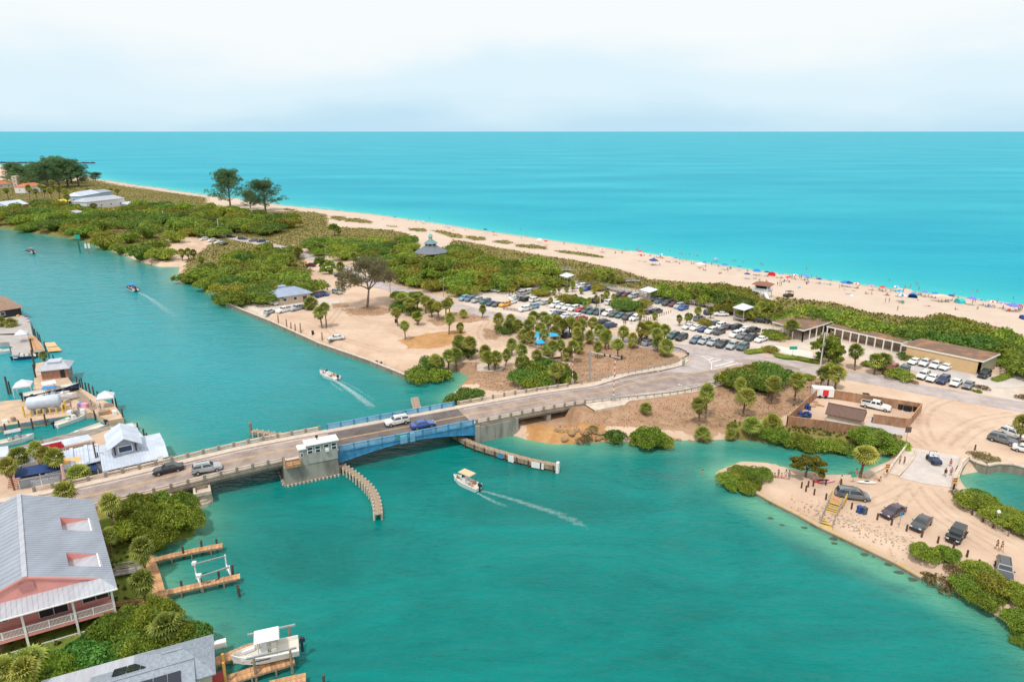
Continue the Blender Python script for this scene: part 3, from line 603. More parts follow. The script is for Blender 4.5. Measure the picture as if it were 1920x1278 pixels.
# the bridge tender's house
hb = MB(); z0 = dz(29) - .5
hw = mat('grey_green_painted_wall',(.42,.42,.39),.8, col2=(.28,.28,.24), scale=1.2, stretch=(1,1,.4), bump=.2)
hb.box((29.7,-5.45, z0 + 1.75),(5.2,1.7,3.5)); house = bpart(hb,'tender_house', hw)
bpart(MB().box((26.6,-5.4, z0 + 1.45),(1.1,1.5,2.9)),'annex', hw, house)
bpart(MB().box((29.75,-5.4, z0 + 3.58),(5.7,2.5,.17)),'roof', white_p, house)
bpart(MB().box((26.45,-5.4, z0 + 2.98),(1.5,2.0,.15)),'roof', white_p, house)
for i, s_ in enumerate((27.7,29.0,30.45,31.75)):
    for k in range(2):
        if i == 2 and k == 0: continue
        w_ = bpart(MB().box((s_,-6.31, z0 + 2.2 + k * .62),(.98,.05,.6)),'window_frame', white_p, house)
        bpart(MB().box((s_,-6.35, z0 + 2.2 + k * .62),(.74,.04,.42)),'window_pane', glass_d, house)
bpart(MB().box((30.5,-6.5, z0 + 2.1),(.62,.5,.5)),'air_conditioner', white_p, house)
bpart(MB().box((26.3,-6.17, z0 + 1.9),(.45,.05,.8)),'window_frame', white_p, house); bpart(MB().box((26.3,-6.21, z0 + 1.9),(.26,.04,.55)),'window_pane', glass_d, house)
for s_ in (28.0,29.5,31.0): bpart(MB().box((s_,-4.57, z0 + 2.5),(1.0,.05,.8)),'window_pane', glass_d, house)
g = MB(); g.tube((29.2,-4.9, z0 + 3.66),(29.2,-4.9, z0 + 4.2),.06); g.ball((29.2,-4.9, z0 + 4.2),.28,8,5); bpart(g,'horn', black_m, house)
# the little timber balcony
mb = MB(); mb.box((24.6,-6.0,3.75),(2.6,2.3,.14)); bpart(mb,'balcony_floor', wood_new)
mb = MB()
for z in (.35,.7,1.05):
    mb.box((24.6,-7.12,3.75 + z),(2.6,.07,.12)); mb.box((23.35,-6.0,3.75 + z),(.07,2.3,.12)); mb.box((25.85,-6.6,3.75 + z),(.07,1.1,.12))
for x_, y_ in ((23.35,-7.12),(24.6,-7.12),(25.85,-7.12),(23.35,-4.9)): mb.box((x_, y_,4.35),(.12,.12,1.2))
bpart(mb,'balcony_railing', wood_new)
# blue lifting span: girders, panels, posts
sp0, sp1 = 32.6,58.9
def gdepth(s): m = abs(s - 45.8) / 13.15; return .55 + 1.55 * m ** 1.6
for y in (-5.0,5.3):
    ss = np.linspace(sp0, sp1,25); mb = MB()
    for a, b_ in zip(ss, ss[1:]):
        za, zb = dz(a) + .08, dz(b_) + .08; ga, gb = gdepth(a), gdepth(b_)
        mb.add([(a, y - .05, za - ga),(b_, y - .05, zb - gb),(b_, y - .05, zb),(a, y - .05, za),(a, y + .05, za - ga),(b_, y + .05, zb - gb),(b_, y + .05, zb),(a, y + .05, za)],[(0,1,2,3),(7,6,5,4),(3,2,6,7),(0,4,5,1)])
        mb.beam((a, y, za - ga - .05),(b_, y, zb - gb - .05),.38,.07); mb.beam((a, y, za - .02),(b_, y, zb - .02),.34,.06)
    bpart(mb,'girder', blue_st)
    pn = np.linspace(sp0 + .3, sp1 - .3,11); rib = MB().box((0,0,0),(.08,.22,1)).mesh('stiffener', blue_st); pm = MB().box((0,0,.58),(.26,.26,1.16)).mesh('rail_post', blue_st)
    for i, a in enumerate(pn):
        link('rail_post', pm, BRG,(a, y, dz(a) + .1)); o = link('stiffener', rib, BRG,(a, y, dz(a) + .05 - gdepth(a) / 2)); o.scale = (1,1, gdepth(a))
        if i < 10:
            b_ = pn[i + 1]; m_ = (a + b_) / 2; col = blue_lt
            if y < 0 and i == 4: col = green_sg
            q = MB().beam((a + .2, y, dz(a) + .26),(b_ - .2, y, dz(b_) + .26),.07,.78); o = bpart(q,'railing_panel', col)
            q = MB().beam((a, y, dz(a) + 1.12),(b_, y, dz(b_) + 1.12),.16,.1); bpart(q,'top_rail', blue_lt)
    pass
mb = MB()
for s_ in np.linspace(sp0 + .5, sp1 - .5,12): mb.box((s_,.15, dz(s_) - .45),(.3,10.2,.6))
bpart(mb,'floor_beams', blue_st)
mb = MB(); mb.box((44.6,-5.22,3.9),(1.3,.3,1.5)); mb.box((46.3,-5.2,4.0),(.9,.3,1.7)); bpart(mb,'centre_lock_box', blue_lt)
sl = MB()
ss = np.linspace(sp0, sp1,20)
for a, b_ in zip(ss, ss[1:]): sl.add([(a,-4.9, dz(a) - .03),(b_,-4.9, dz(b_) - .03),(b_,5.2, dz(b_) - .03),(a,5.2, dz(a) - .03),(a,-4.9, dz(a) - .2),(b_,-4.9, dz(b_) - .2),(b_,5.2, dz(b_) - .2),(a,5.2, dz(a) - .2)],[(0,1,2,3),(7,6,5,4),(0,4,5,1),(3,2,6,7)])
bpart(sl,'steel_deck', conc)
text_mesh('spray_painted_letters','LOZ',.95, blue_st, BRG, Matrix.Translation((49.3,-5.06, dz(49) + .62)) @ Matrix.Rotation(math.pi / 2,4,'X'),.012)

# fenders: timber walks on piles guiding boats through
def fender(label, L, w, zt, wall=False, near=1):
    t = thing('fender_walkway', label,'fender', tuple(L[0][:2]) + (0,), group='fenders guiding boats through the bridge'); base = Vector((L[0].x, L[0].y,0)); L = [Vector((p.x, p.y, zt)) - base for p in L]; L = smooth(L,2) if len(L) > 2 else L
    tot = sum((b_ - a).length for a, b_ in zip(L, L[1:])); n = max(4, int(tot / 1.1)); Q = resample(L, n)
    me = {}
    for i in range(n - 1):
        d = Q[i + 1] - Q[i]; l = d.length; m_ = (Q[i] + Q[i + 1]) / 2
        if 'p' not in me: me['p'] = MB().box((0,0,0),(l * .96, w,.12)).mesh('plank', wood_old)
        o = link('plank', me['p'], t, m_, math.atan2(d.y, d.x))
        if i % 2 == 0 or not wall:
            nn = Vector((-d.y, d.x,0)).normalized()
            for sg in (1,-1):
                if 'q' not in me: me['q'] = MB().tube((0,0,-1.0 - zt),(0,0,.12),.18,.16,8).mesh('pile', conc_l if not wall else pile_m)
                o = link('pile', me['q'], t, m_ + nn * sg * (w / 2 + .16)); o.rotation_euler = (rnd.uniform(-.05,.05), rnd.uniform(-.05,.05),0)
    for k, z in enumerate((-.35,-.8) if wall else (-.35,)):
        for sg in (1,-1):
            mb = MB(); A = offset_line(Q, sg * (w / 2 + .02))
            for a, b_ in zip(A, A[1:]): mb.beam((a.x, a.y, zt + z),(b_.x, b_.y, zt + z),.14,.3 if not wall else .4)
            mb.obj('waler', wood_old, t)
    return t, Q
fender('curved concrete-capped fender below the tender house, curling towards the camera',[at(*p,1.3,'M3') for p in [(1490,580),(1600,650),(1700,730),(1760,800),(1790,880),(1795,975)]],.85,1.25)
fr_t, fr_Q = fender('long dark timber fender wall with white and blue boards below the abutment',[at(*p,1.3,'M4') for p in [(985,510),(1100,580),(1300,640),(1480,690),(1665,725)]],1.0,1.3, wall=True)
fender('short fender stub poking out beyond the left bridge pier',[at(*p,1.3,'M3') for p in [(850,345),(960,362),(1110,385)]],1.1,1.25)
fender('small fender stub behind the middle of the blue span',[at(*p,1.1,'M4') for p in [(745,290),(765,362)]],1.1,1.1)
mb = MB(); q = at(838,340,1.3,'M3') - Vector((fr_t.location)) ;
pt = tag(MB().tube((0,0,-1),(0,0,2.6),.3,.26,8).obj('dolphin_pile', wood_old, loc=at(845,375,0,'M3')),'thick timber pile standing at the tip of the far-left fender','pile')
# boards hung on the right fender
base = Vector((fr_t.location.x, fr_t.location.y,0)); nq = len(fr_Q)
def fboard(i0, i1, z0, z1, m, nm='board'):
    a, b_ = fr_Q[i0], fr_Q[min(i1, nq - 1)]; d = (b_ - a); n_ = Vector((d.y,-d.x,0)).normalized() * .68
    return MB().beam((a.x + n_.x, a.y + n_.y, z0),(b_.x + n_.x, b_.y + n_.y, z0),.06, z1 - z0).obj(nm, m, fr_t)
fboard(nq - 5, nq - 3,.25,1.35, white_p,'clearance_board'); fboard(nq - 9, nq - 8,.2,1.5, white_p,'clearance_board'); fboard(nq - 11, nq - 10,.35,1.3, blue_st,'blue_board')
e_ = fr_Q[-1]; MB().box((e_.x, e_.y - .3,.95),(.5,.7,2.1),-.4).obj('white_end_marker', white_p, fr_t)

# guard rails beyond the bridge ends
def guardrail(label, L, step=2.0, hh=.75, m=None, z=None):
    L = resample(smooth(L,1), max(3, int(sum((b_ - a).length for a, b_ in zip(L, L[1:])) / step))); base = L[0].copy(); t = thing('guard_rail', label,'guard rail', base, group='guard rails along the approach road')
    mb = MB(); P_ = [p - base for p in L]
    for a, b_ in zip(P_, P_[1:]): mb.beam(a + Vector((0,0, hh - .3)), b_ + Vector((0,0, hh - .3)),.08,.3)
    mb.obj('rail', m or steel_g, t); pm = MB().box((0,0, hh / 2 - .1),(.16,.16, hh + .2)).mesh('post', wood_old)
    for p in P_: link('post', pm, t, p)
    return t
guardrail('steel guard rail along the outer edge of the road behind the brown turf',[bp(90,5.9,0) + Vector((0,0, dz(90)))] + [on_deck(*p) for p in [(1080,719),(1150,706),(1230,692),(1262,683),(1280,674)]])
guardrail('dark curved guard rail at the tip of the brown turf island',[on_deck(*p) for p in [(1282,674),(1291,671),(1289,664),(1276,657),(1258,653)]], m=pile_m)
guardrail('thin wire guard rail beside the pale apron below the approach road',[on_deck(*p) for p in [(1095,756),(1160,750),(1230,744),(1300,734),(1350,718)]], hh=.8)
# ------------------------------------------------------------------ buildings
def mesh_in(o, mb, name, m, **k): return mb.obj(name, m, o, **k)
metal_roof = mat('grey_metal_roof',(.34,.37,.43),.45, metal=.15, var=.12, scale=.5, stretch=(1,.3,1))
metal_pale = mat('pale_metal_roof',(.50,.52,.57),.5, metal=.1, col2=(.40,.40,.44), scale=.8, stretch=(2,.3,1))
white_roof = mat('white_metal_roof',(.54,.59,.69),.45, var=.12, scale=.5)
blue_roof = mat('blue_grey_metal_roof',(.30,.36,.48),.5, var=.1, scale=.4)
shingle = mat('grey_shingle_roof',(.33,.37,.42),.8, col2=(.22,.25,.30), scale=3, bump=.4, bscale=9)
brown_roof = mat('rusty_brown_flat_roof',(.19,.115,.08),.9, col2=(.38,.18,.08), scale=.28, lo=.5, hi=.62)
shed_roof = mat('brown_shingles',(.16,.095,.075),.9, var=.2, scale=3, bump=.3)
pink_w = mat('pink_clapboard',(.72,.30,.26),.75, var=.06, scale=.8); pink_d = mat('deep_pink_clapboard',(.50,.21,.20),.8, var=.08, scale=.8)
tan_w = mat('tan_painted_wall',(.62,.42,.22),.85, var=.06, scale=.6); beige_w = mat('beige_wall',(.60,.47,.36),.85, var=.08, scale=.7)
fence_m = mat('tan_fence_boards',(.42,.25,.15),.85, col2=(.28,.13,.07), scale=1.1, stretch=(1,1,.3), objvar=.15)
grey_w = mat('grey_clapboard',(.36,.40,.46),.75, var=.1, scale=1); fascia = mat('white_fascia',(.78,.75,.70),.6)
thatch = mat('palm_thatch',(.30,.20,.14),.95, col2=(.42,.26,.20), scale=1.2, bump=.6, bscale=10)
solar = mat('solar_panel_glass',(.012,.016,.03),.15, spec=.8); dark_in = mat('dark_interior',(.03,.028,.03),.8)
terracotta = mat('terracotta_roof',(.50,.17,.09),.8, var=.2, scale=1.5)
# ---- the pink apartment house, lower left
PE = at(220,1102,6.3); PE.z = 0; PU = Vector((math.cos(R(126)), math.sin(R(126)),0)); PV = Vector((math.cos(R(-151)), math.sin(R(-151)),0))
pk = thing('apartment_house','pink two-storey apartment house with grey metal roof and white balcony railings','apartment house', PE)
def K(a, b_, z): v = PU * a + PV * b_; return (v.x, v.y, z)
EV, PIT = 6.3,.375; LU, WV = 25.2,17.0
def kbox(mb, a0, a1, b0, b1, z0, z1, mi=0):
    mb.add([K(a0, b0, z0), K(a1, b0, z0), K(a1, b1, z0), K(a0, b1, z0), K(a0, b0, z1), K(a1, b0, z1), K(a1, b1, z1), K(a0, b1, z1)],[(0,1,2,3),(7,6,5,4),(0,4,5,1),(1,5,6,2),(2,6,7,3),(3,7,4,0)], mi); return mb
zr = lambda b_: EV + PIT * min(b_, WV - b_)
mb = MB(); kbox(mb,3.0, LU - .6,.9, WV - .9,0, EV + .1); mb.obj('wall', pink_w, pk)
# roof slope towards the camera's right, with two recesses
def rquad(mb, a0, a1, b0, b1, d=0, mi=0): mb.add([K(a0, b0, zr(b0) + d), K(a1, b0, zr(b0) + d), K(a1, b1, zr(b1) + d), K(a0, b1, zr(b1) + d)],[(0,1,2,3)], mi)
mb = MB(); RC = [(5.0,8.4),(14.8,18.5)]; rb0, rb1 = .9,4.3; cuts = [2.4,5.0,8.4,14.8,18.5, LU]
for a0, a1 in zip(cuts, cuts[1:]):
    if (a0, a1) in RC: rquad(mb, a0, a1,0, rb0); rquad(mb, a0, a1, rb1, WV / 2)
    else: rquad(mb, a0, a1,0, WV / 2)
rquad(mb,2.4, LU, WV / 2, WV)
mb.add([K(0,0, EV), K(2.4,0, EV), K(2.4,1.6, zr(1.6))],[(0,1,2)])
mb.add([K(2.4,0, EV - .15), K(LU,0, EV - .15), K(LU,0, EV), K(2.4,0, EV), K(0,0, EV), K(0,0, EV - .15)],[(0,1,2,3),(5,0,3,4)])
rf = mb.obj('roof', metal_roof, pk)
mb = MB()
for i in range(0,44):
    b_ = 0
    a = 2.4 + i * .52
    if any(x0 < a < x1 for x0, x1 in RC): segs = [(0, rb0),(rb1, WV / 2)]
    else: segs = [(0, WV / 2)]
    for s0, s1 in segs: mb.beam(K(a, s0, zr(s0)), K(a, s1, zr(s1)),.05,.045)
    if i % 2 == 0: mb.beam(K(a, WV / 2, zr(8.5)), K(a, WV, zr(WV)),.05,.045)
o = mb.obj('roof_seams', metal_roof, rf); o['kind'] = 'stuff'
MB().beam(K(2.25, WV / 2, zr(WV / 2)), K(LU, WV / 2, zr(WV / 2)),.5,.09).obj('ridge_cap', metal_pale, rf)
for a0, a1 in RC:      # sunk flat roof with pink cheeks
    zf = zr(rb0) + .02
    MB().add([K(a0, rb0, zf), K(a1, rb0, zf), K(a1, rb1, zf + .12), K(a0, rb1, zf + .12)],[(0,1,2,3)]).obj('sunk_roof', metal_pale, rf)
    mb = MB()
    for a in (a0 + .01, a1 - .01): mb.add([K(a, rb0, zf - .05), K(a, rb1, zf + .1), K(a, rb1, zr(rb1) + .02)],[(0,1,2)])
    mb.obj('cheek_wall', pink_w, rf); MB().add([K(a0, rb1, zf), K(a1, rb1, zf), K(a1, rb1, zr(rb1)), K(a0, rb1, zr(rb1))],[(0,1,2,3)]).obj('cheek_wall', pink_w, rf)
    MB().beam(K(a0, rb0 + .25, zf + .02), K(a1, rb0 + .25, zf + .02),.16,.16).obj('gutter', white_p, rf)
# gable and porch roof
pz = lambda a: EV + a * .25
mb = MB(); mb.add([K(2.45,1.6, pz(2.4)), K(2.45, WV - 1.6, pz(2.4)), K(2.45, WV / 2, zr(WV / 2) - .12)],[(0,1,2)]); mb.obj('gable_wall', pink_w, pk)
mb = MB()
for b0, b1 in ((1.4, WV / 2),(WV - 1.4, WV / 2)): mb.beam(K(2.3, b0, zr(b0) - .22), K(2.3, b1, zr(b1) - .22),.12,.24)
mb.obj('barge_board', pink_w, pk); kbox(MB(),2.3,2.44, WV / 2 - .7, WV / 2 + .7,7.7,8.7).obj('gable_vent', pink_d, pk)
mb = MB(); mb.add([K(0,0, EV), K(2.44,1.6, pz(2.44)), K(2.44, WV - 1.6, pz(2.44)), K(0, WV, EV)],[(0,1,2,3)]); mb.add([K(0,0, EV), K(0, WV, EV), K(0, WV, EV - .18), K(0,0, EV - .18)],[(0,1,2,3)]); pr = mb.obj('porch_roof', metal_pale, pk)
mb = MB()
for i in range(34):
    b_ = .3 + i * .5; a1 = min(2.4, b_ * 1.5,(WV - b_) * 1.5); mb.beam(K(0, b_, EV), K(a1, b_, pz(a1)),.05,.05)
o = mb.obj('porch_seams', metal_pale, pr); o['kind'] = 'stuff'; MB().beam(K(-.08,0, EV - .12), K(-.08, WV, EV - .12),.14,.14).obj('gutter', white_p, pr)
for z0, nm in ((3.25,'upper'),(.45,'lower')):
    kbox(MB(),.5,3.0,.6, WV, z0 - .35, z0 - .02).obj('balcony_floor', pink_w, pk)
    rl = kbox(kbox(MB(),.5,.58,.6, WV, z0 + .95, z0 + 1.05),.5,.58,.6, WV, z0 + .08, z0 + .16).obj('balcony_railing', white_p, pk)
    mb = MB(); bal = 0
    for i in range(130): b_ = .7 + i * .125; kbox(mb,.52,.56, b_, b_ + .045, z0 + .1, z0 + 1.0)
    o = mb.obj('balusters', white_p, rl); o['kind'] = 'stuff'
    for b_ in np.arange(.6, WV,2.2): kbox(MB(),.49,.6, b_ - .06, b_ + .06, z0, z0 + 1.1).obj('railing_post', white_p, rl)
    for b0, b1, dz0 in ((.95,3.6,.5),(5.2,8.0,.1),(11,12.2,.9)):
        w_ = kbox(MB(),2.9,2.98, b0 - .1, b1 + .1, z0 + dz0 - .08, z0 + 2.35).obj('window_frame', white_p, pk)
        mb_ = (b0 + b1) / 2
        for c0, c1 in ((b0, mb_ - .05),(mb_ + .05, b1)): kbox(MB(),2.84,2.92, c0, c1, z0 + dz0, z0 + 2.27).obj('window_pane', glass_d, w_)
for b_ in (.65,4.6,9.5,14.4): kbox(MB(),.42,.64, b_ - .12, b_ + .12,0, EV - .1).obj('porch_post', white_p, pk)
for z0 in (3.4,.6):
    for a in (5,9,13,17,21): w_ = kbox(MB(), a, a + 1.6,.82,.88, z0 + .6, z0 + 2).obj('window_frame', white_p, pk); kbox(MB(), a + .12, a + 1.48,.78,.84, z0 + .7, z0 + 1.9).obj('window_pane', glass_d, w_)

# ---- generic gabled or hipped house in its own frame
def house(label, o, ang, L_, W_, hw, hr, wall, roof, hip=0, over=.5, cat='house', seams=None, wins=0, group=None, name='house', door=False):
    t = thing(name, label, cat, o, ang, group); x, y = L_ / 2, W_ / 2; MB().box((0,0, hw / 2 - .3),(L_, W_, hw + .6)).obj('wall', wall, t)
    X_, Y_ = x + over, y + over; mb = MB(); z0 = hw - .05; h_ = hip * Y_
    vs = [(-X_,-Y_, z0),(X_,-Y_, z0),(X_, Y_, z0),(-X_, Y_, z0),(-X_ + h_,0, hr),(X_ - h_,0, hr)]; mb.add(vs + [(a, b_, c_ - .14) for a, b_, c_ in vs[:4]],[(0,1,5,4),(2,3,4,5),(1,2,5),(3,0,4),(0,6,7,1),(1,7,8,2),(2,8,9,3),(3,9,6,0),(9,8,7,6)])
    r = mb.obj('roof', roof, t)
    if seams:
        sm = MB()
        for i in range(int(2 * X_ / seams)):
            xx = -X_ + .2 + i * seams; f = min(1,(X_ - abs(xx)) / h_) if h_ > 0 else 1
            for sg in (1,-1): sm.beam((xx, sg * Y_, z0),(xx, sg * Y_ * (1 - f), z0 + (hr - z0) * f),.05,.05)
        s_ = sm.obj('roof_seams', roof, r); s_['kind'] = 'stuff'
    MB().beam((-X_ + h_,0, hr - .02),(X_ - h_,0, hr - .02),.3,.07).obj('ridge_cap', roof, r)
    for k in range(wins):
        xx = -x + L_ * (k + .5) / wins
        for sg in (1,-1): f_ = MB().box((xx, sg * (y + .02), hw * .55),(1.3,.08,1.2)).obj('window_frame', white_p, t); MB().box((xx, sg * (y + .05), hw * .55),(1.06,.08,.96)).obj('window_pane', glass_d, f_)
    for sg in (1,-1): f_ = MB().box((sg * (x + .02),0, hw * .5),(.08,1.3,1.2)).obj('window_frame', white_p, t); MB().box((sg * (x + .05),0, hw * .5),(.08,1.06,.96)).obj('window_pane', glass_d, f_)
    if door: MB().box((L_ * .3,-y - .03,1.1),(.95,.07,2.1)).obj('door', dark_in, t)
    return t
# ---- grey-roofed house with solar panels at the bottom edge
B4, C4, A4 = at(390,1196,4.0), at(417,1250,4.0), at(270,1229,4.0); ux = (A4 - B4); ux.z = 0; ux.normalize(); ug = math.atan2(ux.y, ux.x)
mid = (B4 + C4) / 2 + ux * 4.0; mid.z = GH - .2
gh = house('shingled hip-roofed house at the bottom edge beside the boat slip', mid, ug,6.8,5.4,2.9,4.6, beige_w, shingle, hip=.9, over=.55, wins=2);
q = house('low wing with black solar panels on its pale blue roof',(lambda v: Vector((v.x, v.y, GH - .5)))(at(265,1260,5.1)), ug,9,6.2,3.0,4.3, beige_w, shingle, hip=.0, over=.4, wins=2)
side = 1
for sg in (1,-1):
    for k in range(5):
        pn = MB(); x0 = -3.6 + k * 1.3; f = lambda v: 3.0 + (4.3 - 3.0) * (1 - v / 3.5)
        pn.add([(x0, sg * 3.0, f(3.0) + .1),(x0 + 1.2, sg * 3.0, f(3.0) + .1),(x0 + 1.2, sg * 1.0, f(1.0) + .1),(x0, sg * 1.0, f(1.0) + .1)],[(0,1,2,3)]); pn.obj('solar_panel', solar, q)
t = thing('porch_canopy','long pale flat porch roof between the shrubs and the solar panels','porch roof',(lambda v: Vector((v.x, v.y, GH - .5)))(at(185,1262,3.9)), ug); MB().box((0,0,3.1),(10.5,2.6,.16)).obj('roof', metal_pale, t)
for x in (-5,0,5): MB().box((x,1.1,1.5),(.14,.14,3.1)).box((x,-1.1,1.5),(.14,.14,3.1)).obj('post', white_p, t)
t = thing('timber_porch','orange timber porch corner with red floor under the grey roof','porch', at(400,1268, GH) + Vector((0,0,0)), ug)
MB().box((0,.6,.25),(2.6,1.6,.12)).obj('floor', mat('red_porch_floor',(.35,.04,.03),.6), t)
for x, y in ((-1.2,-.1),(1.2,-.1),(-1.2,1.3),(1.2,1.3)): MB().box((x, y,1.2),(.24,.24,2.6)).obj('post', mat('orange_post',(.62,.32,.07),.6), t)

# ---- white-roofed restaurant by the bridge
_q = at(191,883,3.3); _r = at(301,858,3.3); ra = math.atan2(_r.y - _q.y, _r.x - _q.x); RO = Vector((_q.x + .1, _q.y + .6,.55)); rt = thing('restaurant','waterfront restaurant with white metal roofs and a grey gabled upper room by the bridge','restaurant', RO, ra)
def sl(mb, P_, t=.14): n = len(P_); mb.add(list(P_) + [(a, b_, c_ - t) for a, b_, c_ in P_],[tuple(range(n)), tuple(range(2 * n - 1, n - 1,-1))] + [(i, n + i, n + (i + 1) % n,(i + 1) % n) for i in range(n)]); return mb
MB().box((4.6,5.5,1.3),(8.4,10,2.9)).obj('wall', grey_w, rt); MB().box((-3.9,7.0,1.3),(7.6,7.5,2.7)).obj('wall', grey_w, rt)
r1 = sl(MB(),[(-.3,-.6,2.75),(9.8,-.6,2.75),(9.8,3.6,3.9),(-.3,3.6,3.9)]).obj('roof', white_roof, rt); sl(MB(),[(-.3,3.6,3.9),(9.8,3.6,3.9),(9.8,10.8,2.9),(-.3,10.8,2.9)]).obj('roof', white_roof, rt)
r2 = sl(MB(),[(-8.4,3.0,3.0),(-.35,3.0,3.3),(-.35,11.2,3.3),(-8.4,11.2,3.0)]).obj('roof', white_roof, rt)
sm = MB()
for i in range(16): sm.beam((-8.2 + i * .5,3.0,3.01 + i * .019),(-8.2 + i * .5,11.2,3.01 + i * .019),.06,.05)
o = sm.obj('roof_seams', white_roof, r2); o['kind'] = 'stuff'; sm = MB()
for i in range(20): sm.beam((0 + i * .5,-.55,2.77),(0 + i * .5,3.6,3.91),.05,.04)
o = sm.obj('roof_seams', white_roof, r1); o['kind'] = 'stuff'
for dx in (-6.6,-4.4,-2.2): MB().box((dx,7.1,3.35),(.5,8,.22)).obj('roof_duct', white_roof, rt)
MB().box((3.6,5.6,4.2),(4.0,6.6,2.8)).obj('upper_room', grey_w, rt)
for sg in (1,-1): sl(MB(),[(3.6,1.6,6.9),(3.6 + sg * 2.7,1.6,5.3),(3.6 + sg * 2.7,9.6,5.3),(3.6,9.6,6.9)]).obj('roof', white_roof, rt)
MB().add([(1.6,2.28,5.6),(5.6,2.28,5.6),(3.6,2.28,6.75)],[(0,1,2)]).obj('gable', grey_w, rt)
f_ = MB().box((3.6,2.22,4.75),(2.3,.1,1.25)).obj('window_frame', white_p, rt); MB().box((3.6,2.16,4.75),(1.95,.08,.95)).obj('window_pane', mat('navy_glass',(.02,.06,.13),.15), f_)
for x in (2.0,5.2): MB().box((x,2.2,4.7),(.22,.1,1.5)).obj('shutter', mat('plum_shutter',(.06,.03,.05),.6), rt)
for i in range(8): f_ = MB().box((1.0 + i * 1.05,.46,1.75),(.9,.08,1.0)).obj('window_frame', white_p, rt); MB().box((1.0 + i * 1.05,.41,1.75),(.72,.08,.8)).obj('window_pane', dark_in, f_)
def awning(label, fr, P_, h0, h1, m, cat='awning'):
    Q = [at(x, y, h, fr) for (x, y), h in zip(P_,(h1, h1, h0, h0))]; c_ = sum(Q, Vector()) / 4; c_.z = GH; t = thing('awning', label, cat, c_); L_ = [q - c_ for q in Q]
    sl(MB(),[tuple(v) for v in L_],.06).obj('canopy', m, t)
    for v in L_: MB().tube((v.x, v.y,-.4),(v.x, v.y, v.z),.05).obj('post', white_p, t)
    return t
awning('bright red awning over the restaurant deck','L2',[(360,688),(670,620),(708,682),(520,728)],3.4,4.6, mat('red_awning',(.55,.015,.03),.6))
awning('orange awning between palms and white roof','L2',[(650,812),(862,790),(908,852),(690,890)],3.6,4.2, mat('orange_awning',(.85,.45,.13),.6)); navy = mat('navy_awning',(.008,.04,.15),.6)
awning('small navy awning under the orange one beside the poles','L2',[(900,870),(1040,850),(1065,930),(960,950)],2.7,3.4, navy); awning('blue awning on the water side of the restaurant roof corner','L2',[(1690,700),(1712,692),(1840,800),(1790,835)],2.9,3.6, navy)
awning('white canopy roof beside the red awning','L2',[(90,760),(300,690),(400,830),(160,910)],3.2,3.6, white_roof); awning('pale grey canopy at the left edge of the restaurant yard','L2',[(-160,700),(85,670),(100,780),(-100,800)],3.4,4.0, white_roof)
awning('long white canopy along the slip beside the restaurant','L2',[(240,690),(960,545),(1010,600),(300,760)],2.6,3.0, white_roof); awning('white canopy at the tip of the restaurant dock','L2',[(1200,470),(1440,420),(1500,500),(1260,540)],2.6,3.0, white_roof); awning('small white canopy on the restaurant dock corner','L2',[(1450,545),(1520,520),(1570,580),(1490,600)],2.4,2.6, white_roof)
# the bar front with navy awning and white lettering
a_, b_ = at(215,1150,1.6,'L2'), at(690,1060,1.6,'L2'); d = (b_ - a_); ba = math.atan2(d.y, d.x); Lb = Vector((d.x, d.y)).length; t = thing('bar_front','grey clapboard bar front with navy awning and white lettering beside the road','bar',(a_.x, a_.y, GH - .1), ba)
MB().box((Lb / 2,.4,1.0),(Lb,.16,2.0)).obj('wall', grey_w, t); sl(MB(),[(-.3,-.1,2.75),(Lb + .2,-.1,2.75),(Lb + .2,1.9,3.5),(-.3,1.9,3.5)],.1).obj('awning', navy, t); MB().box((Lb / 2,2.2,1.3),(Lb,.1,2.6)).obj('back_wall', dark_in, t); MB().box((Lb / 2,.35,2.05),(Lb + .1,.5,.08)).obj('counter', white_p, t)
for x in (0, Lb / 2, Lb): MB().box((x,.35,1.4),(.14,.14,2.8)).obj('post', white_p, t)
text_mesh('lettering','PELICAN ALLEY',.62, mat('pale_blue_lettering',(.72,.78,.92),.6), t, Matrix.Translation((Lb * .62,.30,1.35)) @ Matrix.Rotation(math.pi / 2,4,'X'),.02)
t = thing('step_ladder_stairs','small red brick-coloured steps left of the bar front','steps', at(155,1120, GH,'L2'), ba)
for k in range(6): MB().box((0,-.5 + k * .34,.12 + k * .17),(1.6,.34,.2)).obj('step', terracotta, t)
for k in range(6): MB().box((0,-.65 + k * .34,.2 + k * .17),(1.6,.05,.05)).obj('nosing', white_p, t)

# ---- hip-roofed public building by the channel
H1, H2, H3, H4 = [at(x, y,4.4,'K5') for x, y in ((430,262),(605,318),(965,268),(700,200))]; c_ = (H1 + H3) / 2; c_.z = GH; hd = math.atan2((H3 - H2).y,(H3 - H2).x); L_ = (H3 - H2).length; W_ = (H2 - H1).length
t = house('beige public building with pale blue hip roof near the channel seawall', c_, hd, L_ - 1.2, max(W_,8) - 1.6,3.1,4.9, beige_w, blue_roof, hip=.75, over=.8, cat='building', seams=.8, wins=3, door=True, name='public_building')
MB().box((-L_ * .15,2.5,4.6),(2.4,2.4,1.0)).obj('roof_monitor', blue_roof, t)
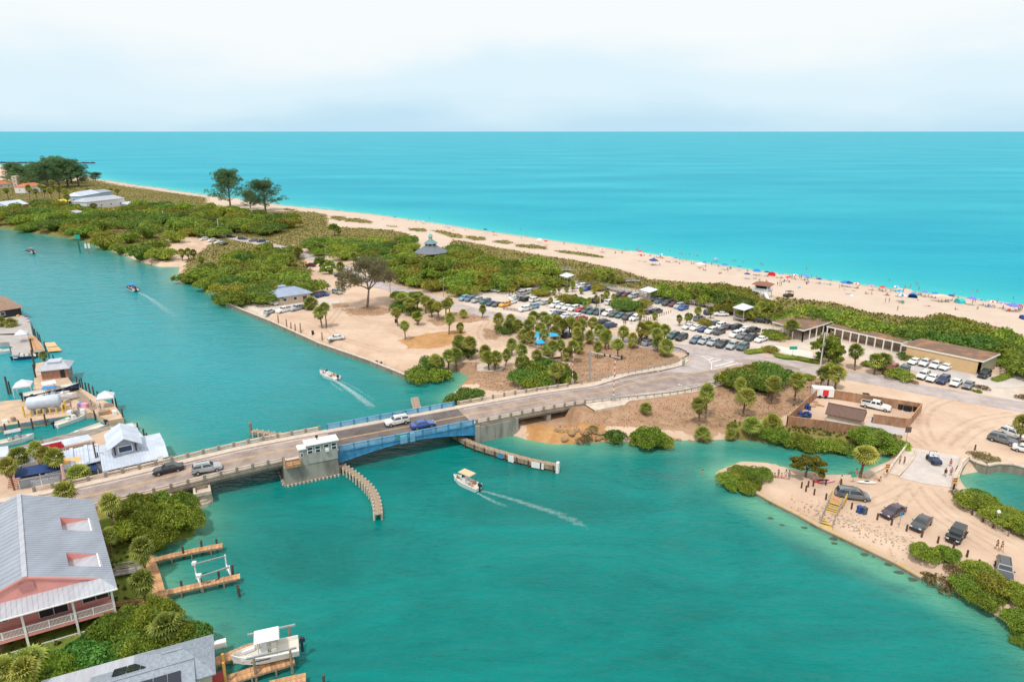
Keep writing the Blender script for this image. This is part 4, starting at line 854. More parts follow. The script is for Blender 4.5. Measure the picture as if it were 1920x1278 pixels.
# ---- round pavilion with cupola
pc = at(808,474,5.5); pc.z = gz(pc.x, pc.y) + 1.6; t = thing('round_pavilion','octagonal grey-roofed pavilion with a lantern and turquoise cupola above the trees','pavilion', pc)
def ring(r, z, n=8, ph=.39): return [(r * math.cos(ph + i * 2 * math.pi / n), r * math.sin(ph + i * 2 * math.pi / n), z) for i in range(n)]
MB().loft([ring(7.6,3.0), ring(7.6,3.15), ring(2.7,5.9)]).obj('roof', mat('slate_grey_roof',(.16,.18,.22),.6, var=.15, scale=1), t); ln = MB().loft([ring(2.6,5.7), ring(2.6,7.0)]).obj('lantern', beige_w, t)
for i in range(8): a = i * math.pi / 4; MB().box((2.42 * math.cos(a),2.42 * math.sin(a),6.45),(.08,1.3,.7), a).obj('lantern_window', dark_in, ln)
tq = mat('turquoise_metal',(.10,.42,.40),.5, var=.15, scale=2); MB().loft([ring(3.3,6.95), ring(3.3,7.05), ring(.9,8.6)]).obj('upper_roof', mat('teal_grey_roof',(.14,.26,.28),.6), t); MB().loft([ring(.85,8.5), ring(.85,9.9)]).obj('cupola', beige_w, t); MB().loft([ring(1.25,9.9), ring(.9,10.4), ring(.1,11.4)]).obj('cupola_roof', tq, t)
for p in ring(6.8,0): MB().box((p[0], p[1],1.5),(.35,.35,3.2)).obj('column', beige_w, t)
MB().loft([ring(7.2,-.4), ring(7.2,.15)]).obj('floor', conc_l, t)
# ---- flat-roofed concession buildings
def flat(label, fr, P_, h, walls, posts, th=.35, wallm=tan_w, cat='building'):
    Q = [at(x, y, h, fr) for x, y in P_]; c_ = sum(Q, Vector()) / len(Q); c_.z = GH; t = thing('flat_roofed_building', label, cat, c_); L_ = [(q.x - c_.x, q.y - c_.y) for q in Q]
    MB().prism(L_, h - GH - th, h - GH).obj('fascia', fascia, t); MB().prism([(x * .985, y * .985) for x, y in L_], h - GH + .004, h - GH + .05).obj('roof', brown_roof, t)
    for i, j, f0, f1, ins, m in walls:
        a = Vector(L_[i]).lerp(Vector(L_[j]), f0) * ins; b_ = Vector(L_[i]).lerp(Vector(L_[j]), f1) * ins; MB().beam((a.x, a.y,-.2),(b_.x, b_.y,-.2),.25, h - GH - th + .18).obj('wall', m, t)
        n = int((b_ - a).length / 3.2)
        for k in range(1, n): q = a.lerp(b_, k / n); MB().box((q.x, q.y,1.4),(.10,.34,2.7), math.atan2((b_ - a).y,(b_ - a).x) + math.pi / 2).obj('wall_joint', fascia, t)
    for i, j, n, ins in posts:
        for k in range(n + 1): q = Vector(L_[i]).lerp(Vector(L_[j]), k / n) * ins; MB().box((q.x, q.y,(h - GH - th) / 2),(.26,.26, h - GH - th)).obj('post', fascia, t)
    return t
flat('open pavilion with square brown flat roof and white fascia at the boardwalk end','Z5',[(30,410),(230,360),(485,410),(268,476)],4.9,[(1,2,.1,.9,.75, beige_w)],[(0,3,3,.93),(3,2,4,.93),(1,2,3,.93)], cat='pavilion')
flat('long narrow covered walk with brown flat roof joining the two pavilions','Z5',[(440,443),(492,428),(1085,545),(1012,572)],4.5,[(1,2,.0,1,.96, beige_w)],[(0,3,9,.97)], cat='covered walk')
flat('long tan building with rusty brown flat roof and white fascia','Z5',[(1005,582),(1150,535),(1745,652),(1620,708)],5.2,[(0,3,.03,.97,.93, tan_w),(3,2,.06,.95,.95, mat('olive_grey_wall',(.35,.33,.22),.8)),(1,2,0,1,.93, tan_w)],[])
# ---- yard shed and fence
fz = lambda L_: [on_ground(at(x, y, GH,'Z6')) for x, y in L_]
def fence(label, L_, hh=2.0):
    t = thing('board_fence', label,'fence', L_[0], group='tan fence round the yard');
    for a, b_ in zip(L_, L_[1:]):
        n = max(1, round((b_ - a).length / 2.4))
        for k in range(n):
            p, q = a.lerp(b_, k / n) - L_[0], a.lerp(b_,(k + 1) / n) - L_[0]; d = (q - p).normalized() * .05; MB().beam(p + d, q - d,.07, hh).obj('panel', fence_m, t); MB().box((p.x, p.y, hh / 2),(.16,.16, hh + .25)).obj('post', wood_old, t)
        MB().beam(a - L_[0] + Vector((0,0, hh)), b_ - L_[0] + Vector((0,0, hh)),.14,.08).obj('cap_rail', wood_new, t)
    return t
FA = fz([(140,388),(375,172),(1143,292),(1048,412),(778,374)]); fence('tan board fence round the far sides of the equipment yard', FA); fence('tan board fence along the near side of the equipment yard', fz([(140,388),(430,425),(700,470)]))
s1_, s2_ = at(425,400 + 8, GH + 2.6,'K7'), at(885,505, GH + 2.6,'K7'); s1_, s2_ = at(350,400, GH + 2.6,'K7'), at(885,507, GH + 2.6,'K7'); r1_ = at(415,252, GH + 4.0,'K7'); d = (s2_ - s1_); sa = math.atan2(d.y, d.x); Ls = d.length; dn = Vector((-d.y, d.x,0)).normalized(); Ws = 4.2
house('tan shed with brown shingled gable roof inside the fenced yard', Vector(((s1_.x + s2_.x) / 2,(s1_.y + s2_.y) / 2, GH)) + dn * (Ws / 2 + .1), sa, Ls - .9, Ws,2.7,4.1, beige_w, shed_roof,0,.45,'shed', name='shed')
# ---- lifeguard tower
lt = at(1600,478, GH + .3,'Z4'); lt.z = gz(lt.x, lt.y); ltt = thing('lifeguard_tower','white lifeguard tower on stilts with brown roof at the beach edge','lifeguard tower', lt + Vector((-1.5,2,0)), R(-35)); lw = mat('pale_blue_white_wall',(.62,.70,.78),.6)
MB().box((0,0,3.6),(4.4,3.6,2.0)).obj('cabin', lw, ltt); MB().box((0,0,2.5),(6.0,5.2,.18)).obj('deck', white_p, ltt); MB().box((0,-1.83,3.9),(3.6,.08,.9)).obj('window_pane', glass_d, ltt); MB().box((2.23,0,3.9),(.08,2.6,.9)).obj('window_pane', glass_d, ltt); MB().loft([[(-3.4,-2.9,4.7),(3.4,-2.9,4.7),(3.4,2.9,4.7),(-3.4,2.9,4.7)],[(-1.5,-1,5.5),(1.5,-1,5.5),(1.5,1,5.5),(-1.5,1,5.5)]]).obj('roof', mat('red_brown_roof',(.26,.11,.07),.8), ltt)
for x in (-2.6,0,2.6):
    for y in (-2.2,2.2): MB().box((x, y,1.1),(.22,.22,2.8)).obj('stilt', white_p, ltt)
mb = MB()
for z in (3.0,3.5): mb.box((0,-2.55, z),(6,.07,.1)); mb.box((2.95,0, z),(.07,5.2,.1)); mb.box((-2.95,0, z),(.07,5.2,.1))
mb.obj('railing', white_p, ltt); st_ = MB().beam((1.5,-2.6,2.45),(4.5,-6.4,0),1.1,.12).obj('ramp', white_p, ltt)
for sg in (-.55,.55): MB().beam((1.5 + sg,-2.6,3.4),(4.5 + sg,-6.4,.9),.08,.1).obj('handrail', white_p, ltt)
# ---- boardwalk with three shelters
def walkway(label, L_, w, zt, m=wood_grey, step=1.2, rail_=True, name='boardwalk', zg=None, pile=True, grp=None, pm=None, planks=True, pr=.09):
    L_ = smooth(L_,1) if len(L_) > 2 else L_; tot = sum((Vector(b_[:2]) - Vector(a[:2])).length for a, b_ in zip(L_, L_[1:])); n = max(2, int(tot / step)); Q = resample(L_, n + 1); base = Vector((Q[0].x, Q[0].y,0)); t = thing(name, label, name.replace('_',' '), base, group=grp)
    pmesh = None
    for k in range(n):
        a, b_ = Q[k] - base, Q[k + 1] - base; a.z = b_.z = 0; c_ = (a + b_) / 2; l = (b_ - a).length; an = math.atan2((b_ - a).y,(b_ - a).x)
        if pmesh is None: pmesh = MB().box((0,0,0),(l * .965, w,.1)).mesh('plank', m)
        link('plank', pmesh, t,(c_.x, c_.y, zt + rnd.uniform(-.006,.006)), an)
    pm2 = None
    for k in range(0, n + 1, max(1, int(2.6 / step))):
        a = Q[k] - base; b_ = Q[min(k + 1, n)] - Q[max(k - 1,0)]; nn = Vector((-b_.y, b_.x,0)).normalized() * (w / 2 - .05)
        for sg in (1,-1):
            if pm2 is None: pm2 = MB().tube((0,0,-zt - .8),(0,0,1.05 if rail_ else .12), pr, pr,6).mesh('post', pm or m)
            q = a + nn * sg; link('post', pm2, t,(q.x, q.y, zt))
    for sg in (1,-1):
        A_ = offset_line(Q, sg * (w / 2 - .05))
        for z in ((.45,.95) if rail_ else (-.22,)):
            mb = MB()
            for a, b_ in zip(A_[::2], A_[2::2] + ([A_[-1]] if len(A_[::2]) > len(A_[2::2]) + 1 else [])): mb.beam((a.x - base.x, a.y - base.y, zt + z),(b_.x - base.x, b_.y - base.y, zt + z),.07,.12 if rail_ else .2)
            if mb.v: mb.obj('rail' if rail_ else 'stringer', pm or m, t)
    return t, Q
walkway('long grey raised boardwalk between the parking lot and the dunes',[at(x, y,2.5,'Z4') for x, y in ((100,348),(220,362),(340,380),(640,438),(900,478),(1100,510),(1300,560),(1500,610),(1690,640))],2.4,2.4, step=1.6)
walkway('grey boardwalk spur crossing the dune to the beach',[at(x, y,2.2,'Z4') for x, y in ((480,352),(560,340),(640,342))],1.8,2.1, step=1.6); walkway('short grey boardwalk spur at the far shelter',[at(x, y,2.2,'Z4') for x, y in ((40,262),(90,258),(130,262))],1.8,2.1, step=1.6)
def shelter(label, fr, P_, h, down, z0):
    Q = [at(x, y, h, fr) for x, y in P_]; c_ = sum(Q, Vector()) / 4; c_.z = 0; t = thing('shelter', label,'shelter', c_, group='white-roofed shelters on the boardwalk'); L_ = [(q.x - c_.x, q.y - c_.y, h) for q in Q]; mb = MB(); mb.add(L_ + [(0,0, h + .9)] + [(a, b_, h - .2) for a, b_, _ in L_],[(0,1,4),(1,2,4),(2,3,4),(3,0,4),(0,5,6,1),(1,6,7,2),(2,7,8,3),(3,8,5,0),(8,7,6,5)]); mb.obj('roof', mat('white_shelter_roof',(.68,.74,.82),.5), t)
    for a, b_, _ in L_: MB().box((a * .82, b_ * .82,(h + .5) / 2),(.2,.2, h - .5)).obj('post', wood_grey, t)
    MB().prism([(a * .85, b_ * .85) for a, b_, _ in L_], z0 - .1, z0 + .06).obj('floor', wood_grey, t)
    mb = MB(); V4 = [Vector((a * .82, b_ * .82, z0 + .9)) for a, b_, _ in L_]
    for i in range(4): mb.beam(V4[i], V4[(i + 1) % 4],.08,.12)
    mb.obj('railing', wood_grey, t)
shelter('white-roofed boardwalk shelter nearest the flat-roofed buildings','Z4',[(1335,543),(1410,512),(1495,540),(1422,566)],5.6,0,2.4); shelter('white-roofed boardwalk shelter in the middle behind the lot','Z4',[(635,410),(700,388),(778,410),(712,432)],5.6,0,2.4); shelter('farthest white-roofed boardwalk shelter above the dark car','Z4',[(35,303),(88,284),(148,300),(95,320)],5.6,0,2.4)
# ---- houses of the far-left village
def far_house(label, fr, P_, h, hw, hr, wall, roof, **k):
    Q = [at(x, y, h, fr) for x, y in P_]; c_ = (Q[0] + Q[1]) / 2; d = Q[1] - Q[0]; return house(label,(c_.x, c_.y, GH), math.atan2(d.y, d.x), d.length, k.pop('w',10), hw, hr, wall, roof, **k)
vg = 'houses of the far-left village'; wh = mat('white_stucco',(.72,.70,.72),.8); bw = mat('light_blue_wall',(.35,.50,.68),.7)
far_house('big white two-storey house with grey metal roof in the far village','K6',[(900,650),(1330,600)],5,7.5,10, wh, metal_pale, hip=.6, wins=4, group=vg, w=13); far_house('blue house with white roof behind the big white one','K6',[(830,560),(1050,520)],5,6,9, bw, white_roof, hip=.4, wins=3, group=vg, w=11)
far_house('grey-roofed house right behind the big white one','K6',[(1040,520),(1210,500)],5,6,8, bw, metal_roof, hip=.8, wins=2, group=vg, w=10); far_house('small white annex with white roof right of the big house','K6',[(1400,640),(1510,630)],3,3.5,5, wh, white_roof, hip=.3, wins=1, group=vg, w=8)
far_house('red-walled house with white gable roof at the left edge','K6',[(0,690),(230,660)],3,5,8, terracotta, white_roof, hip=0, wins=3, group=vg, w=14); far_house('white house with curved grey roof low in the village trees','K6',[(740,740),(890,720)],3,3,4.2, wh, metal_pale, hip=.3, wins=2, group=vg, w=9)
far_house('terracotta-roofed villa under the far palms','K6',[(220,450),(450,430)],5,6,9, wh, terracotta, hip=.9, wins=3, group=vg, w=12); far_house('terracotta roof at the left edge beyond the palms','K6',[(-60,410),(110,400)],4,4,7, wh, terracotta, hip=.9, wins=2, group=vg, w=10)
far_house('low white-roofed bungalow among the mangroves','K6',[(500,730),(600,710)],3,3,4, wh, white_roof, hip=.2, wins=1, group=vg, w=6); far_house('orange-roofed cottage in the mangroves near the bank','K6',[(500,850),(580,830)],2,2.6,4, wh, terracotta, hip=.2, wins=1, group=vg, w=5); far_house('white-roofed beach house alone behind the dune grass','Z1',[(1280,520),(1440,515)],3,3,4.6, mat('orange_stucco',(.6,.28,.14),.8), white_roof, hip=.8, wins=3, group=vg, w=10)
far_house('yellow-awninged beach bar among the far village palms','K6',[(640,610),(750,590)],3,2.6,4.4, dark_in, mat('yellow_canvas_roof',(.80,.55,.04),.7), hip=.8, wins=0, group=vg, w=6)
t = thing('white_tower','tall pale tower block beside the terracotta villa','tower', at(200,445, GH,'K6')); MB().box((0,0,6),(4.5,4.5,13)).obj('wall', beige_w, t); MB().box((0,0,12.6),(5,5,.5)).obj('roof', fascia, t)
for z in (4,8,11): f_ = MB().box((0,-2.28, z),(1.4,.1,1.6)).obj('window_frame', white_p, t); MB().box((0,-2.34, z),(1.1,.1,1.3)).obj('window_pane', glass_d, f_)
# ------------------------------------------------------------------ vegetation
leaf_g = leaf_mat('mangrove_leaves',(.095,.165,.016),(.31,.39,.05))
leaf_d = leaf_mat('dark_shrub_leaves',(.06,.13,.02),(.18,.28,.045))
leaf_y = leaf_mat('olive_yellow_leaves',(.145,.165,.018),(.36,.34,.05))
leaf_s = leaf_mat('sea_grape_leaves',(.04,.13,.018),(.14,.33,.06), sc=.6)
leaf_c = leaf_mat('casuarina_needles',(.055,.125,.05),(.13,.235,.09))
leaf_b = leaf_mat('dry_brownish_leaves',(.17,.125,.045),(.34,.26,.10))
leaf_p = leaf_mat('palm_fronds',(.13,.185,.025),(.42,.43,.09))
leaf_py = leaf_mat('yellowing_palm_fronds',(.16,.17,.02),(.42,.36,.05))
leaf_dead = leaf_mat('dead_palm_fronds',(.14,.085,.04),(.26,.16,.08))
bark = mat('grey_bark',(.20,.155,.12),.9, var=.3, scale=3, bump=.4, stretch=(1,1,.4))
bark_p = mat('palm_trunk_bark',(.21,.15,.10),.92, var=.35, scale=5, bump=.5)
bark_w = mat('bleached_driftwood',(.46,.40,.35),.85, var=.2, scale=3)
def quads_mesh(name, C_, U, V_, mats, mi=None):
    n = len(C_); P_ = np.stack([C_ - U, C_ - V_, C_ + U, C_ + V_],1).reshape(-1,3).astype('f')
    me = bpy.data.meshes.new(name); me.vertices.add(4 * n); me.vertices.foreach_set('co', P_.ravel()); me.loops.add(4 * n); me.loops.foreach_set('vertex_index', np.arange(4 * n, dtype='i'))
    me.polygons.add(n); me.polygons.foreach_set('loop_start', np.arange(0,4 * n,4, dtype='i'))
    for m in (mats if isinstance(mats, list) else [mats]): me.materials.append(m)
    if mi is not None: me.polygons.foreach_set('material_index', mi.astype('i'))
    me.update(calc_edges=True); return me
def leaves(name, cl, n, size, m, rs, flat=.5, asp=.6, droop=0):
    # cl: rows of x, y, z, rx, ry, rz clump ellipsoids; leaves lie on their outer shells
    cl = np.array(cl, float); w = (cl[:,3] * cl[:,4]); k = rs.choice(len(cl), n, p=w / w.sum()); d = rs.normal(size=(n,3)); d[:,2] = np.abs(d[:,2]) * .9 - .25; d /= np.linalg.norm(d, axis=1)[:, None]
    r = (.78 + .27 * rs.rand(n))[:, None]; Cn = cl[k, :3] + d * cl[k,3:6] * r
    nrm = d * flat + rs.normal(size=(n,3)) * (1 - flat); nrm /= np.linalg.norm(nrm, axis=1)[:, None] + 1e-9
    t = rs.normal(size=(n,3)); t[:,2] -= droop; U = np.cross(nrm, t); U /= np.linalg.norm(U, axis=1)[:, None] + 1e-9; V_ = np.cross(nrm, U)
    s = size * (.6 + .8 * rs.rand(n))[:, None]; return quads_mesh(name, Cn, U * s * asp, V_ * s, m)
def bush_clumps(rs, R_, H_, n):
    o = [(0,0, H_ * .42, R_ * .62, R_ * .62, H_ * .5)]
    for i in range(n):
        a = rs.rand() * 6.283; q = R_ * (.35 + .5 * math.sqrt(rs.rand())); r = R_ * (.26 + .2 * rs.rand()); z = H_ * (.2 + .55 * (1 - (q / R_) ** 2) + .12 * rs.rand()); o.append((q * math.cos(a), q * math.sin(a), z, r, r, r * .75))
    return o
def make_shrub(R_, H_, ncl, nl, size, m, seed, cat='shrub', name='shrub', trunk=True, core=True, **k):
    rs = np.random.RandomState(seed); t = proto(thing(name,'x', cat)); cl = bush_clumps(rs, R_, H_, ncl)
    link('foliage', leaves('foliage', cl, nl, size, m, rs, **k), t)
    mb = MB()
    for i in range(7):
        a = rs.rand() * 6.28; q = R_ * .6 * rs.rand() ** .5; mb.path([(rs.normal() * .15, rs.normal() * .15,-.6),(q * .5 * math.cos(a), q * .5 * math.sin(a), H_ * .35),(q * math.cos(a), q * math.sin(a), H_ * .75)],[.12,.08,.03],4)
    if core:
        for c in cl[:1]: mb.ball(c[:3],(c[3] * .8, c[4] * .8, c[5] * .8),9,6,1,.12)
    link('stems', mb.mesh('stems',[bark, m]), t); return t
SH = {'g': [make_shrub(4.6,4.4,14,2600,.27, leaf_g,1), make_shrub(4.2,4.8,16,2600,.27, leaf_g,2), make_shrub(5.0,4.0,18,2800,.27, leaf_g,3)],
      'd': [make_shrub(4.4,4.4,14,2600,.26, leaf_d,4), make_shrub(4.8,3.9,16,2600,.26, leaf_d,5)],
      'y': [make_shrub(4.5,3.8,16,2300,.26, leaf_y,6), make_shrub(4.0,4.2,12,2200,.26, leaf_y,7)],
      'b': [make_shrub(3.6,3.0,10,1300,.24, leaf_b,8, core=False)],
      'n': [make_shrub(4.4,5.0,26,9500,.19, leaf_g,9, flat=.3), make_shrub(4.0,4.6,22,9000,.19, leaf_g,19, flat=.3), make_shrub(4.4,4.6,26,9000,.18, leaf_g,29, flat=.3)],
      's': [make_shrub(3.4,3.6,22,6500,.19, leaf_s,10, asp=.9), make_shrub(3.0,3.2,18,5200,.19, leaf_s,11, asp=.9)],
      'h': [make_shrub(2.0,1.5,8,2600,.12, leaf_g,12)]}
def gzf(L): return ground_z(np.array([p[0] for p in L]), np.array([p[1] for p in L]))
def shrub(kind, loc, s, label, group=None, sz=None, i=None, nm=None):
    src = SH[kind][rnd.randrange(len(SH[kind])) if i is None else i]; z = loc.z if loc.z != GH else max(gz(loc.x, loc.y),-.1)
    o = dup(src,(loc.x, loc.y, z), rnd.uniform(0,6.28), label, group, scale=(s * rnd.uniform(.9,1.1), s * rnd.uniform(.9,1.1),(sz or s) * rnd.uniform(.88,1.12)))
    w = nm or ('mangrove' if 'mangrove' in label else 'tree' if ' tree' in label else 'shrub'); o.name = w.replace(' ','_'); o['category'] = w; return o
def fill(poly, sp, kinds, s, label, group, jit=.25, avoid=None, third=True, cap=999, sz=None):
    p = P2(poly); x0, y0 = p.min(0); x1, y1 = p.max(0); out = []; tries = int((x1 - x0) * (y1 - y0) / sp ** 2 * 22)
    Xc = nrs.uniform(x0, x1, tries); Yc = nrs.uniform(y0, y1, tries); ok = (sdf(Xc, Yc, p) > 0) & (land_sdf(Xc, Yc) > -.9)
    if avoid is not None:
        for av in avoid: ok &= sdf(Xc, Yc, P2(av)) < 0
    for a, b_ in zip(Xc[ok], Yc[ok]):
        if all((a - q[0]) ** 2 + (b_ - q[1]) ** 2 > sp * sp for q in out): out.append((a, b_))
        if len(out) >= cap: break
    if not out: return
    zz = gzf(out); ix = sorted(q[0] / q[1] for q in out); t1, t2 = ix[len(ix) // 3], ix[2 * len(ix) // 3]
    ym = sorted(q[1] for q in out)[len(out) // 2]; dd = land_sdf(np.array([q[0] for q in out]), np.array([q[1] for q in out]))
    for (a, b_), z, d_ in zip(out, zz, dd):
        k = kinds[rnd.randrange(len(kinds))]; f = a / b_; w = ('left end','left part','middle','right part','right end')[sum(f > ix[len(ix) * k_ // 5] for k_ in (1,2,3,4))] + (', front' if b_ < ym else ', back'); tone = {'g': 'bright green','d': 'dark green','y': 'olive yellow','b': 'dry brownish','s': 'large-leaved green','h': 'clipped green','n': 'fine-leaved green'}[k]
        edge = ', overhanging the water' if d_ < 4 else ''
        shrub(k, Vector((a, b_, z - .2)), s * rnd.uniform(1 - jit,1 + jit),'%s %s, %s, %s' % (tone, label[0], label[1], w), group, sz=(sz or s) * rnd.uniform(.85,1.15), nm=label[0])
ROAD_AV = [[v.to_3d() for v in offset_line(cl,5.2)] + [v.to_3d() for v in offset_line(cl,-5.2)][::-1]]
A_far = pts('Z1', GH + 4.5,(40,655),(-400,640),(-400,470),(150,470),(430,470),(640,520),(850,520),(1050,465),(1300,495),(1600,510),(1920,540),(2150,560),(2300,600),(2100,655),(1660,680),(1420,705),(1260,735),(1020,720),(960,660),(900,600),(820,640),(960,700),(1000,740),(1200,780),(1280,850),(1350,900),(1280,950),(1180,945),(980,890),(960,840),(700,770),(660,730),(440,730),(230,680))
VIL = pts('K6', GH,(640,480),(1200,450),(1540,600),(1500,690),(1100,700),(620,700))
fill(A_far,11.0,'gggdgdy',1.65,('mangrove bush','far bank thicket'),'bushes of the thicket on the far left bank', avoid=ROAD_AV + [VIL], cap=120, sz=1.6)
B_ = pts('Z2', GH + 4.2,(70,490),(100,410),(240,390),(410,385),(450,320),(640,235),(860,250),(880,320),(820,370),(1060,480),(970,550),(860,540),(700,590),(420,610),(380,540),(230,510))
fill(B_,6.8,'gggdyg',1.3,('mangrove bush','thicket by hip-roofed building'),'bushes of the thicket by the hip-roofed building', cap=60, sz=1.2)
PAV = pts('P', GH,(772,455),(845,455),(850,492),(768,492))
C1 = pts('Z2', GH + 4.2,(910,215),(1050,180),(1400,160),(1800,160),(2100,215),(2300,240),(2200,330),(1900,330),(1650,330),(1500,330),(1300,330),(1060,290),(930,260))
fill(C1,7.6,'gddgg',1.3,('shrub','thicket seaward of the road'),'bushes seaward of the beach road', avoid=ROAD_AV + [PAV], cap=34, sz=1.0)
C2 = pts('Z3', GH + 4.5,(150,400),(260,310),(480,330),(560,270),(700,290),(1000,310),(1180,340),(1400,410),(1380,480),(1100,490),(900,500),(640,540),(460,500),(280,500),(150,450))
fill(C2,6.4,'gygdyg',1.25,('tree','grove by round pavilion'),'broadleaf trees of the grove below the round pavilion', avoid=ROAD_AV + [PAV], cap=40, sz=1.15)
E_ = pts('L4', GH + 3.2,(640,400),(760,340),(1000,345),(1140,325),(1300,350),(1420,400),(1560,480),(1920,560),(1920,650),(1500,580),(1200,505),(900,440))
fill(E_,5.8,'gygdy',.95,('shrub','dune belt behind boardwalk'),'dune shrubs behind the boardwalk', cap=50, sz=.95)
D_ = pts('L4', GH + 3.0,(0,250),(90,190),(200,195),(280,280),(200,330),(0,320))
fill(D_,5.0,'gy',.75,('shrub','clump at boardwalk far end'),'shrubs at the far end of the boardwalk', cap=12)
F_ = pts('L5', GH + 4.4,(0,370),(150,330),(380,370),(560,420),(900,480),(1100,450),(1200,415),(1450,450),(1620,540),(1900,600),(2300,680),(2400,900),(1950,800),(1780,720),(1680,690),(1000,570),(880,580),(300,450),(0,400))
fill(F_,6.2,'ggdgy',1.2,('shrub','thicket behind flat roofs'),'thicket behind the flat-roofed buildings', cap=70, sz=1.25)
G_ = pts('Z6', GH + 1.2,(60,430),(280,430),(480,470),(700,500),(900,480),(980,500),(960,530),(860,555),(500,500),(60,480))
fill(G_,2.7,'gndn',.62,('mangrove bush','inlet hedge below fenced yard'),'mangroves along the inlet', cap=32, sz=.62)
I_ = pts('M7', GH + .8,(980,450),(1120,450),(1290,550),(1450,650),(1600,720),(1700,800),(1700,980),(1560,900),(1480,800),(1250,700),(1060,600))
fill(I_,2.2,'nnyb',.5,('bush','lower right shore scrub'),'scrub at the lower right shore', cap=26, sz=.5)
J_ = pts('M7', GH + 1.2,(1300,60),(1480,10),(1700,60),(1800,300),(1640,330),(1500,270),(1400,190),(1290,110))
fill(J_,2.6,'nng',.6,('bush','clump beside walled basin'),'bushes beside the walled basin', cap=24, sz=.55)
K_ = pts('M2', GH + 1.5,(800,250),(900,220),(1030,215),(1130,280),(1150,370),(1080,420),(900,420),(790,370))
fill(K_,2.4,'n',.62,('mangrove','clump below bridge end'),'mangroves under the near end of the bridge', cap=14, sz=.85, jit=.12)
L_ = pts('M2', GH + 2.0,(560,960),(800,880),(1000,880),(1150,950),(1200,1010),(1000,1080),(760,1120),(560,1160),(380,1200),(300,1230),(200,1180),(400,1060))
fill(L_,1.9,'ssn',.6,('bush','hedge before pink building'),'sea grape hedge below the pink building', cap=40, sz=.75)
def one(kind, fr, x, y, s, label, sz=None, h=None, group=None):
    p = at(x, y, GH, fr); p = on_ground(p) if h is None else Vector((p.x, p.y, h)); p.z = max(p.z,-.2) - .1; return shrub(kind, p, s, label, group, sz)
one('n','M5',650,770,.80,'big round mangrove on the shore right of the orange sand',.95); one('g','M5',590,750,.5,'small mangrove against the left side of the big round one'); one('n','M5',735,765,.58,'mangrove against the right side of the big round one')
one('d','M5',395,745,.5,'dark upright mangrove between orange sand and the big round one',.62)
one('b','M5',150,740,.45,'thin brownish shrub beside the rocks on orange sand'); one('b','M5',210,700,.35,'low brownish shrub above the rocks on orange sand')
for x, y, s, lb in ((1300,1070,.58,'left half of the mangrove island at the tip of the sand spit'),(1400,1090,.62,'middle of the mangrove island at the tip of the sand spit'),(1500,1060,.5,'right half of the mangrove island at the tip of the sand spit'),(1400,1030,.5,'rear of the mangrove island at the tip of the sand spit')): one('n','M5', x, y, s,'olive mangrove, ' + lb, s * .75)
for x, y, s, k in ((1290,360,.75,'g'),(1370,380,.8,'d'),(1480,370,.95,'g'),(1560,390,.8,'d'),(1640,330,.85,'d'),(1430,290,.8,'y'),(1550,290,.9,'g'),(1350,310,.7,'y')): one(k,'M5', x, y, s,'dense broadleaf tree in the roadside clump near the yellow sign', s * 1.15, group='broadleaf clump by the yellow sign')
for x, y, s, k, lb in ((800,150,.85,'g','left half of'),(900,145,.75,'g','right half of'),(850,110,.75,'d','back of')): one(k,'M4', x, y, s,'green mangrove forming the %s the clump at the seawall corner' % lb,.8)
for x, y, s, lb in ((1000,320,.62,'left'),(1080,325,.7,'middle'),(1140,310,.5,'right')): one('d','M4', x, y, s,'dark bush, %s one of three beside the far bridge railing' % lb,.72)
for x, y, s, k in ((1230,970,.85,'d'),(1330,990,.8,'g'),(1450,960,.85,'d'),(1560,960,.8,'g'),(1650,950,.6,'d'),(1300,900,.8,'g'),(1420,860,.8,'d'),(1620,890,.6,'y')): one(k,'L3', x, y, s,'green bush in the dense clump where the bridge railing ends',.95, group='dense clump at the end of the bridge railing')
for x, y, s, k in ((1000,390,.6,'d'),(1080,370,.6,'g'),(440,690,.5,'d'),(600,660,.55,'d'),(520,560,.6,'g'),(190,780,.65,'g'),(80,830,.6,'g'),(280,830,.5,'d')): one(k,'L3', x, y, s,'round green bush under the palms of the sandy park', s * 1.1, group='bushes under the palms of the sandy park')
for x, y, s, k in ((200,740,.7,'d'),(300,760,.6,'g'),(200,660,.8,'g'),(320,650,.7,'d'),(420,700,.6,'g')): one(k,'Z3', x, y, s,'green bush in the palm grove left of the orange turf', s * 1.1, group='bushes in the palm grove left of the orange turf')
for fr, x, y, s, k, lb in (('K1',1370,440,.85,'y','left half of the planted island behind the silver cars'),('K1',1480,430,.6,'b','right half of the planted island behind the silver cars'),('K1',1800,540,.75,'y','second planted island of the lot'),('K1',1900,540,.6,'g','second planted island of the lot, right side'),
    ('K1',1420,400,.7,'g','rear of the planted island behind the silver cars'),('K2',1180,470,.6,'g','biggest planted island of the lot, rear'),('K2',300,430,.65,'y','middle planted island of the lot'),('K2',450,460,.65,'y','middle planted island, by the white cars'),('K2',580,480,.5,'d','right end of the middle planted island'),
    ('L4',320,560,.95,'d','biggest planted island of the lot, front'),('L4',400,550,.8,'d','biggest planted island of the lot, centre'),('L4',470,530,.8,'y','biggest planted island of the lot, right'),('L4',290,510,.7,'g','biggest planted island of the lot, left'),
    ('K3',640,550,.5,'y','small round island under the lot palms'),('K3',720,570,.35,'y','right edge of the small round island under the lot palms')): one(k, fr, x, y, s,'rounded shrub, ' + lb, s * .9)
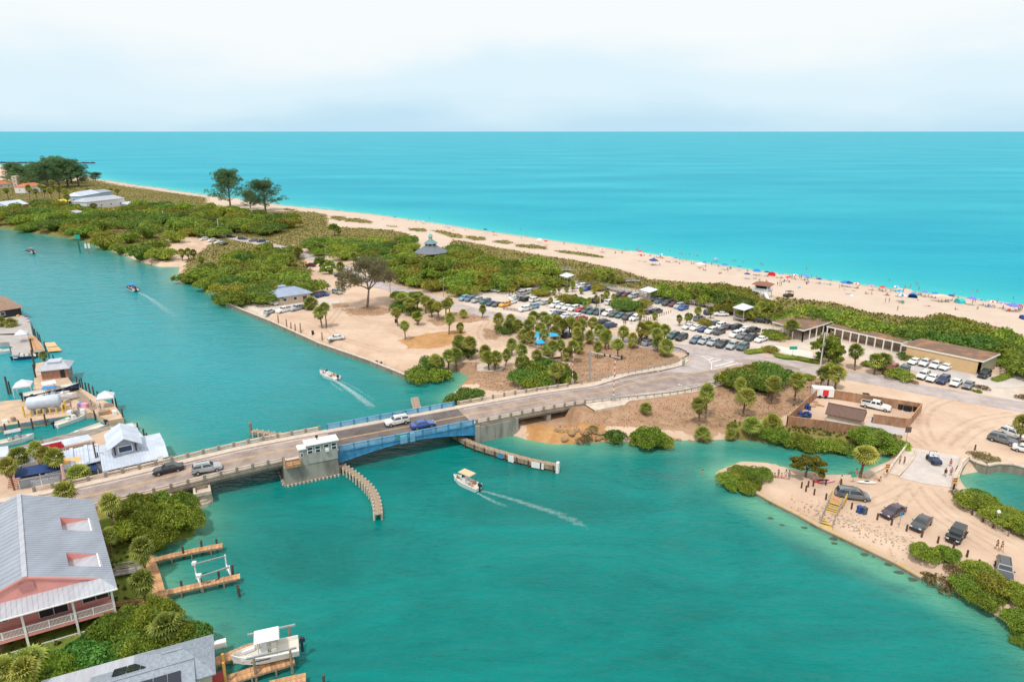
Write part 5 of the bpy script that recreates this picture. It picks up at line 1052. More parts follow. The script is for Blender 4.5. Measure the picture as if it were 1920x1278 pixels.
for fr, x, y, s, k, lb in (('Z5',60,540,.62,'g','bright green shrub beside the forecourt of the flat-roofed pavilion'),('Z5',10,520,.6,'g','bright green shrub left of the forecourt'),('Z5',20,640,.5,'y','loose olive shrub beside the white court'),
    ('Z5',1015,700,.38,'h','clipped grey-green globe bush at the end of the tan wall'),('Z5',1055,690,.55,'d','dark bush behind the clipped globe at the tan wall'),('Z5',990,840,.72,'g','big roadside bush in front of the red car'),('Z5',740,745,.35,'g','low bush under the pair of palms at the court'),('Z5',830,765,.4,'d','low dark bush under the right palm of the court'),
    ('Z5',1560,935,.6,'h','clipped round hedge at the end of the parked car row'),('Z5',1610,915,.4,'b','brownish shrub behind the clipped round hedge'),('Z5',1720,845,.5,'h','clipped hedge at the corner of the drive, lower'),('Z5',1780,815,.55,'h','clipped hedge at the corner of the drive, upper'),('Z5',1900,985,.35,'b','small brown bush at the right picture edge by the road'),
    ('Z5',1880,720,.7,'g','bush bank beside the drive, right of the tan building'),('Z5',1790,750,.6,'g','bush bank beside the drive, near the black SUV'),('Z5',1780,700,.55,'y','bush bank behind the tan building corner'),
    ('Z5',300,840,.35,'g','small bush at the road verge beside the wooden pole'),('Z5',1090,870,.3,'b','low brown planting beside the white parked cars'),
    ('Z6',1640,640,.55,'b','golden brown reed clump beside the boat basin'),('Z6',1560,610,.35,'b','small reed tuft left of the golden brown clump'),('Z6',1400,900,.25,'b','dry tuft behind the orange marker post')): one(k, fr, x, y, s, lb, s * (.5 if k == 'h' or 'reed' in lb else .8))
# two long clipped hedges in the forecourt
def hedge(fr, L, w, hh, label):
    P_ = resample(smooth([at(x, y, GH, fr) for x, y in L],1),40); t = thing('hedge', label,'hedge', P_[0], group='low clipped hedges'); cl_ = [(p.x - P_[0].x, p.y - P_[0].y, hh * .5, w * .6, w * .6, hh * .55) for p in P_]
    link('foliage', leaves('foliage', cl_,5200,.1, leaf_g, np.random.RandomState(int(L[0][0])), flat=.7), t); mb = MB()
    for a, b_ in zip(P_, P_[1:]): mb.beam(a - P_[0], b_ - P_[0], w * .8, hh * .75)
    mb.obj('stems', leaf_d, t)
hedge('Z5',[(70,675),(130,690),(190,690)],2.0,.9,'low clipped hedge left of the green sign at the court'); hedge('Z5',[(220,695),(290,710),(365,722)],2.0,.9,'low clipped hedge right of the green sign at the court')
hedge('K3',[(1290,985),(1400,970),(1500,960)],1.8,1.0,'low dark hedge at the corner of the parking lot'); hedge('Z5',[(1700,860),(1760,845),(1830,805)],1.6,1.0,'low hedge lining the corner of the right-hand drive')

# ---- branching trees
def branch_tree(seed, H_, spread, r0, levels=4, up=.6, bare=False):
    rs = np.random.RandomState(seed); mb = MB(); tips = []
    def grow(p, d, l, r, lv):
        q = p;
        for k in range(3):
            d2 = (d + Vector(rs.normal(size=3)) * .16 + Vector((0,0,.05 * up))).normalized(); q2 = q + d2 * l / 3; rr = r * (1 - .13 * (k + 1)); mb.tube(q, q2, r * (1 - .13 * k), rr,5 if lv > 1 else 7,0, False); q = q2; d = d2
            if lv >= 2: tips.append((q.copy(), lv))
        if lv >= levels: tips.append((q.copy(), lv)); return
        n = 3 if lv else rs.randint(4,6)
        for i in range(n):
            a = 6.283 * (i + rs.rand() * .6) / n; e_ = d.orthogonal().normalized(); e_.rotate(Matrix.Rotation(a,3, d)); dd = (d * (1 - spread * .75) + e_ * spread).normalized(); dd.z = dd.z * .8 + .2 * up
            grow(q, dd.normalized(), l * (.62 + .16 * rs.rand()), r * .55, lv + 1)
    grow(Vector((0,0,-.3)), Vector((0,0,1)), H_ * .32, r0,0); return mb, tips
def scale_tips(mb, tips, H_):
    zt = max(t.z for t, l in tips); k = H_ / zt; mb.v = [(x * k, y * k, z * k) for x, y, z in mb.v]; return [(t * k, l) for t, l in tips]
def tree_proto(name, cat, seed, H_, spread, r0, m, size, per, cr, levels=4, droop=0, asp=.6, bk=None, minlv=3, up=.6):
    mb, tips = branch_tree(seed, H_, spread, r0, levels, up); tips = scale_tips(mb, tips, H_ * .93); t = proto(thing(name,'x', cat)); link('trunk', mb.mesh('trunk', bk or bark, True), t)
    c = [(p.x, p.y, p.z, cr, cr, cr * .8) for p, l in tips if l >= minlv]; rs = np.random.RandomState(seed); link('crown', leaves('crown', c, per * len(c), size, m, rs, flat=.2, asp=asp, droop=droop), t); return t
def casuarina(seed, H_=25):
    rs = np.random.RandomState(seed); mb = MB(); c = []; mb.path([(0,0,-.5),(.3,0, H_ * .35),(0,.3, H_ * .7),(.2,0, H_ * .97)],[.55,.42,.22,.05],7)
    for i in range(60):
        f = .12 + .82 * rs.rand() ** .85; a = rs.rand() * 6.283; L_ = H_ * (.42 * math.sin(math.pi * min(1,.25 + f * .75)) ** .7 + .05) * (.7 + .5 * rs.rand()); el = .35 + .8 * f; z0 = H_ * f * .72
        P_ = [Vector((0,0, z0))]
        for k in range(1,5): q = k / 4; P_.append(Vector((math.cos(a) * L_ * q * math.cos(el) * 1.05, math.sin(a) * L_ * q * math.cos(el) * 1.05, z0 + L_ * q * math.sin(el) - .06 * L_ * q * q)) + Vector(rs.normal(size=3)) * .25 * q)
        mb.path(P_,[.16,.12,.09,.05,.02],4)
        for k in (2,3,4): r = .9 + 1.1 * rs.rand(); c.append((*P_[k], r * 1.1, r * 1.1, r)); q = P_[k] + Vector(rs.normal(size=3)) * 1.1; c.append((*q, r * .8, r * .8, r * .8))
    t = proto(thing('casuarina_tree','x','tree')); link('trunk', mb.mesh('trunk', bark, True), t); link('crown', leaves('crown', c,15000,.48, leaf_c, rs, flat=.1, asp=.22, droop=.2), t); return t
CAS = [casuarina(s_) for s_ in (31,32,33)]
BRD = [tree_proto('broadleaf_tree','tree', s_,7.5,.75,.22, leaf_g,.24,40,.75,3,0,.65, minlv=1) for s_ in (41,42)]
OLV = tree_proto('mangrove_tree','tree',43,4.6,.9,.16, leaf_y,.16,70,.5,3,0,.65, minlv=2)
SPA = tree_proto('sparse_pine','tree',52,18.5,.60,.42, leaf_mat('grey_olive_needles',(.085,.09,.04),(.20,.19,.09)),.45,12,1.5,4,1.0,.22, minlv=2)
def tree(src, fr, x, y, s, label, group=None, sz=None):
    p = on_ground(at(x, y, GH, fr)); return dup(src, p, rnd.uniform(0,6.28), label, group, scale=(s, s, sz or s))
tree(CAS[0],'P',432,388,1.3,'tallest feathery pine on the beach, left of a pair'); tree(CAS[1],'P',498,395,1.35,'wide feathery pine on the beach, right of a pair', sz=1.0); tree(CAS[2],'P',470,392,.6,'smaller feathery pine between the two beach pines')
tree(CAS[2],'P',179,338,.75,'small lone feathery pine at the shore, far left', sz=.45)
for x, y, s in ((30,345,1.3),(48,350,1.2),(72,352,1.4),(92,356,1.5),(112,352,1.7),(128,350,1.6),(148,350,1.3),(58,345,1.1),(100,345,1.6),(135,345,1.5)): tree(CAS[rnd.randrange(3)],'P', x, y, s,'dark feathery pine in the far left shore grove','feathery pines of the far left grove', sz=s * .8)
tree(SPA,'P',688,576,1.0,'big thin-leaved grey tree with bare limbs on the sandy park')
tree(BRD[0],'Z5',450,730,1.0,'spreading broadleaf tree at the white court by the wooden pole'); tree(BRD[1],'Z5',400,700,.85,'smaller broadleaf tree left of the spreading one at the court')
tree(OLV,'Z6',285,775,1.05,'low spreading olive tree on the neck of the sand spit', sz=.85)
tree(BRD[0],'Z2',1120,440,.85,'dark round broadleaf tree beside the dark red car'); tree(BRD[1],'Z2',1190,450,.75,'round broadleaf tree right of the dark one by the beach road')
tree(BRD[1],'Z3',420,560,1.0,'bright broadleaf tree behind the yellow diamond sign'); tree(BRD[0],'Z3',560,560,.9,'broadleaf tree at the end of the lot beside the grove'); tree(BRD[0],'L7',830,248,.9,'lone round tree standing in the dune grass')
# bleached bare mangrove branches hanging over the water, lower right
mb, tips = branch_tree(77,6,.95,.13,4, up=-.35); q = at(1380,740,.6,'M7'); o = tag(mb.obj('bare_mangrove_branches', bark_w, loc=q, rz=1.2),'bleached bare branches overhanging the water at the lower right scrub','branches'); o.rotation_euler = (R(-38), R(25),0.4); o.scale = (.75,.75,.6)
mb, tips = branch_tree(78,3,.9,.08,3, up=-.2); o = tag(mb.obj('driftwood', bark_w, loc=at(80,790,.1,'M5'), rz=0),'bleached fallen branch in the water beside the orange sand','driftwood'); o.rotation_euler = (R(60), R(20),0); o.scale = (.6,.6,.6)

# ---- sabal palms
def palm_proto(seed, th, cr, m, nf=58, skirt=9, blades=9, name='sabal_palm'):
    rs = np.random.RandomState(seed); t = proto(thing(name,'x','palm tree')); mb = MB(); z = -.5; P_ = [(0,0,-.5)]; bx, by = rs.normal(size=2) * .12
    for k in range(1,6): f = k / 5; P_.append((bx * f * f * th * .25, by * f * f * th * .25, th * f * .97))
    mb.path([Vector(p) for p in P_],[.27,.22,.2,.19,.2,.1],7); link('trunk', mb.mesh('trunk', bark_p, True), t)
    top = Vector(P_[-1]); cb = MB()
    for i in range(nf + skirt):
        dead = i >= nf; el = R(-62 - 20 * rs.rand()) if dead else R(-42 + 130 * ((i + rs.rand()) / nf) ** .8); az = i * 2.399 + rs.rand() * .5
        d = Vector((math.cos(az) * math.cos(el), math.sin(az) * math.cos(el), math.sin(el))); L_ = cr * (.34 + .28 * rs.rand()); base = top + Vector((0,0,.1)); hub = base + d * L_ + Vector((0,0,-.06 * L_ * (1 + (el < 0))));
        side = d.cross(Vector((0,0,1))); side = side.normalized() if side.length > .05 else Vector((1,0,0)); upv = side.cross(d).normalized(); tilt = rs.normal() * .4; side = (side * math.cos(tilt) + upv * math.sin(tilt)).normalized(); upv = side.cross(d).normalized()
        bl = cr * (.52 + .1 * rs.rand()) * (.8 if dead else 1); vs = [hub - d * .08]; fs = []
        mi = 1 if dead else 0
        cb.add([base - side * .02, base + side * .02, hub],[(0,1,2)], mi)
        for k in range(blades):
            a = R(-105 + 210 * (k + .5) / blades); w = R(210 / blades * .44); e_ = (d * math.cos(a) + side * math.sin(a)); e0 = d * math.cos(a - w) + side * math.sin(a - w); e1 = d * math.cos(a + w) + side * math.sin(a + w)
            lift = upv * (.10 if k % 2 else -.02); tip = hub + e_ * bl - Vector((0,0, bl * .28)) ; n0 = len(vs); vs += [hub + e0 * bl * .58 + lift * .4, hub + e1 * bl * .58 + lift * .4, tip]; fs += [(0, n0, n0 + 1),(n0, n0 + 2, n0 + 1)]
        cb.add(vs, fs, mi)
    link('crown', cb.mesh('crown',[m, leaf_dead]), t); t['th'] = th; t['cr'] = cr; return t
PALM = {h: [palm_proto(100 + i + int(h * 10), h,2.05, leaf_p) for i in range(3)] for h in (2.2,3.6,5.0,7.0)}
PALMY = [palm_proto(150,3.8,1.9, leaf_py,34,14)]
def palm(fr, cx, cy, by, diam, label, group='sabal palms', y=False, h0=4.4):
    ox, oy, s = FR[fr]; ppx = ox + cx / s;
    if by is None:
        p = at(cx, cy, GH + h0, fr)
    else:
        p = at(cx, by, GH, fr)
    g = gz(p.x, p.y); g = max(g,.2)
    if by is None: hc = h0 + .3
    else:
        p = at(cx, by, g, fr); v = (oy + cy / s - 639) / 1280; hc = CAM_H + p.y * (-math.sin(PITCH) - v * math.cos(PITCH)) / (math.cos(PITCH) - v * math.sin(PITCH)) - g
    zc = p.y * math.cos(PITCH) + (CAM_H - GH) * math.sin(PITCH); r = diam / s / 2 * zc / 1280; hc = max(hc, r * .8)
    th = min(max(hc - .15 * r,.8),12); hh = min(PALM, key=lambda q: abs(q - th)); src = (PALMY if y else PALM[hh]); src = src[rnd.randrange(len(src))]; k = r * 1.12 / 2.0
    k = min(max(k,.45),1.5)
    k *= rnd.uniform(.9,1.12); o = dup(src,(p.x, p.y, g), rnd.uniform(0,6.28), label, group, scale=(k, k, th / src['th'] if abs(th / src['th'] / k - 1) < .35 else k * (1.3 if th / src['th'] > k else .75))); o.rotation_euler = (rnd.uniform(-.09,.09), rnd.uniform(-.09,.09), rnd.uniform(0,6.28)); return o
PL = [
 ('L3','in the sandy park',[(30,180,300,110),(370,205,400,130),(530,155,215,90),(500,295,385,85),(745,105,215,90),(925,215,310,130),(1045,225, None,120),(1155,290, None,120),(1080,500,640,120),(1170,570, None,120),(610,480,690,180),(480,470, None,150),(360,590, None,160),(210,640, None,150),(450,570, None,130),(770,570,700,140),(820,650,805,140),(885,645,810,140),(1010,590,765,120)]),
 ('L3','round the playground',[(1320,190, None,140),(1420,200, None,130),(1250,290, None,120),(1300,250, None,120),(1390,320, None,120),(1490,240, None,120),(1570,225, None,120),(1440,400, None,110)]),
 ('L3','right of the playground',[(1550,360,450,130),(1660,275,430,120),(1760,270, None,120),(1890,290, None,120),(1210,400,500,140),(1290,420,520,140),(1480,560,640,130),(1545,530, None,130),(1640,520, None,120),(1700,610,700,120),(1765,530, None,130),(1830,520,620,110),(1800,380, None,120),(1160,720, None,130),(1240,690, None,120),(1340,640, None,130),(1600,800, None,140),(1560,900, None,120)]),
 ('Z3','in the grove left of the orange turf',[(215,630, None,90),(280,670, None,100),(180,740, None,80),(330,640, None,90),(390,650, None,90),(440,690,780,90),(490,690,800,90),(540,680, None,90),(570,660, None,80),(330,760,835,80),(240,830,945,75)]),
 ('Z3','at the near end of the parking lot',[(165,285,345,60),(790,490,580,70),(830,500,590,65),(860,490, None,60),(910,450,525,60),(1018,535,620,45),(1040,530,625,50),(1068,530,605,45)]),
 ('Z4','in the row behind the brown turf',[(20,650, None,80),(60,660,740,80),(110,650, None,80),(160,690, None,80),(210,660, None,90),(275,655, None,90),(170,760,835,90),(260,740,820,80),(335,710,800,80),(380,760,860,90),(410,740, None,70),(510,720,810,80),(580,780,850,80),(640,700,830,90),(690,710,830,80),(740,690,830,90),(700,680, None,90),(780,740, None,90),(830,710, None,80),(825,830,910,110),(770,790,880,80)]),
 ('Z4','on the brown turf island',[(320,820,930,75),(475,812,940,90)]),
 ('Z4','in the parking lot',[(938,605,685,45),(985,580,672,45),(1014,580,665,45),(1070,540,640,60),(1168,530,630,55),(640,580,655,60),(1296,508,600,55),(1380,560,600,30)]),
 ('K2','among the far rows of the lot',[(225,230,330,80),(430,165,300,90),(340,230,300,70),(555,260,330,80),(750,245,330,80),(670,345,520,80),(790,350,520,90),(935,295,400,90),(1040,325,460,80),(870,370,450,80),(150,260,350,80),(1500,590,680,100),(1660,640,720,90),(320,350,450,80),(470,330,440,80),(610,470,560,80),(1120,430,540,90),(1240,410,540,90),(1350,440,560,80),(1470,470,590,90),(100,400,480,80),(1420,530,640,80)]),
 ('Z5','round the flat-roofed buildings',[(165,425,545,110),(650,622,775,115),(795,690,805,110),(860,690,805,110)]),
 ('Z5','between the bridge road and the fenced yard',[(395,790,895,100),(450,770,890,100),(502,790,915,110),(190,840,1040,115),(20,860,1025,130)]),
 ('M5','on the slope below the bridge road',[(630,510,560,105),(1048,490,655,115),(1098,390,600,115),(1385,410,585,135),(1370,320,500,100),(1600,330,490,110),(1790,280,500,115)]),
 ('M5','at the water edge of the inlet',[(1070,710,780,130),(1310,680,760,100),(1450,640,760,150),(1590,635,740,140),(1290,730,770,80)]),
 ('Z6','beside the walled basins',[(690,590,778,175),(1880,370,560,110)]),
 ('M2','on the lawn of the pink building',[(700,185,425,110),(880,455,625,130),(885,675,825,130)]),
 ('M2','in front of the pink building',[(1010,930,1070,170),(180,1150,1300,200),(30,1220, None,180),(390,165, None,110),(640,360, None,90),(140,1220, None,150)]),
 ('L2','beside the white-roofed restaurant',[(240,760,950,200),(470,760, None,180),(570,810, None,190),(100,910, None,180),(870,940,1045,230),(400,720, None,150)]),
 ('K5','by the hip-roofed building',[(930,370,455,150),(900,400,450,100),(1040,470,650,130),(1085,420,645,115)]),
 ('L1','on the left-hand docks',[(150,410,500,140),(30,400,500,110),(530,800,870,90)]),
 ('Z2','beside the far gravel lot',[(90,290,355,55),(135,285,350,50),(175,290,345,55),(230,345, None,60),(960,285,340,75),(1280,390,470,75),(410,315,350,60),(640,270, None,70),(590,300, None,60),(1370,320, None,60)]),
 ('L4','in the dune belt behind the boardwalk',[(1500,520, None,80),(1580,530, None,80),(1470,540, None,60),(1650,560, None,70),(140,260, None,70),(180,250, None,70),(230,270, None,70),(800,370, None,80),(940,400, None,70),(1180,450, None,70)]),
 ('Z1','in the far left village',[(70,400,460,60),(230,330,480,60),(190,340, None,60),(300,350, None,60),(340,370,470,60),(400,380,480,60),(450,370,470,50),(500,390,480,50),(380,340, None,60),(270,400, None,60),(520,430,520,50),(560,400, None,50),(700,500, None,50),(560,390, None,40),(660,380, None,40),(830,380, None,40),(870,390, None,40)])]
for fr, wh, L in PL:
    order = sorted(range(len(L)), key=lambda i: L[i][0])
    for rank, i in enumerate(order):
        cx, cy, by, dm = L[i]; yy = (fr == 'Z3' and cx > 780) or (fr == 'Z4' and cx in (640,1296)) or (fr == 'K2' and cx in (1500,225,790)) ; h0 = 7 if fr == 'Z1' else 4.4
        look = ('yellowing ' if yy else '') + ('tall ' if by and (by - cy) > 1.35 * dm else 'short ' if by and (by - cy) < .75 * dm else '')
        palm(fr, cx, cy, by, dm,'%ssabal palm %s' % (look, wh),'sabal palms ' + wh, yy, h0)

# ---- dune grass, turf tufts and beach litter nobody could count
def tufts(name, label, mask, n, h0, h1, m, sx=1.0, seed=5, bl=4):
    rs = np.random.RandomState(seed); P_ = mask / mask.sum() * 1.0; dxy = np.gradient(GX)[None, :] * np.gradient(GY)[:, None]; w = (mask * dxy); w = (w / np.maximum(1,(Y / 120) ** 1.3)); k = rs.choice(w.size, n, p=(w / w.sum()).ravel())
    xx = X.ravel()[k] + rs.uniform(-.5,.5, n) * np.gradient(GX)[k % X.shape[1]]; yy = Y.ravel()[k] + rs.uniform(-.5,.5, n) * np.gradient(GY)[k // X.shape[1]]; zz = ground_z(xx, yy)
    Cn = np.repeat(np.stack([xx, yy, zz],1), bl,0); a = rs.uniform(0,6.28, n * bl); hh = rs.uniform(h0, h1, n * bl); lean = rs.uniform(.1,.8, n * bl)
    V_ = np.stack([np.cos(a) * lean, np.sin(a) * lean, np.ones(n * bl)],1) * hh[:, None] * .5; U = np.stack([-np.sin(a), np.cos(a),0 * a],1) * hh[:, None] * .3 * sx
    o = link(name, quads_mesh(name, Cn + V_ * .8, U, V_, m)); tag(o, label, None, kind='stuff'); o['category'] = 'grass' if 'grass' in name else 'scrub'
landm = (D > 2.5)
grass_m = leaf_mat('dune_grass_blades',(.19,.19,.05),(.34,.31,.11)); turf_m = leaf_mat('dry_turf_blades',(.26,.16,.08),(.42,.28,.16)); low_m = leaf_mat('ground_creeper_leaves',(.05,.085,.014),(.15,.17,.035))
rd_near = dist_line(X, Y, P2([v for v in cl])) < 5
offroad = landm & ~rd_near
s_, t_ = bst(X, Y); offroad &= ~((np.abs(t_ - .3) < 8.5) & (s_ > -75) & (s_ < 140))
tufts('dune_grass','olive dune grass and creeper covering the dunes and thicket edges',(green > .5) * offroad * (Y > 120),30000,.28,.62,[grass_m],1.3,5)
tufts('ground_cover','low green creeper and grass under the bushes',(green > .5) * offroad,18000,.3,.6,[low_m],1.6,6)
tufts('dry_grass','sparse dry brown grass on the bare turf',(brown > .4) * offroad,3500,.1,.25,[turf_m],1.3,7,3)
# ------------------------------------------------------------------ vehicles
paint = objcol_mat('car_paint',.28,.0,.6,.08)
car_glass = mat('car_window_glass',(.030,.040,.048),.06, spec=.9)
tyre_m = mat('tyre_rubber',(.018,.018,.02),.8); rim_m = mat('wheel_rim',(.42,.43,.45),.35, metal=.7)
lamp_w = mat('headlamp_glass',(.75,.77,.78),.15); lamp_r = mat('tail_lamp_glass',(.35,.01,.01),.2); trim_b = mat('black_plastic_trim',(.025,.025,.027),.6)
COL = dict(white=(.80,.80,.79), silver=(.42,.44,.46), grey=(.16,.17,.18), darkgrey=(.06,.065,.07), black=(.018,.019,.022), navy=(.015,.035,.12), blue=(.02,.09,.38), lightblue=(.20,.38,.52), bluegrey=(.14,.20,.27),
           red=(.42,.02,.025), maroon=(.14,.018,.03), teal=(.05,.13,.14), yellow=(.85,.40,.02), plum=(.07,.04,.06), green=(.07,.12,.09))
CN = dict(white='white', silver='silver', grey='mid grey', darkgrey='dark grey', black='black', navy='dark blue', blue='bright blue', lightblue='pale blue', bluegrey='blue-grey', red='red', maroon='dark red', teal='green-grey', yellow='yellow-orange', plum='dark plum', green='green-grey')
# name, length, half width, roof height, belt, [x stations of body top], cabin base front/roof front/roof rear/base rear
TY = dict(
 sedan=(4.75,.91,1.45,.92,((-2.37,.82),(-2.2,.98),(-1.6,1.02),(.85,.98),(1.7,.88),(2.25,.74),(2.37,.6)),(1.05,.25,-1.05,-1.75)),
 suv=(4.75,.95,1.74,1.08,((-2.37,.95),(-2.3,1.12),(.9,1.12),(1.7,1.06),(2.2,.95),(2.37,.7)),(1.12,.42,-1.95,-2.28)),
 hatch=(4.2,.9,1.55,.98,((-2.1,.9),(-2.0,1.05),(.85,1.03),(1.5,.95),(1.95,.8),(2.1,.62)),(1.15,.35,-1.5,-2.0)),
 minivan=(5.15,.98,1.78,1.02,((-2.57,.95),(-2.5,1.08),(1.0,1.08),(1.9,.98),(2.4,.85),(2.57,.65)),(1.7,.7,-2.1,-2.45)),
 pickup=(5.8,.99,1.88,1.15,((-2.9,1.1),(-2.85,1.18),(1.1,1.18),(2.1,1.12),(2.75,1.0),(2.9,.75)),(1.25,.65,-.75,-1.0)),
 jeep=(4.2,.90,1.85,1.12,((-2.0,1.1),(-1.95,1.15),(.6,1.15),(1.55,1.1),(1.95,1.05),(2.0,.7)),(.7,.45,-1.85,-1.92)))
def veh(ty, detail):
    L_, w, H_, belt, prof,(cf, rf, rr, cb) = TY[ty]
    t = proto(thing('parked_' + ty if not detail else ty,'x','car' if ty not in ('pickup',) else 'pickup truck'))
    mb = MB(); secs = []
    for x, zt in prof:
        e = 1 - .10 * max(0,(abs(x) / (L_ / 2)) - .75) / .25; e2 = .82 if abs(x) > L_ / 2 - .08 else e
        ww = w * e2; secs.append([(x,-ww * .92,.30),(x, ww * .92,.30),(x, ww,.5),(x, ww, zt - .16),(x, ww * .93, zt),(x,-ww * .93, zt),(x,-ww, zt - .16),(x,-ww,.5)])
    mb.loft(secs)
    if ty == 'pickup':       # cut-in bed: side walls and dark floor shown by raised rims
        mb.box((-1.95,.9,1.22),(1.85,.14,.12)); mb.box((-1.95,-.9,1.22),(1.85,.14,.12)); mb.box((-2.83,0,1.22),(.1,1.9,.12))
    wb_, wr = w * .93, w * .76 if ty != 'jeep' else w * .88; zb = belt; zr = H_
    G = [(cf, wb_, zb),(rf, wr, zr - .05),(rr, wr, zr - .05),(cb, wb_, zb)]
    vs = [(x, y, z) for x, y, z in G] + [(x,-y, z) for x, y, z in G] + [(rf - .12, wr * .86, zr),(rr + .15, wr * .86, zr),(rf - .12,-wr * .86, zr),(rr + .15,-wr * .86, zr)]
    mb.add(vs,[(0,1,2,3),(7,6,5,4),(0,4,5,1),(3,2,6,7),(1,8,9,2),(5,6,11,10),(8,10,11,9),(1,5,10,8),(2,9,11,6)])
    for sx in (1,-1): mb.box((cf - .28, sx * (w + .07), zb + .08),(.12,.2,.14))
    me = mb.mesh('body', paint); b_ = link('body', me, t); b_['paint'] = 1
    def pane(P_, ins=.1):
        c_ = sum((Vector(p) for p in P_), Vector()) / len(P_); n_ = (Vector(P_[1]) - Vector(P_[0])).cross(Vector(P_[2]) - Vector(P_[1])).normalized()
        if n_.dot(c_ - Vector(((rf + rr) / 2,0, zb))) < 0: n_ = -n_
        return [Vector(p).lerp(c_, ins) + n_ * .012 for p in P_]
    zb2 = belt + .10
    def lerpG(z, i, j): f = (z - G[i][2]) / (G[j][2] - G[i][2]); return [G[i][k] + (G[j][k] - G[i][k]) * f for k in range(3)]
    A_, B_ = lerpG(zb2,0,1), lerpG(zb2,3,2); mid = (rf + rr) / 2 + .05
    sides = []
    for s_ in (1,-1):
        for x0, x1, x2, x3 in (((A_[0], rf, mid + .05, mid + .05)),((mid - .05, mid - .05, rr, B_[0]))): sides.append([(x0, s_ * A_[1], zb2),(x1, s_ * wr, zr - .09),(x2, s_ * wr, zr - .09),(x3, s_ * B_[1], zb2)])
    ws = [(A_[0], A_[1] * .95, zb2),(A_[0],-A_[1] * .95, zb2),(rf,-wr * .95, zr - .07),(rf, wr * .95, zr - .07)]; rw = [(B_[0], B_[1] * .95, zb2),(B_[0],-B_[1] * .95, zb2),(rr,-wr * .92, zr - .07),(rr, wr * .92, zr - .07)]
    if detail:
        for P_, nm, ins in [(ws,'windshield',.04),(rw,'rear_window',.1)] + [(q,'side_window',.09) for q in sides]: link(nm, MB().add(pane(P_, ins),[(0,1,2,3)]).mesh(nm, car_glass), t)
    else:
        g = MB()
        for P_, ins in [(ws,.04),(rw,.1)] + [(q,.09) for q in sides]: g.add(pane(P_, ins),[(0,1,2,3)])
        o = link('windows', g.mesh('windows', car_glass), t); o['kind'] = 'stuff'
    R_ = .36 if ty in ('pickup','suv','jeep') else .32; ax = L_ / 2 - .9 if ty != 'pickup' else 1.9
    wm = MB(); wm.tube((0,-.11,0),(0,.11,0), R_, R_,12); wm.tube((0,-.125,0),(0,.125,0), R_ * .58, R_ * .58,8,1); wm = wm.mesh('wheel',[tyre_m, rim_m])
    for x in (ax,-ax):
        for s_ in (1,-1): link('wheel', wm, t,(x, s_ * (w - .08), R_))
    if detail:
        hm = MB().box((0,0,0),(.1,.34,.16)).mesh('headlight', lamp_w); tm = MB().box((0,0,0),(.1,.26,.22)).mesh('taillight', lamp_r)
        for s_ in (1,-1): link('headlight', hm, t,(L_ / 2 - .1, s_ * w * .68,.72)); link('taillight', tm, t,(-L_ / 2 + .06, s_ * w * .74,.88))
        link('grille', MB().box((L_ / 2 - .01,0,.5),(.06,1.1,.2)).mesh('grille', trim_b), t); link('bumper', MB().box((0,0,.36),(L_ + .05, w * 1.78,.14)).mesh('bumper', trim_b), t)
        if ty == 'jeep':
            link('spare_wheel', wm, t,(-2.15,0,1.0), R(90));
            for x in (ax,-ax):
                for s_ in (1,-1): link('fender_flare', MB().box((x, s_ * (w + .06),.82),(1.0,.24,.08)).mesh('fender_flare', trim_b), t)
        if ty in ('suv','minivan'):
            for s_ in (1,-1): link('roof_rail', MB().box((-.75, s_ * wr * .84, zr + .04),(1.9,.05,.05)).mesh('roof_rail', trim_b), t)
    if ty == 'pickup': link('bed', MB().box((-1.95,0,1.19),(1.7,1.6,.03)).mesh('bed', trim_b), t)
    return t
VD = {k: veh(k, True) for k in TY}; VS = {k: veh(k, False) for k in TY if k != 'jeep'}
NT = dict(sedan='sedan', suv='SUV', hatch='hatchback', minivan='minivan', pickup='pickup', jeep='boxy off-roader')
def car(loc, hd, col, ty, label, group=None, detail=False, z=None):
    src = (VD if detail or ty == 'jeep' else VS)[ty]; c_ = COL[col]; j = 1 + rnd.uniform(-.08,.08)
    o = dup(src,(loc.x, loc.y, z if z is not None else gz(loc.x, loc.y) + .03), hd,'%s %s %s' % (CN[col], NT[ty], label), group, color=(*[min(1, k * j) for k in c_],1)); return o
def lot(fr, hd, label, group, L, detail=False):
    for q in L:
        x, y, col, ty = q[:4]; h_ = R(q[4]) if len(q) > 4 else R(hd + rnd.uniform(-3,3)); p = at(x, y, GH + .5, fr); p.z = GH; car(p, h_, col, ty, label, group, detail)
LOTG = 'cars in the beach parking lot'
lot('K1',-130,'in the row angled to the beach road, far end of the lot', LOTG,[(245,478,'lightblue','suv'),(335,490,'bluegrey','suv'),(435,508,'silver','suv'),(560,528,'teal','suv'),(650,555,'navy','sedan'),(738,568,'darkgrey','sedan'),(853,572,'yellow','suv'),(955,530,'white','sedan')])
lot('K1',-35,'near the palms at the far end of the lot', LOTG,[(695,355,'white','suv',-32),(860,330,'black','sedan',148),(985,330,'darkgrey','sedan',148),(1100,268,'black','suv',-32),(1185,255,'red','sedan',148),(1130,400,'silver','minivan',40),(1235,372,'white','suv',40),(1000,465,'white','sedan',40),(1120,480,'grey','suv',40),(1185,490,'black','suv',45),(1305,500,'white','suv',45),(1460,538,'silver','sedan',45),(1150,640,'white','suv',218),(1275,605,'lightblue','suv',218)])
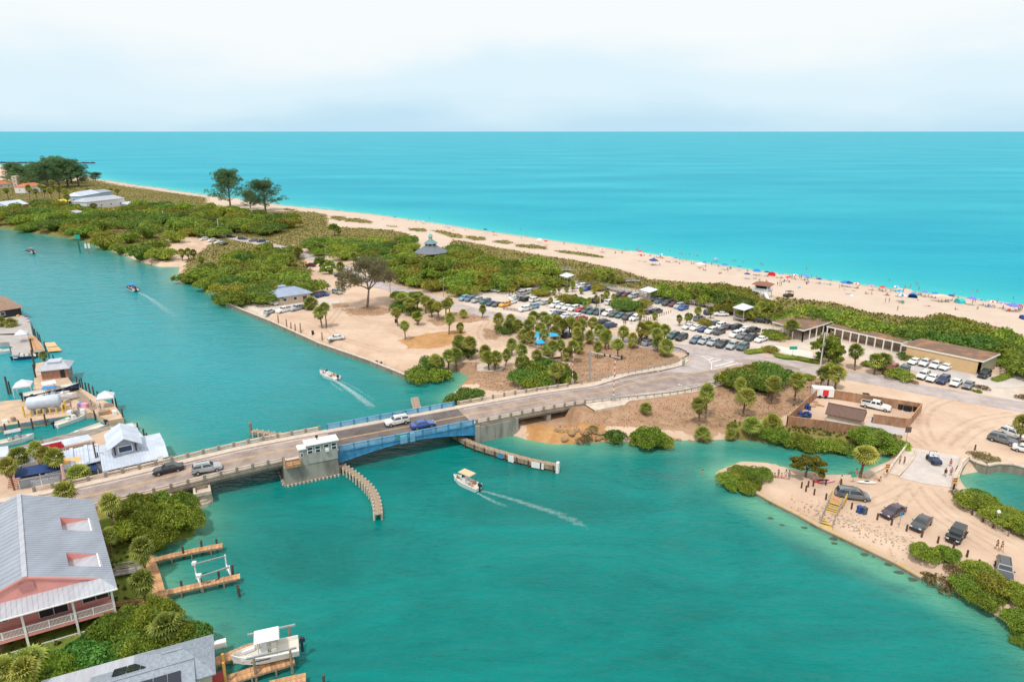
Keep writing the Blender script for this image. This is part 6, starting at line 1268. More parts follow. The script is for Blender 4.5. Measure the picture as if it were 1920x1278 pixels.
lot('K2',-136,'in the long middle row of the lot', LOTG,[(170,498,'white','suv'),(262,512,'white','sedan'),(355,532,'white','sedan'),(450,552,'white','suv'),(555,568,'red','sedan'),(645,588,'darkgrey','suv'),(735,600,'teal','suv'),(830,612,'darkgrey','suv'),(960,622,'white','suv'),(1055,640,'darkgrey','sedan'),(1155,655,'teal','sedan'),(1255,682,'darkgrey','suv'),(1370,695,'white','suv')])
lot('K2',44,'in the row screened by the palms', LOTG,[(150,605,'white','sedan'),(240,622,'navy','sedan'),(335,660,'white','sedan'),(430,668,'silver','sedan'),(515,655,'white','sedan'),(565,705,'red','suv'),(900,755,'black','suv'),(1000,805,'navy','suv'),(365,950,'black','sedan'),(1480,1035,'black','suv'),(1570,1060,'silver','suv')])
lot('K2',-138,'in the back row below the boardwalk', LOTG,[(320,180,'black','suv'),(475,225,'white','sedan'),(560,215,'white','suv'),(650,255,'blue','suv'),(830,215,'white','sedan'),(900,250,'silver','sedan'),(1140,345,'black','suv'),(1235,352,'maroon','suv'),(1335,368,'silver','suv'),(1650,402,'bluegrey','suv'),(1735,442,'bluegrey','suv'),(1850,470,'darkgrey','suv')])
lot('K2',44,'between the planted islands of the lot', LOTG,[(740,430,'darkgrey','suv'),(820,440,'black','sedan'),(990,460,'white','suv'),(1580,600,'black','sedan'),(1695,592,'darkgrey','suv')])
lot('K3',-138,'at the right end of the back row by the boardwalk', LOTG,[(90,235,'darkgrey','suv'),(185,250,'maroon','sedan'),(268,275,'silver','suv'),(330,302,'blue','sedan')])
lot('K3',40,'in the rear line of the near lot block', LOTG,[(830,540,'darkgrey','suv'),(915,562,'white','suv'),(1012,582,'plum','sedan'),(1140,592,'black','minivan'),(1272,618,'white','sedan'),(1380,645,'black','pickup'),(570,462,'grey','suv'),(720,368,'navy','suv'),(895,392,'white','sedan',175),(1500,497,'black','suv',-20)])
lot('K3',-140,'in the front line of the near lot block', LOTG,[(405,582,'white','sedan'),(520,598,'white','sedan'),(637,622,'navy','sedan'),(748,645,'white','suv'),(870,662,'darkgrey','suv'),(1112,702,'white','suv'),(1228,728,'grey','sedan'),(1352,750,'darkgrey','pickup'),(1495,772,'white','sedan')])
lot('K3',-134,'in the row nearest the road curve', LOTG,[(180,722,'teal','suv'),(305,747,'black','suv'),(515,788,'bluegrey','suv'),(645,802,'silver','suv'),(780,826,'silver','suv'),(925,848,'darkgrey','pickup'),(1075,870,'silver','pickup'),(1225,890,'teal','suv')], True)
lot('K4',-143,'in the row against the tan wall','cars beside the tan flat-roofed building',[(515,535,'white','sedan'),(650,555,'white','suv'),(785,585,'white','suv'),(920,608,'white','sedan')], True)
lot('K4',-138,'in the row nearest the road, beside the tan building','cars beside the tan flat-roofed building',[(625,715,'white','suv'),(742,748,'white','sedan'),(880,775,'navy','suv'),(1045,808,'white','sedan'),(1205,838,'grey','sedan'),(225,625,'red','suv'),(370,645,'green','suv')], True)
lot('K4',-138,'alone at the corner of the tan building', None,[(1412,705,'black','suv')], True)
lot('K5',-40,'on the gravel by the hip-roofed building','cars by the hip-roofed building',[(185,372,'white','suv',-30),(280,362,'white','sedan',-30),(515,385,'white','suv',-35),(480,480,'silver','hatch',70),(637,462,'white','pickup',235),(775,442,'silver','pickup',235),(1052,288,'blue','sedan',-30),(1018,305,'navy','hatch',240),(1200,272,'silver','suv',-40),(1065,195,'silver','sedan',150)])
lot('K5',0,'alone on the sand by the seawall', None,[(1185,755,'white','sedan',200)], True)
lot('Z2',-40,'on the far gravel lot beside the utility pole','cars on the far gravel lot',[(270,135,'silver','suv',20),(308,147,'grey','suv',20),(455,175,'black','suv',0),(540,190,'darkgrey','minivan',0),(250,195,'white','suv',240),(308,205,'white','suv',240),(358,218,'white','sedan',240),(400,230,'black','sedan',240),(620,205,'grey','suv',200),(680,210,'navy','suv',200),(722,222,'white','sedan',200)])
lot('Z2',0,'parked under trees beside the beach road', None,[(905,358,'bluegrey','suv',200),(1050,390,'maroon','suv',160),(1265,468,'black','suv',150)])
def car2(fr, rear, front, col, ty, label, z=None):
    a, b_ = at(*rear, GH + .4, fr), at(*front, GH + .4, fr); c_ = (a + b_) / 2; return car(c_, math.atan2(b_.y - a.y, b_.x - a.x), col, ty, label, None, True, z)
car2('Z6',(520,905),(745,930),'grey','minivan','parked above the wooden beach stairs, tailgate side with a rear rack')
car2('M7',(840,180),(745,225),'plum','sedan','parked between the blue bins and the posts'); car2('M7',(1000,250),(940,305),'darkgrey','sedan','second of the line above the sand bank'); car2('M7',(1220,320),(1165,390),'black','jeep','facing the water above the scrub'); car2('M7',(1490,540),(1498,615),'darkgrey','suv','nearest the camera behind yellow scrub')
car2('L6',(1430,290),(1690,360),'grey','suv','beside a white one at the right edge'); car2('L6',(1580,210),(1830,300),'white','suv','behind the grey one at the right edge'); car2('L6',(1780,430),(2000,480),'white','sedan','cut by the right edge behind the palm')
car2('K7',(900,285),(1200,345),'white','pickup','parked inside the fenced yard')
for s_, t_, col, ty, sg, lb in ((5.6,2.0,'black','sedan',-1,'on the far lane near the left end of the bridge'),(11.5,-1.6,'silver','suv',1,'on the near lane just left of the tender house'),(45.6,2.1,'white','suv',-1,'on the far lane of the blue span'),(49.6,-1.5,'blue','sedan',1,'on the near lane of the blue span')):
    p = bp(s_, t_,0); car(p, math.atan2(BD.y, BD.x) + (0 if sg > 0 else math.pi), col, ty, lb,'cars crossing the bridge', True, z=dz(s_) + .02)
# the small open buggy on the sand bridge, and the boxy beach patrol cart
t = thing('open_buggy','small dark blue open buggy with two riders crossing the pale bridge slab','buggy', on_ground(at(1240,672, GH,'Z6')) + Vector((0,0,.3)), R(-95)); bm_ = mat('dark_blue_paint',(.02,.035,.09),.4)
mb = MB(); mb.loft([[(x,-w,.3),(x, w,.3),(x, w, z),(x,-w, z)] for x, w, z in ((-1.5,.6,.75),(-1.3,.75,.85),(.3,.75,.8),(1.2,.7,.85),(1.5,.55,.6))]); mb.obj('body', bm_, t)
for x in (-1,1):
    for s_ in (1,-1): MB().tube((x, s_ * .7 - .12,.32),(x, s_ * .7 + .12,.32),.32,.32,10).obj('wheel', tyre_m, t)
for s_ in (1,-1): MB().box((-.35, s_ * .35,.95),(.5,.5,.12)).box((-.6, s_ * .35,1.25),(.12,.5,.6)).obj('seat', white_p, t)
mb = MB()
for s_ in (1,-1): mb.tube((-.75, s_ * .65,.8),(-.75, s_ * .6,1.75),.035); mb.tube((.35, s_ * .65,.8),(.1, s_ * .6,1.35),.03)
mb.tube((-.75,-.6,1.75),(-.75,.6,1.75),.035); mb.tube((.1,-.6,1.35),(.1,.6,1.35),.03); mb.obj('roll_bar', trim_b, t)
t = thing('beach_cart','dark olive boxy beach cart parked on the sand above the dune scrub','cart', on_ground(at(150,225, GH,'Z5')), R(200)); om = mat('olive_drab_paint',(.06,.055,.03),.6)
MB().loft([[(x,-w,.35),(x, w,.35),(x, w, z),(x,-w, z)] for x, w, z in ((-1.8,.8,1.0),(-1.6,.9,1.05),(.8,.9,1.0),(1.7,.8,.85))]).obj('body', om, t); MB().box((-.4,0,1.95),(2.3,1.8,.12)).obj('roof', om, t)
for x in (-1.4,.6):
    for s_ in (1,-1): MB().tube((x, s_ * .82,1),(x, s_ * .82,1.95),.05).obj('roof_post', trim_b, t)
for x in (-1.1,1.1):
    for s_ in (1,-1): MB().tube((x, s_ * .85 - .14,.42),(x, s_ * .85 + .14,.42),.42,.42,10).obj('wheel', tyre_m, t)
# ------------------------------------------------------------------ people, beach gear
skin = mat('sunlit_skin',(.50,.28,.19),.6, objvar=.3); hair_m = mat('dark_hair',(.035,.022,.015),.7, objvar=.5); cloth = objcol_mat('swimwear_cloth',.8,0,0,.1)
def skin_mesh(name, J, E_, Rr, root, m, lv=1):
    me = bpy.data.meshes.new(name); me.from_pydata(J, E_,[]); o = bpy.data.objects.new(name, me); C.objects.link(o)
    md = o.modifiers.new('s','SKIN');
    for i, r in enumerate(Rr): me.skin_vertices[0].data[i].radius = (r, r * .85) if not isinstance(r, tuple) else r
    me.skin_vertices[0].data[root].use_root = True; md.use_smooth_shade = True
    sb = o.modifiers.new('u','SUBSURF'); sb.levels = lv; sb.render_levels = lv
    dg = bpy.context.evaluated_depsgraph_get(); dg.update(); r = bpy.data.meshes.new_from_object(o.evaluated_get(dg)); bpy.data.objects.remove(o); r.materials.clear(); r.materials.append(m); return r
def person_proto(pose, female, hatch=None):
    # joints: pelvis chest neck head ; arms ; legs
    H_ = 1.75 if not female else 1.64; k = H_ / 1.75; hw = .10; sw = .19 if not female else .165
    P = dict(pel=(0,0,.95), che=(0,0,1.30), nek=(0,0,1.48), hed=(.01,0,1.62), top=(.01,0,1.70))
    if pose == 'stand': A = {1: [(0, sw,1.42),(.0, sw + .06,1.13),(.05, sw + .08,.88),(.08, sw + .08,.80)],-1: [(0,-sw,1.42),(-.03,-sw - .07,1.13),(.03,-sw - .08,.88),(.06,-sw - .08,.80)]}; Lg = {1: [(0, hw,.9),(.02, hw + .02,.49),(0, hw + .03,.08),(.14, hw + .05,.03)],-1: [(0,-hw,.9),(.0,-hw - .02,.49),(-.02,-hw - .03,.08),(.12,-hw - .05,.03)]}
    if pose == 'walk': A = {1: [(0, sw,1.42),(-.10, sw + .05,1.15),(-.06, sw + .06,.91),(-.02, sw + .06,.83)],-1: [(0,-sw,1.42),(.12,-sw - .05,1.16),(.28,-sw - .04,.98),(.34,-sw - .04,.94)]}; Lg = {1: [(0, hw,.9),(.22, hw,.52),(.26, hw,.09),(.40, hw,.05)],-1: [(0,-hw,.9),(-.08,-hw,.49),(-.34,-hw,.16),(-.26,-hw,.04)]}
    if pose == 'sit':
        P = dict(pel=(0,0,.12), che=(-.08,0,.46), nek=(-.12,0,.64), hed=(-.10,0,.78), top=(-.10,0,.86)); A = {s: [(-.10, s * sw,.58),(-.20, s * (sw + .07),.33),(-.28, s * (sw + .06),.08),(-.26, s * (sw + .06),.03)] for s in (1,-1)}; Lg = {s: [(.04, s * hw,.12),(.42, s * (hw + .05),.42),(.78, s * (hw + .05),.07),(.90, s * (hw + .06),.06)] for s in (1,-1)}
    if pose == 'lie':
        P = dict(pel=(0,0,.12), che=(-.36,0,.15), nek=(-.54,0,.15), hed=(-.68,0,.16), top=(-.76,0,.17)); A = {s: [(-.46, s * sw,.13),(-.24, s * (sw + .12),.08),(-.02, s * (sw + .14),.06),(.05, s * (sw + .14),.06)] for s in (1,-1)}; Lg = {s: [(.06, s * hw,.11),(.46, s * (hw + .04),.10),(.86, s * (hw + .06),.08),(.94, s * (hw + .08),.14)] for s in (1,-1)}
    J = [P['pel'], P['che'], P['nek'], P['hed'], P['top']]; Rr = [(.15,.11),(.165 if not female else .14,.11),(.055,.055),(.095,.10),(.07,.075)]; E_ = [(0,1),(1,2),(2,3),(3,4)]
    for s in (1,-1):
        b0 = len(J); J += A[s]; Rr += [.06,.045,.033,.035]; E_ += [(1, b0),(b0, b0 + 1),(b0 + 1, b0 + 2),(b0 + 2, b0 + 3)]
    for s in (1,-1):
        b0 = len(J); J += Lg[s]; Rr += [.095,.062,.04,.04]; E_ += [(0, b0),(b0, b0 + 1),(b0 + 1, b0 + 2),(b0 + 2, b0 + 3)]
    J = [tuple(c_ * k for c_ in j) for j in J]; t = proto(thing('person','x','person')); link('body', skin_mesh('body', J, E_, Rr,0, skin), t)
    h = Vector(P['hed']) * k; bx = (Vector(P['top']) - Vector(P['nek'])).normalized(); hb = MB(); c_ = h + bx * .035 + Vector((-.03,0,0)) * (1 if pose != 'lie' else 0); hb.ball(c_,(.112,.108,.118),8,5)
    if female and pose != 'lie': hb.ball(c_ + Vector((-.07,0,-.12)),(.06,.085,.14),6,4)
    hb.obj('hair', hair_m, t, True)
    # nose and ears kept as tiny marks on the face
    sb = MB(); p0 = Vector(P['pel']) * k;
    if pose in ('stand','walk'): sb.loft([[(.145 * math.cos(a) * f,.19 * math.sin(a) * f, z * k) for a in [i * math.pi / 5 for i in range(10)]] for z, f in ((.80,.98),(.92,1.03),(1.02,.9))])
    elif pose == 'sit': sb.ball(p0 + Vector((.03,0,.01)),(.20,.20,.15),8,5)
    else: sb.ball(p0 + Vector((.0,0,0)),(.20,.19,.14),8,5)
    o = sb.obj('swim_shorts' if not female else 'bikini_bottom', cloth, t, True); o['paint'] = 1
    if female or pose == 'walk':
        ch = Vector(P['che']) * k; sb = MB()
        if pose in ('stand','walk'): sb.loft([[(.135 * math.cos(a) * f,.18 * math.sin(a) * f, z * k) for a in [i * math.pi / 5 for i in range(10)]] for z, f in (((1.24,.98),(1.31,1.05),(1.38,.95)) if female else ((1.0,1.0),(1.15,1.0),(1.3,1.12),(1.44,.9)))])
        else: sb.ball(ch,(.15,.175,.12),8,5)
        o = sb.obj('bikini_top' if female else 'shirt', cloth, t, True); o['paint'] = 1
    return t
PP = {(p, f): person_proto(p, f) for p in ('stand','walk','sit','lie') for f in (False, True)}
CC = [('black',(.02,.02,.025)),('red',(.5,.03,.03)),('navy',(.02,.04,.16)),('white',(.8,.8,.78)),('blue',(.05,.2,.5)),('pink',(.65,.2,.3)),('green',(.05,.25,.15)),('grey',(.2,.2,.22))]
def person(loc, pose, where, hd=None, fem=None, ci=None, group=None, s=1.0):
    fem = rnd.random() < .5 if fem is None else fem; cn, cc = CC[rnd.randrange(len(CC)) if ci is None else ci]; v = {'stand': 'standing','walk': 'walking','sit': 'sitting','lie': 'lying'}[pose]
    return dup(PP[(pose, fem)], loc, rnd.uniform(0,6.28) if hd is None else hd,'person in %s %s %s %s' % (cn,'bikini' if fem else 'shorts' if pose != 'walk' else 'shirt and shorts', v, where), group, scale=s, color=(*cc,1))
canvas = {k: mat(k + '_canvas', c_,.75, var=.08, scale=1.5) for k, c_ in dict(blue=(.03,.22,.55), navy=(.02,.06,.25), red=(.65,.03,.04), teal=(.05,.50,.52), white=(.80,.80,.80), pink=(.75,.35,.45), violet=(.16,.20,.60), sand=(.72,.58,.42), green=(.06,.35,.22), orange=(.80,.35,.08), yellow=(.85,.55,.10)).items()}
def umbrella_proto(k, k2=None):
    t = proto(thing('beach_umbrella','x','beach umbrella')); mb = MB(); top = (0,0,2.25); n = 8; ring = [(1.15 * math.cos(i * 2 * math.pi / n),1.15 * math.sin(i * 2 * math.pi / n),1.75) for i in range(n)]; mid = [(.62 * math.cos(i * 2 * math.pi / n),.62 * math.sin(i * 2 * math.pi / n),2.1) for i in range(n)]
    for i in range(n):
        j = (i + 1) % n; mb.add([top, mid[i], mid[j], ring[i], ring[j]],[(0,1,2),(1,3,4,2)], i % 2)
    mb.obj('canopy',[canvas[k], canvas[k2 or k]], t); MB().tube((0,0,-.3),(0,0,2.3),.025).obj('pole', white_p, t); return t
def tent_proto(k):
    t = proto(thing('beach_tent','x','beach tent')); mb = MB(); secs = []
    for i in range(7):
        a = math.pi * i / 6; y = -1.2 * math.cos(a); z = 1.25 * math.sin(a) ** .8; secs.append([(-.9 * (1 - .25 * abs(math.cos(a))), y, z),(0, y * .98, z * 1.05),(.9, y, z * .92)])
    mb.loft(secs, cap=False, closed=False); mb.add([secs[i][0] for i in range(7)],[tuple(range(7))]); mb.obj('shell', canvas[k], t); MB().box((.1,0,.02),(1.8,2.2,.04)).obj('ground_sheet', canvas['navy'], t); return t
def canopy_proto(k):
    t = proto(thing('canopy','x','canopy')); mb = MB(); w = 1.55; mb.add([(-w,-w,2.1),(w,-w,2.1),(w, w,2.1),(-w, w,2.1),(0,0,3.0)],[(0,1,4),(1,2,4),(2,3,4),(3,0,4)])
    for i in range(4): a, b_ = [(-w,-w),(w,-w),(w, w),(-w, w)][i],[(w,-w),(w, w),(-w, w),(-w,-w)][i]; mb.add([(*a,1.85),(*b_,1.85),(*b_,2.1),(*a,2.1)],[(0,1,2,3)])
    mb.obj('cover', canvas[k], t)
    for x in (-w, w):
        for y in (-w, w): MB().tube((x, y,-.1),(x, y,2.1),.035).obj('leg', white_p, t)
    return t
def chair_proto(k):
    t = proto(thing('beach_chair','x','beach chair')); MB().box((.1,0,.28),(.55,.55,.05)).obj('seat', canvas[k], t); MB().box((-.3,0,.6),(.06,.55,.7), top=(1,1)).obj('backrest', canvas[k], t)
    for x in (-.15,.35):
        for y in (-.27,.27): MB().box((x, y,.13),(.04,.04,.28)).obj('leg', steel_g, t)
    return t
def towel_proto(k): o = MB().box((0,0,.03),(1.8,.9,.05)).obj('beach_towel', canvas[k]); o['category'] = 'towel'; proto(o); return o
UM = {k: umbrella_proto(*k.split('-')) for k in ('blue','red','teal-blue','violet','pink-violet','navy','blue-white','red-white')}; TN = {k: tent_proto(k) for k in ('blue','teal','red','navy')}; CP = {k: canopy_proto(k) for k in ('blue','navy','white','violet')}; CHR = {k: chair_proto(k) for k in ('blue','red','white','green')}; TW = {k: towel_proto(k) for k in ('pink','sand','blue','white')}
PB = 'people on the beach'
def gg(x, y, fr, lift=0): p = on_ground(at(x, y,.8, fr)); p.z = max(p.z,-.35) + lift; return p
def place(D_, k, fr, x, y, where, nm, s=1.0, group=None): return dup(D_[k], gg(x, y, fr), rnd.uniform(0,6.28),'%s %s %s' % (k.replace('-',' and '), nm, where), group, scale=s)
W1, W2, W3, W4 = 'on the far stretch of beach','on the beach behind the boardwalk','on the beach right of the lifeguard tower','near the right edge of the beach'
def where(fr, x):
    px = FR[fr][0] + x / FR[fr][2]; return W1 if px < 1100 else W2 if px < 1440 else W3 if px < 1720 else W4
for k, fr, x, y, s in (('blue','L4',1180,205,1.25),('navy','L4',1370,298,1.15),('blue-white','L5',862,315,1.35),('teal-blue','L5',845,270,1.2),('violet','L5',1462,330,1.35),('pink-violet','L4',1105,125,1.0),('red-white','L4',132,62,1.1),('navy','Z3',840,148,1.3),('blue','L7',1283,132,1.2),('red','Z3',1293,240,1.1),('violet','L4',1870,292,1.1),('red','L4',1720,310,.9),('red-white','Z3',1715,290,1.0),('blue','L4',1305,208,1.0),('red','L4',455,90,1.0)): place(UM, k, fr, x, y, where(fr, x),'beach umbrella', s,'beach umbrellas')
for k, fr, x, y, s in (('blue','L5',965,262,1.3),('teal','L5',1365,310,1.3),('red','L4',1585,252,1.3),('navy','L5',1910,460,1.0)): place(TN, k, fr, x, y, where(fr, x),'pop-up beach tent', s,'beach tents')
for k, fr, x, y, s in (('blue','L4',1455,255,.95),('navy','L4',572,178,1.05),('blue','L5',380,165,.8),('navy','L5',410,168,.8),('white','L4',972,190,.8),('violet','L5',1820,385,1.0),('white','Z3',1245,220,.8)): place(CP, k, fr, x, y, where(fr, x),'canopy on four legs', s,'shade canopies')
SP = {'stand': [('L4', q) for q in [(440,25),(428,30),(852,125),(1072,165),(1210,230),(1207,215),(1632,360),(1650,365),(1665,362),(1720,300),(1825,275),(1840,270),(1838,285),(30,20)]] + [('L5', q) for q in [(10,90),(100,90),(140,95),(728,322),(760,320),(895,205),(905,190),(938,205),(880,235),(335,190),(358,180),(1318,250),(1350,290),(1500,300),(1478,315),(1692,300),(1738,375),(1868,380),(1885,385),(1900,375),(830,400),(500,185),(768,240)]] + [('Z3', q) for q in [(1425,240),(1432,232),(262,55),(320,70),(365,72),(395,72),(998,150),(1150,165)]]
      ,'sit': [('L4', q) for q in [(470,100),(490,98),(545,100),(580,118),(600,115),(635,110),(560,178),(600,180),(625,178),(680,140),(710,145),(795,158),(900,152),(918,150),(968,205),(1000,220),(1018,224),(1130,172),(1230,190),(1378,215),(1430,300),(1448,298),(1480,312),(1540,322),(1740,265),(1760,268),(1780,268),(1660,318),(1690,322),(1735,325),(1885,335),(245,78),(305,75),(1135,255),(1150,250)]] + [('L5', q) for q in [(560,240),(580,240),(612,242),(680,190),(735,200),(785,212),(735,258),(750,258),(850,325),(880,328),(990,225),(1015,235),(1040,235),(1100,250),(1130,258),(1185,305),(1215,308),(1245,300),(1265,302),(1330,382),(1520,370),(1590,345),(1625,348),(1665,350),(1770,388),(1800,385),(1850,388),(40,108),(65,108),(55,155)]] + [('Z3', q) for q in [(600,135),(690,125),(905,165),(925,168),(1110,185),(1520,268),(1610,262),(1640,265),(1815,305),(1865,305)]]
      ,'lie': [('L4', q) for q in [(450,142),(490,148),(1630,275),(825,132)]] + [('L5', q) for q in [(1080,350),(1105,352),(1010,290),(380,200),(455,212),(210,138),(720,205)]] + [('Z3', q) for q in [(75,45),(535,100),(552,100)]]}
for pose, L in SP.items():
    for fr,(x, y) in L: person(gg(x, y, fr), pose, where(fr, x), group=PB)
for fr, x, y in [('L4',800,72),('L4',820,75),('L4',845,80),('L4',880,78),('L4',925,90),('L4',950,90),('L4',1255,135),('L4',1275,135),('L4',1340,148),('L4',1490,160),('L4',1510,168),('L4',1885,205),('L4',1712,212),('L4',710,50),('L4',335,35),('L5',995,150),('L5',1010,155),('L5',1020,190),('L5',1380,215),('L5',1480,210),('L5',1518,210),('L5',1828,275),('L5',765,120),('L5',55,22),('L5',1205,250),('Z3',1010,108),('Z3',1105,122),('Z3',1640,205),('Z3',1760,230),('L7',1540,118),('Z3',420,38)]:
    p = at(x, y,0, fr); p.z = -.85; person(p,'stand','wading in the shallow surf ' + ('far off' if FR[fr][0] + x / FR[fr][2] < 1300 else 'towards the right'), group='bathers in the surf')
for fr, x, y in [('L4',460,102),('L4',690,145),('L4',720,148),('L4',905,150),('L4',1225,195),('L4',1750,270),('L4',1680,322),('L5',570,242),('L5',690,192),('L5',745,258),('L5',1030,235),('L5',1115,255),('L5',1200,310),('L5',1255,302),('L5',1605,347),('L5',1645,350),('L5',1780,390),('L5',870,330),('L4',590,182),('L4',615,115)]: place(CHR, list(CHR)[rnd.randrange(4)], fr, x + 6, y, where(fr, x),'beach chair',1.1,'beach chairs')
for fr, x, y in [('L4',500,150),('L4',1560,324),('L5',1090,353),('L5',390,202),('L5',410,245),('L5',440,258),('L5',1180,268),('L5',730,206),('L5',1690,510),('L4',1820,372)]: place(TW, list(TW)[rnd.randrange(4)], fr, x, y, where(fr, x),'towel on sand',1.0,'towels on the beach')
for i,(fr, x, y) in enumerate([('L5',60,130),('L5',160,140),('L5',250,148),('L5',480,178),('L5',610,195),('L5',700,205),('L5',810,222),('L5',1060,250),('L5',1150,262),('L5',1290,285),('L5',1560,328),('L5',1640,340),('L5',1730,358),('L5',1870,372),('L4',640,118),('L4',760,135),('L4',1010,172),('L4',1540,262),('L4',1660,275),('L4',1780,285),('Z3',560,108),('Z3',900,162),('L7',1490,155)]):
    place(UM, list(UM)[(i * 5) % 8], fr, x, y, where(fr, x),'beach umbrella',1.0,'beach umbrellas'); person(gg(x + 9, y + 4, fr),'sit', where(fr, x), group=PB)
# sun-orange wing canopy
t = thing('sun_sail','low sand-coloured sun sail over a group on the beach','sun sail', gg(1205,300,'L5'), R(-20)); MB().add([(-3,-1,1.9),(0,-1.3,2.3),(3,-1,1.8),(3,1,1.8),(0,1.3,2.4),(-3,1,1.9)],[(0,1,4,5),(1,2,3,4)]).obj('canopy', canvas['sand'], t)
for x in (-2.9,0,2.9): MB().tube((x,0,-.1),(x,0,2.1),.04).obj('pole', white_p, t)
# people near the camera
NP = 'people at the sand bridge'
for fr, x, y, ps, f, ci, wh, hd in (('M7',1447,442,'walk', True,0,'side by side with another on the sand, left one',-1.4),('M7',1477,450,'walk', True,0,'side by side with another on the sand, right one',-1.4),('Z6',985,685,'stand', False,0,'between the kerbs on the slab, left of a second', None),('Z6',1018,685,'stand', True,0,'between the kerbs on the slab, right of a second', None),
    ('Z6',1325,775,'walk', False,0,'near the basin wall, apart from the group',-2),('Z6',1368,770,'stand', False,1,'in the group by the basin wall, front', None),('Z6',1365,700,'stand', True,1,'in the group by the basin wall, back', None),('Z6',1412,738,'walk', False,0,'in the group leaning at the basin wall', None),
    ('Z6',55,778,'sit', False,0,'beside rocks at the spit, leftmost', None),('Z6',75,782,'stand', True,7,'beside rocks at the spit', None),('Z6',105,782,'sit', False,7,'under the olive tree at the spit', None),('Z6',130,782,'stand', True,3,'left of the olive tree at the spit', None),('Z6',155,795,'stand', False,4,'on sand left of the olive tree', None),('Z6',340,820,'stand', True,5,'beside the orange gear on the spit', None),('Z6',545,830,'walk', False,3,'near the green sign on the spit', None),('Z6',835,805,'sit', False,0,'on sand below the inlet wall', None),('Z6',660,775,'stand', True,5,'at the foot of the round palm', None),
    ('M5',205,735,'stand', True,6,'on the rocks at the orange sand', None),('M5',240,742,'stand', False,0,'at the water edge of the orange sand', None),('M5',210,690,'sit', True,1,'on the orange bank above the rocks', None),('Z5',292,930,'stand', False,0,'outside the fence under trees, left', None),('Z5',318,930,'stand', False,0,'outside the fence under trees, right', None),
    ('L3',678,795,'stand', False,0,'on the pale slab under the palms', None),('L3',650,225,'stand', False,3,'beside the beach road crossing', None),('K2',45,520,'walk', True,3,'in the lane of the parking lot', None),('K2',1195,795,'stand', False,0,'at the near edge of the lot, left', None),('K2',1222,800,'stand', True,0,'at the near edge of the lot, right', None),('K2',1310,775,'walk', False,2,'crossing the lot by the white car', None),('K5',455,555,'stand', False,0,'on the seawall edge by the hatchback', None)):
    p = on_ground(at(x, y, GH, fr)); person(p, ps, wh, hd, f, ci, NP if fr in ('Z6','M7') else None)
p = at(1075,1030,0,'M5'); p.z = -1.05; person(p,'stand','wading alone off the sand spit', None, False,0)
# ------------------------------------------------------------------ seawalls, docks, boats
def seawall(label, L_, top=1.42, w=.7, capm=conc_l, face=conc, closed=False):
    t = thing('seawall', label,'seawall',(L_[0].x, L_[0].y,0)); b0 = Vector((L_[0].x, L_[0].y,0)); L2_ = [Vector((p.x, p.y,0)) - b0 for p in L_]; P_ = []
    for a, b_ in zip(L2_, L2_[1:]):
        n = max(1, int((b_ - a).length / 4)); P_ += [a.lerp(b_, k / n) for k in range(n)]
    P_.append(L2_[-1]); mb = MB(); cp = None
    for a, b_ in zip(P_, P_[1:]):
        mb.beam((a.x, a.y,-1.5),(b_.x, b_.y,-1.5), w * .6, top + 1.4); d = (b_ - a).normalized() * .03; MB().beam((a.x + d.x, a.y + d.y, top - .12),(b_.x - d.x, b_.y - d.y, top - .12), w,.22).obj('cap_stone', capm, t)
    mb.obj('wall_face', face, t); return t
sw = lambda fr, *L_: [at(x, y,.9, fr) for x, y in L_]
seawall('long pale-capped seawall edging the sandy park along the channel', sw('P',(418,566),(465,586),(510,604),(600,645),(690,676),(762,705),(785,706)),1.25)
seawall('yellow-stained low seawall along the sand spit, lower right', sw('P',(1404,908),(1420,920),(1450,937),(1500,962),(1540,984),(1600,1012),(1680,1050),(1730,1078)),.62,.7, mat('yellow_stained_concrete',(.55,.33,.12),.9, col2=(.50,.40,.30), scale=1.2), conc_d)
seawall('curved pale wall round the boat basin at the right edge',[at(x, y,1.2,'Z6') for x, y in ((1395,850),(1420,770),(1440,720),(1495,650),(1560,680),(1640,705),(1720,690),(1830,695),(1960,730))],1.7,.7)
seawall('pale retaining wall along the end of the inlet',[at(x, y,1.2,'Z6') for x, y in ((725,785),(800,745),(880,700),(905,690))],1.4,.6)
seawall('sloping pale wall from the basin corner down past the marker post',[at(x, y,1.2,'Z6') for x, y in ((1400,860),(1440,890),(1490,925))],1.5,.5)
# sand bridge slab with its kerbs
sb_ = lambda L_: [at(x, y,1.5,'Z6') for x, y in L_]; q = sb_([(1120,560),(1440,615),(1410,740),(1385,852),(1180,820),(985,775),(1075,670)])
struct(MB().prism([(p.x, p.y) for p in q],.4,1.42).obj('bridge_slab', mat('pale_lilac_concrete',(.56,.49,.45),.9, var=.12, scale=.4)),'pale concrete slab of the small sand bridge'); q = sb_([(1045,548),(1110,560),(1075,650),(975,760),(890,740),(960,660)]); struct(MB().prism([(p.x, p.y) for p in q],.4,1.5).obj('footpath', walk_c),'footpath strip between the kerbs of the sand bridge')
def kerb(label, L_, h=.7, w=.3):
    P_ = resample(smooth([at(x, y,1.6,'Z6') for x, y in L_],2),14); b0 = P_[0].copy(); b0.z = 1.3; mb = MB()
    for a, b_ in zip(P_, P_[1:]): mb.beam((a.x - b0.x, a.y - b0.y,0),(b_.x - b0.x, b_.y - b0.y,0), w, h)
    tag(mb.obj('kerb_wall', conc_l, loc=b0), label,'wall')
kerb('low curved pale parapet on the inlet side of the sand bridge',[(1040,545),(1000,600),(955,660),(905,735),(875,770)],.8); kerb('low curved pale kerb between footpath and slab',[(1115,558),(1105,610),(1050,690),(975,765)],.4); kerb('thick pale parapet on the basin side of the sand bridge',[(1500,638),(1455,670),(1430,730),(1400,780),(1392,845)],.9,.5)
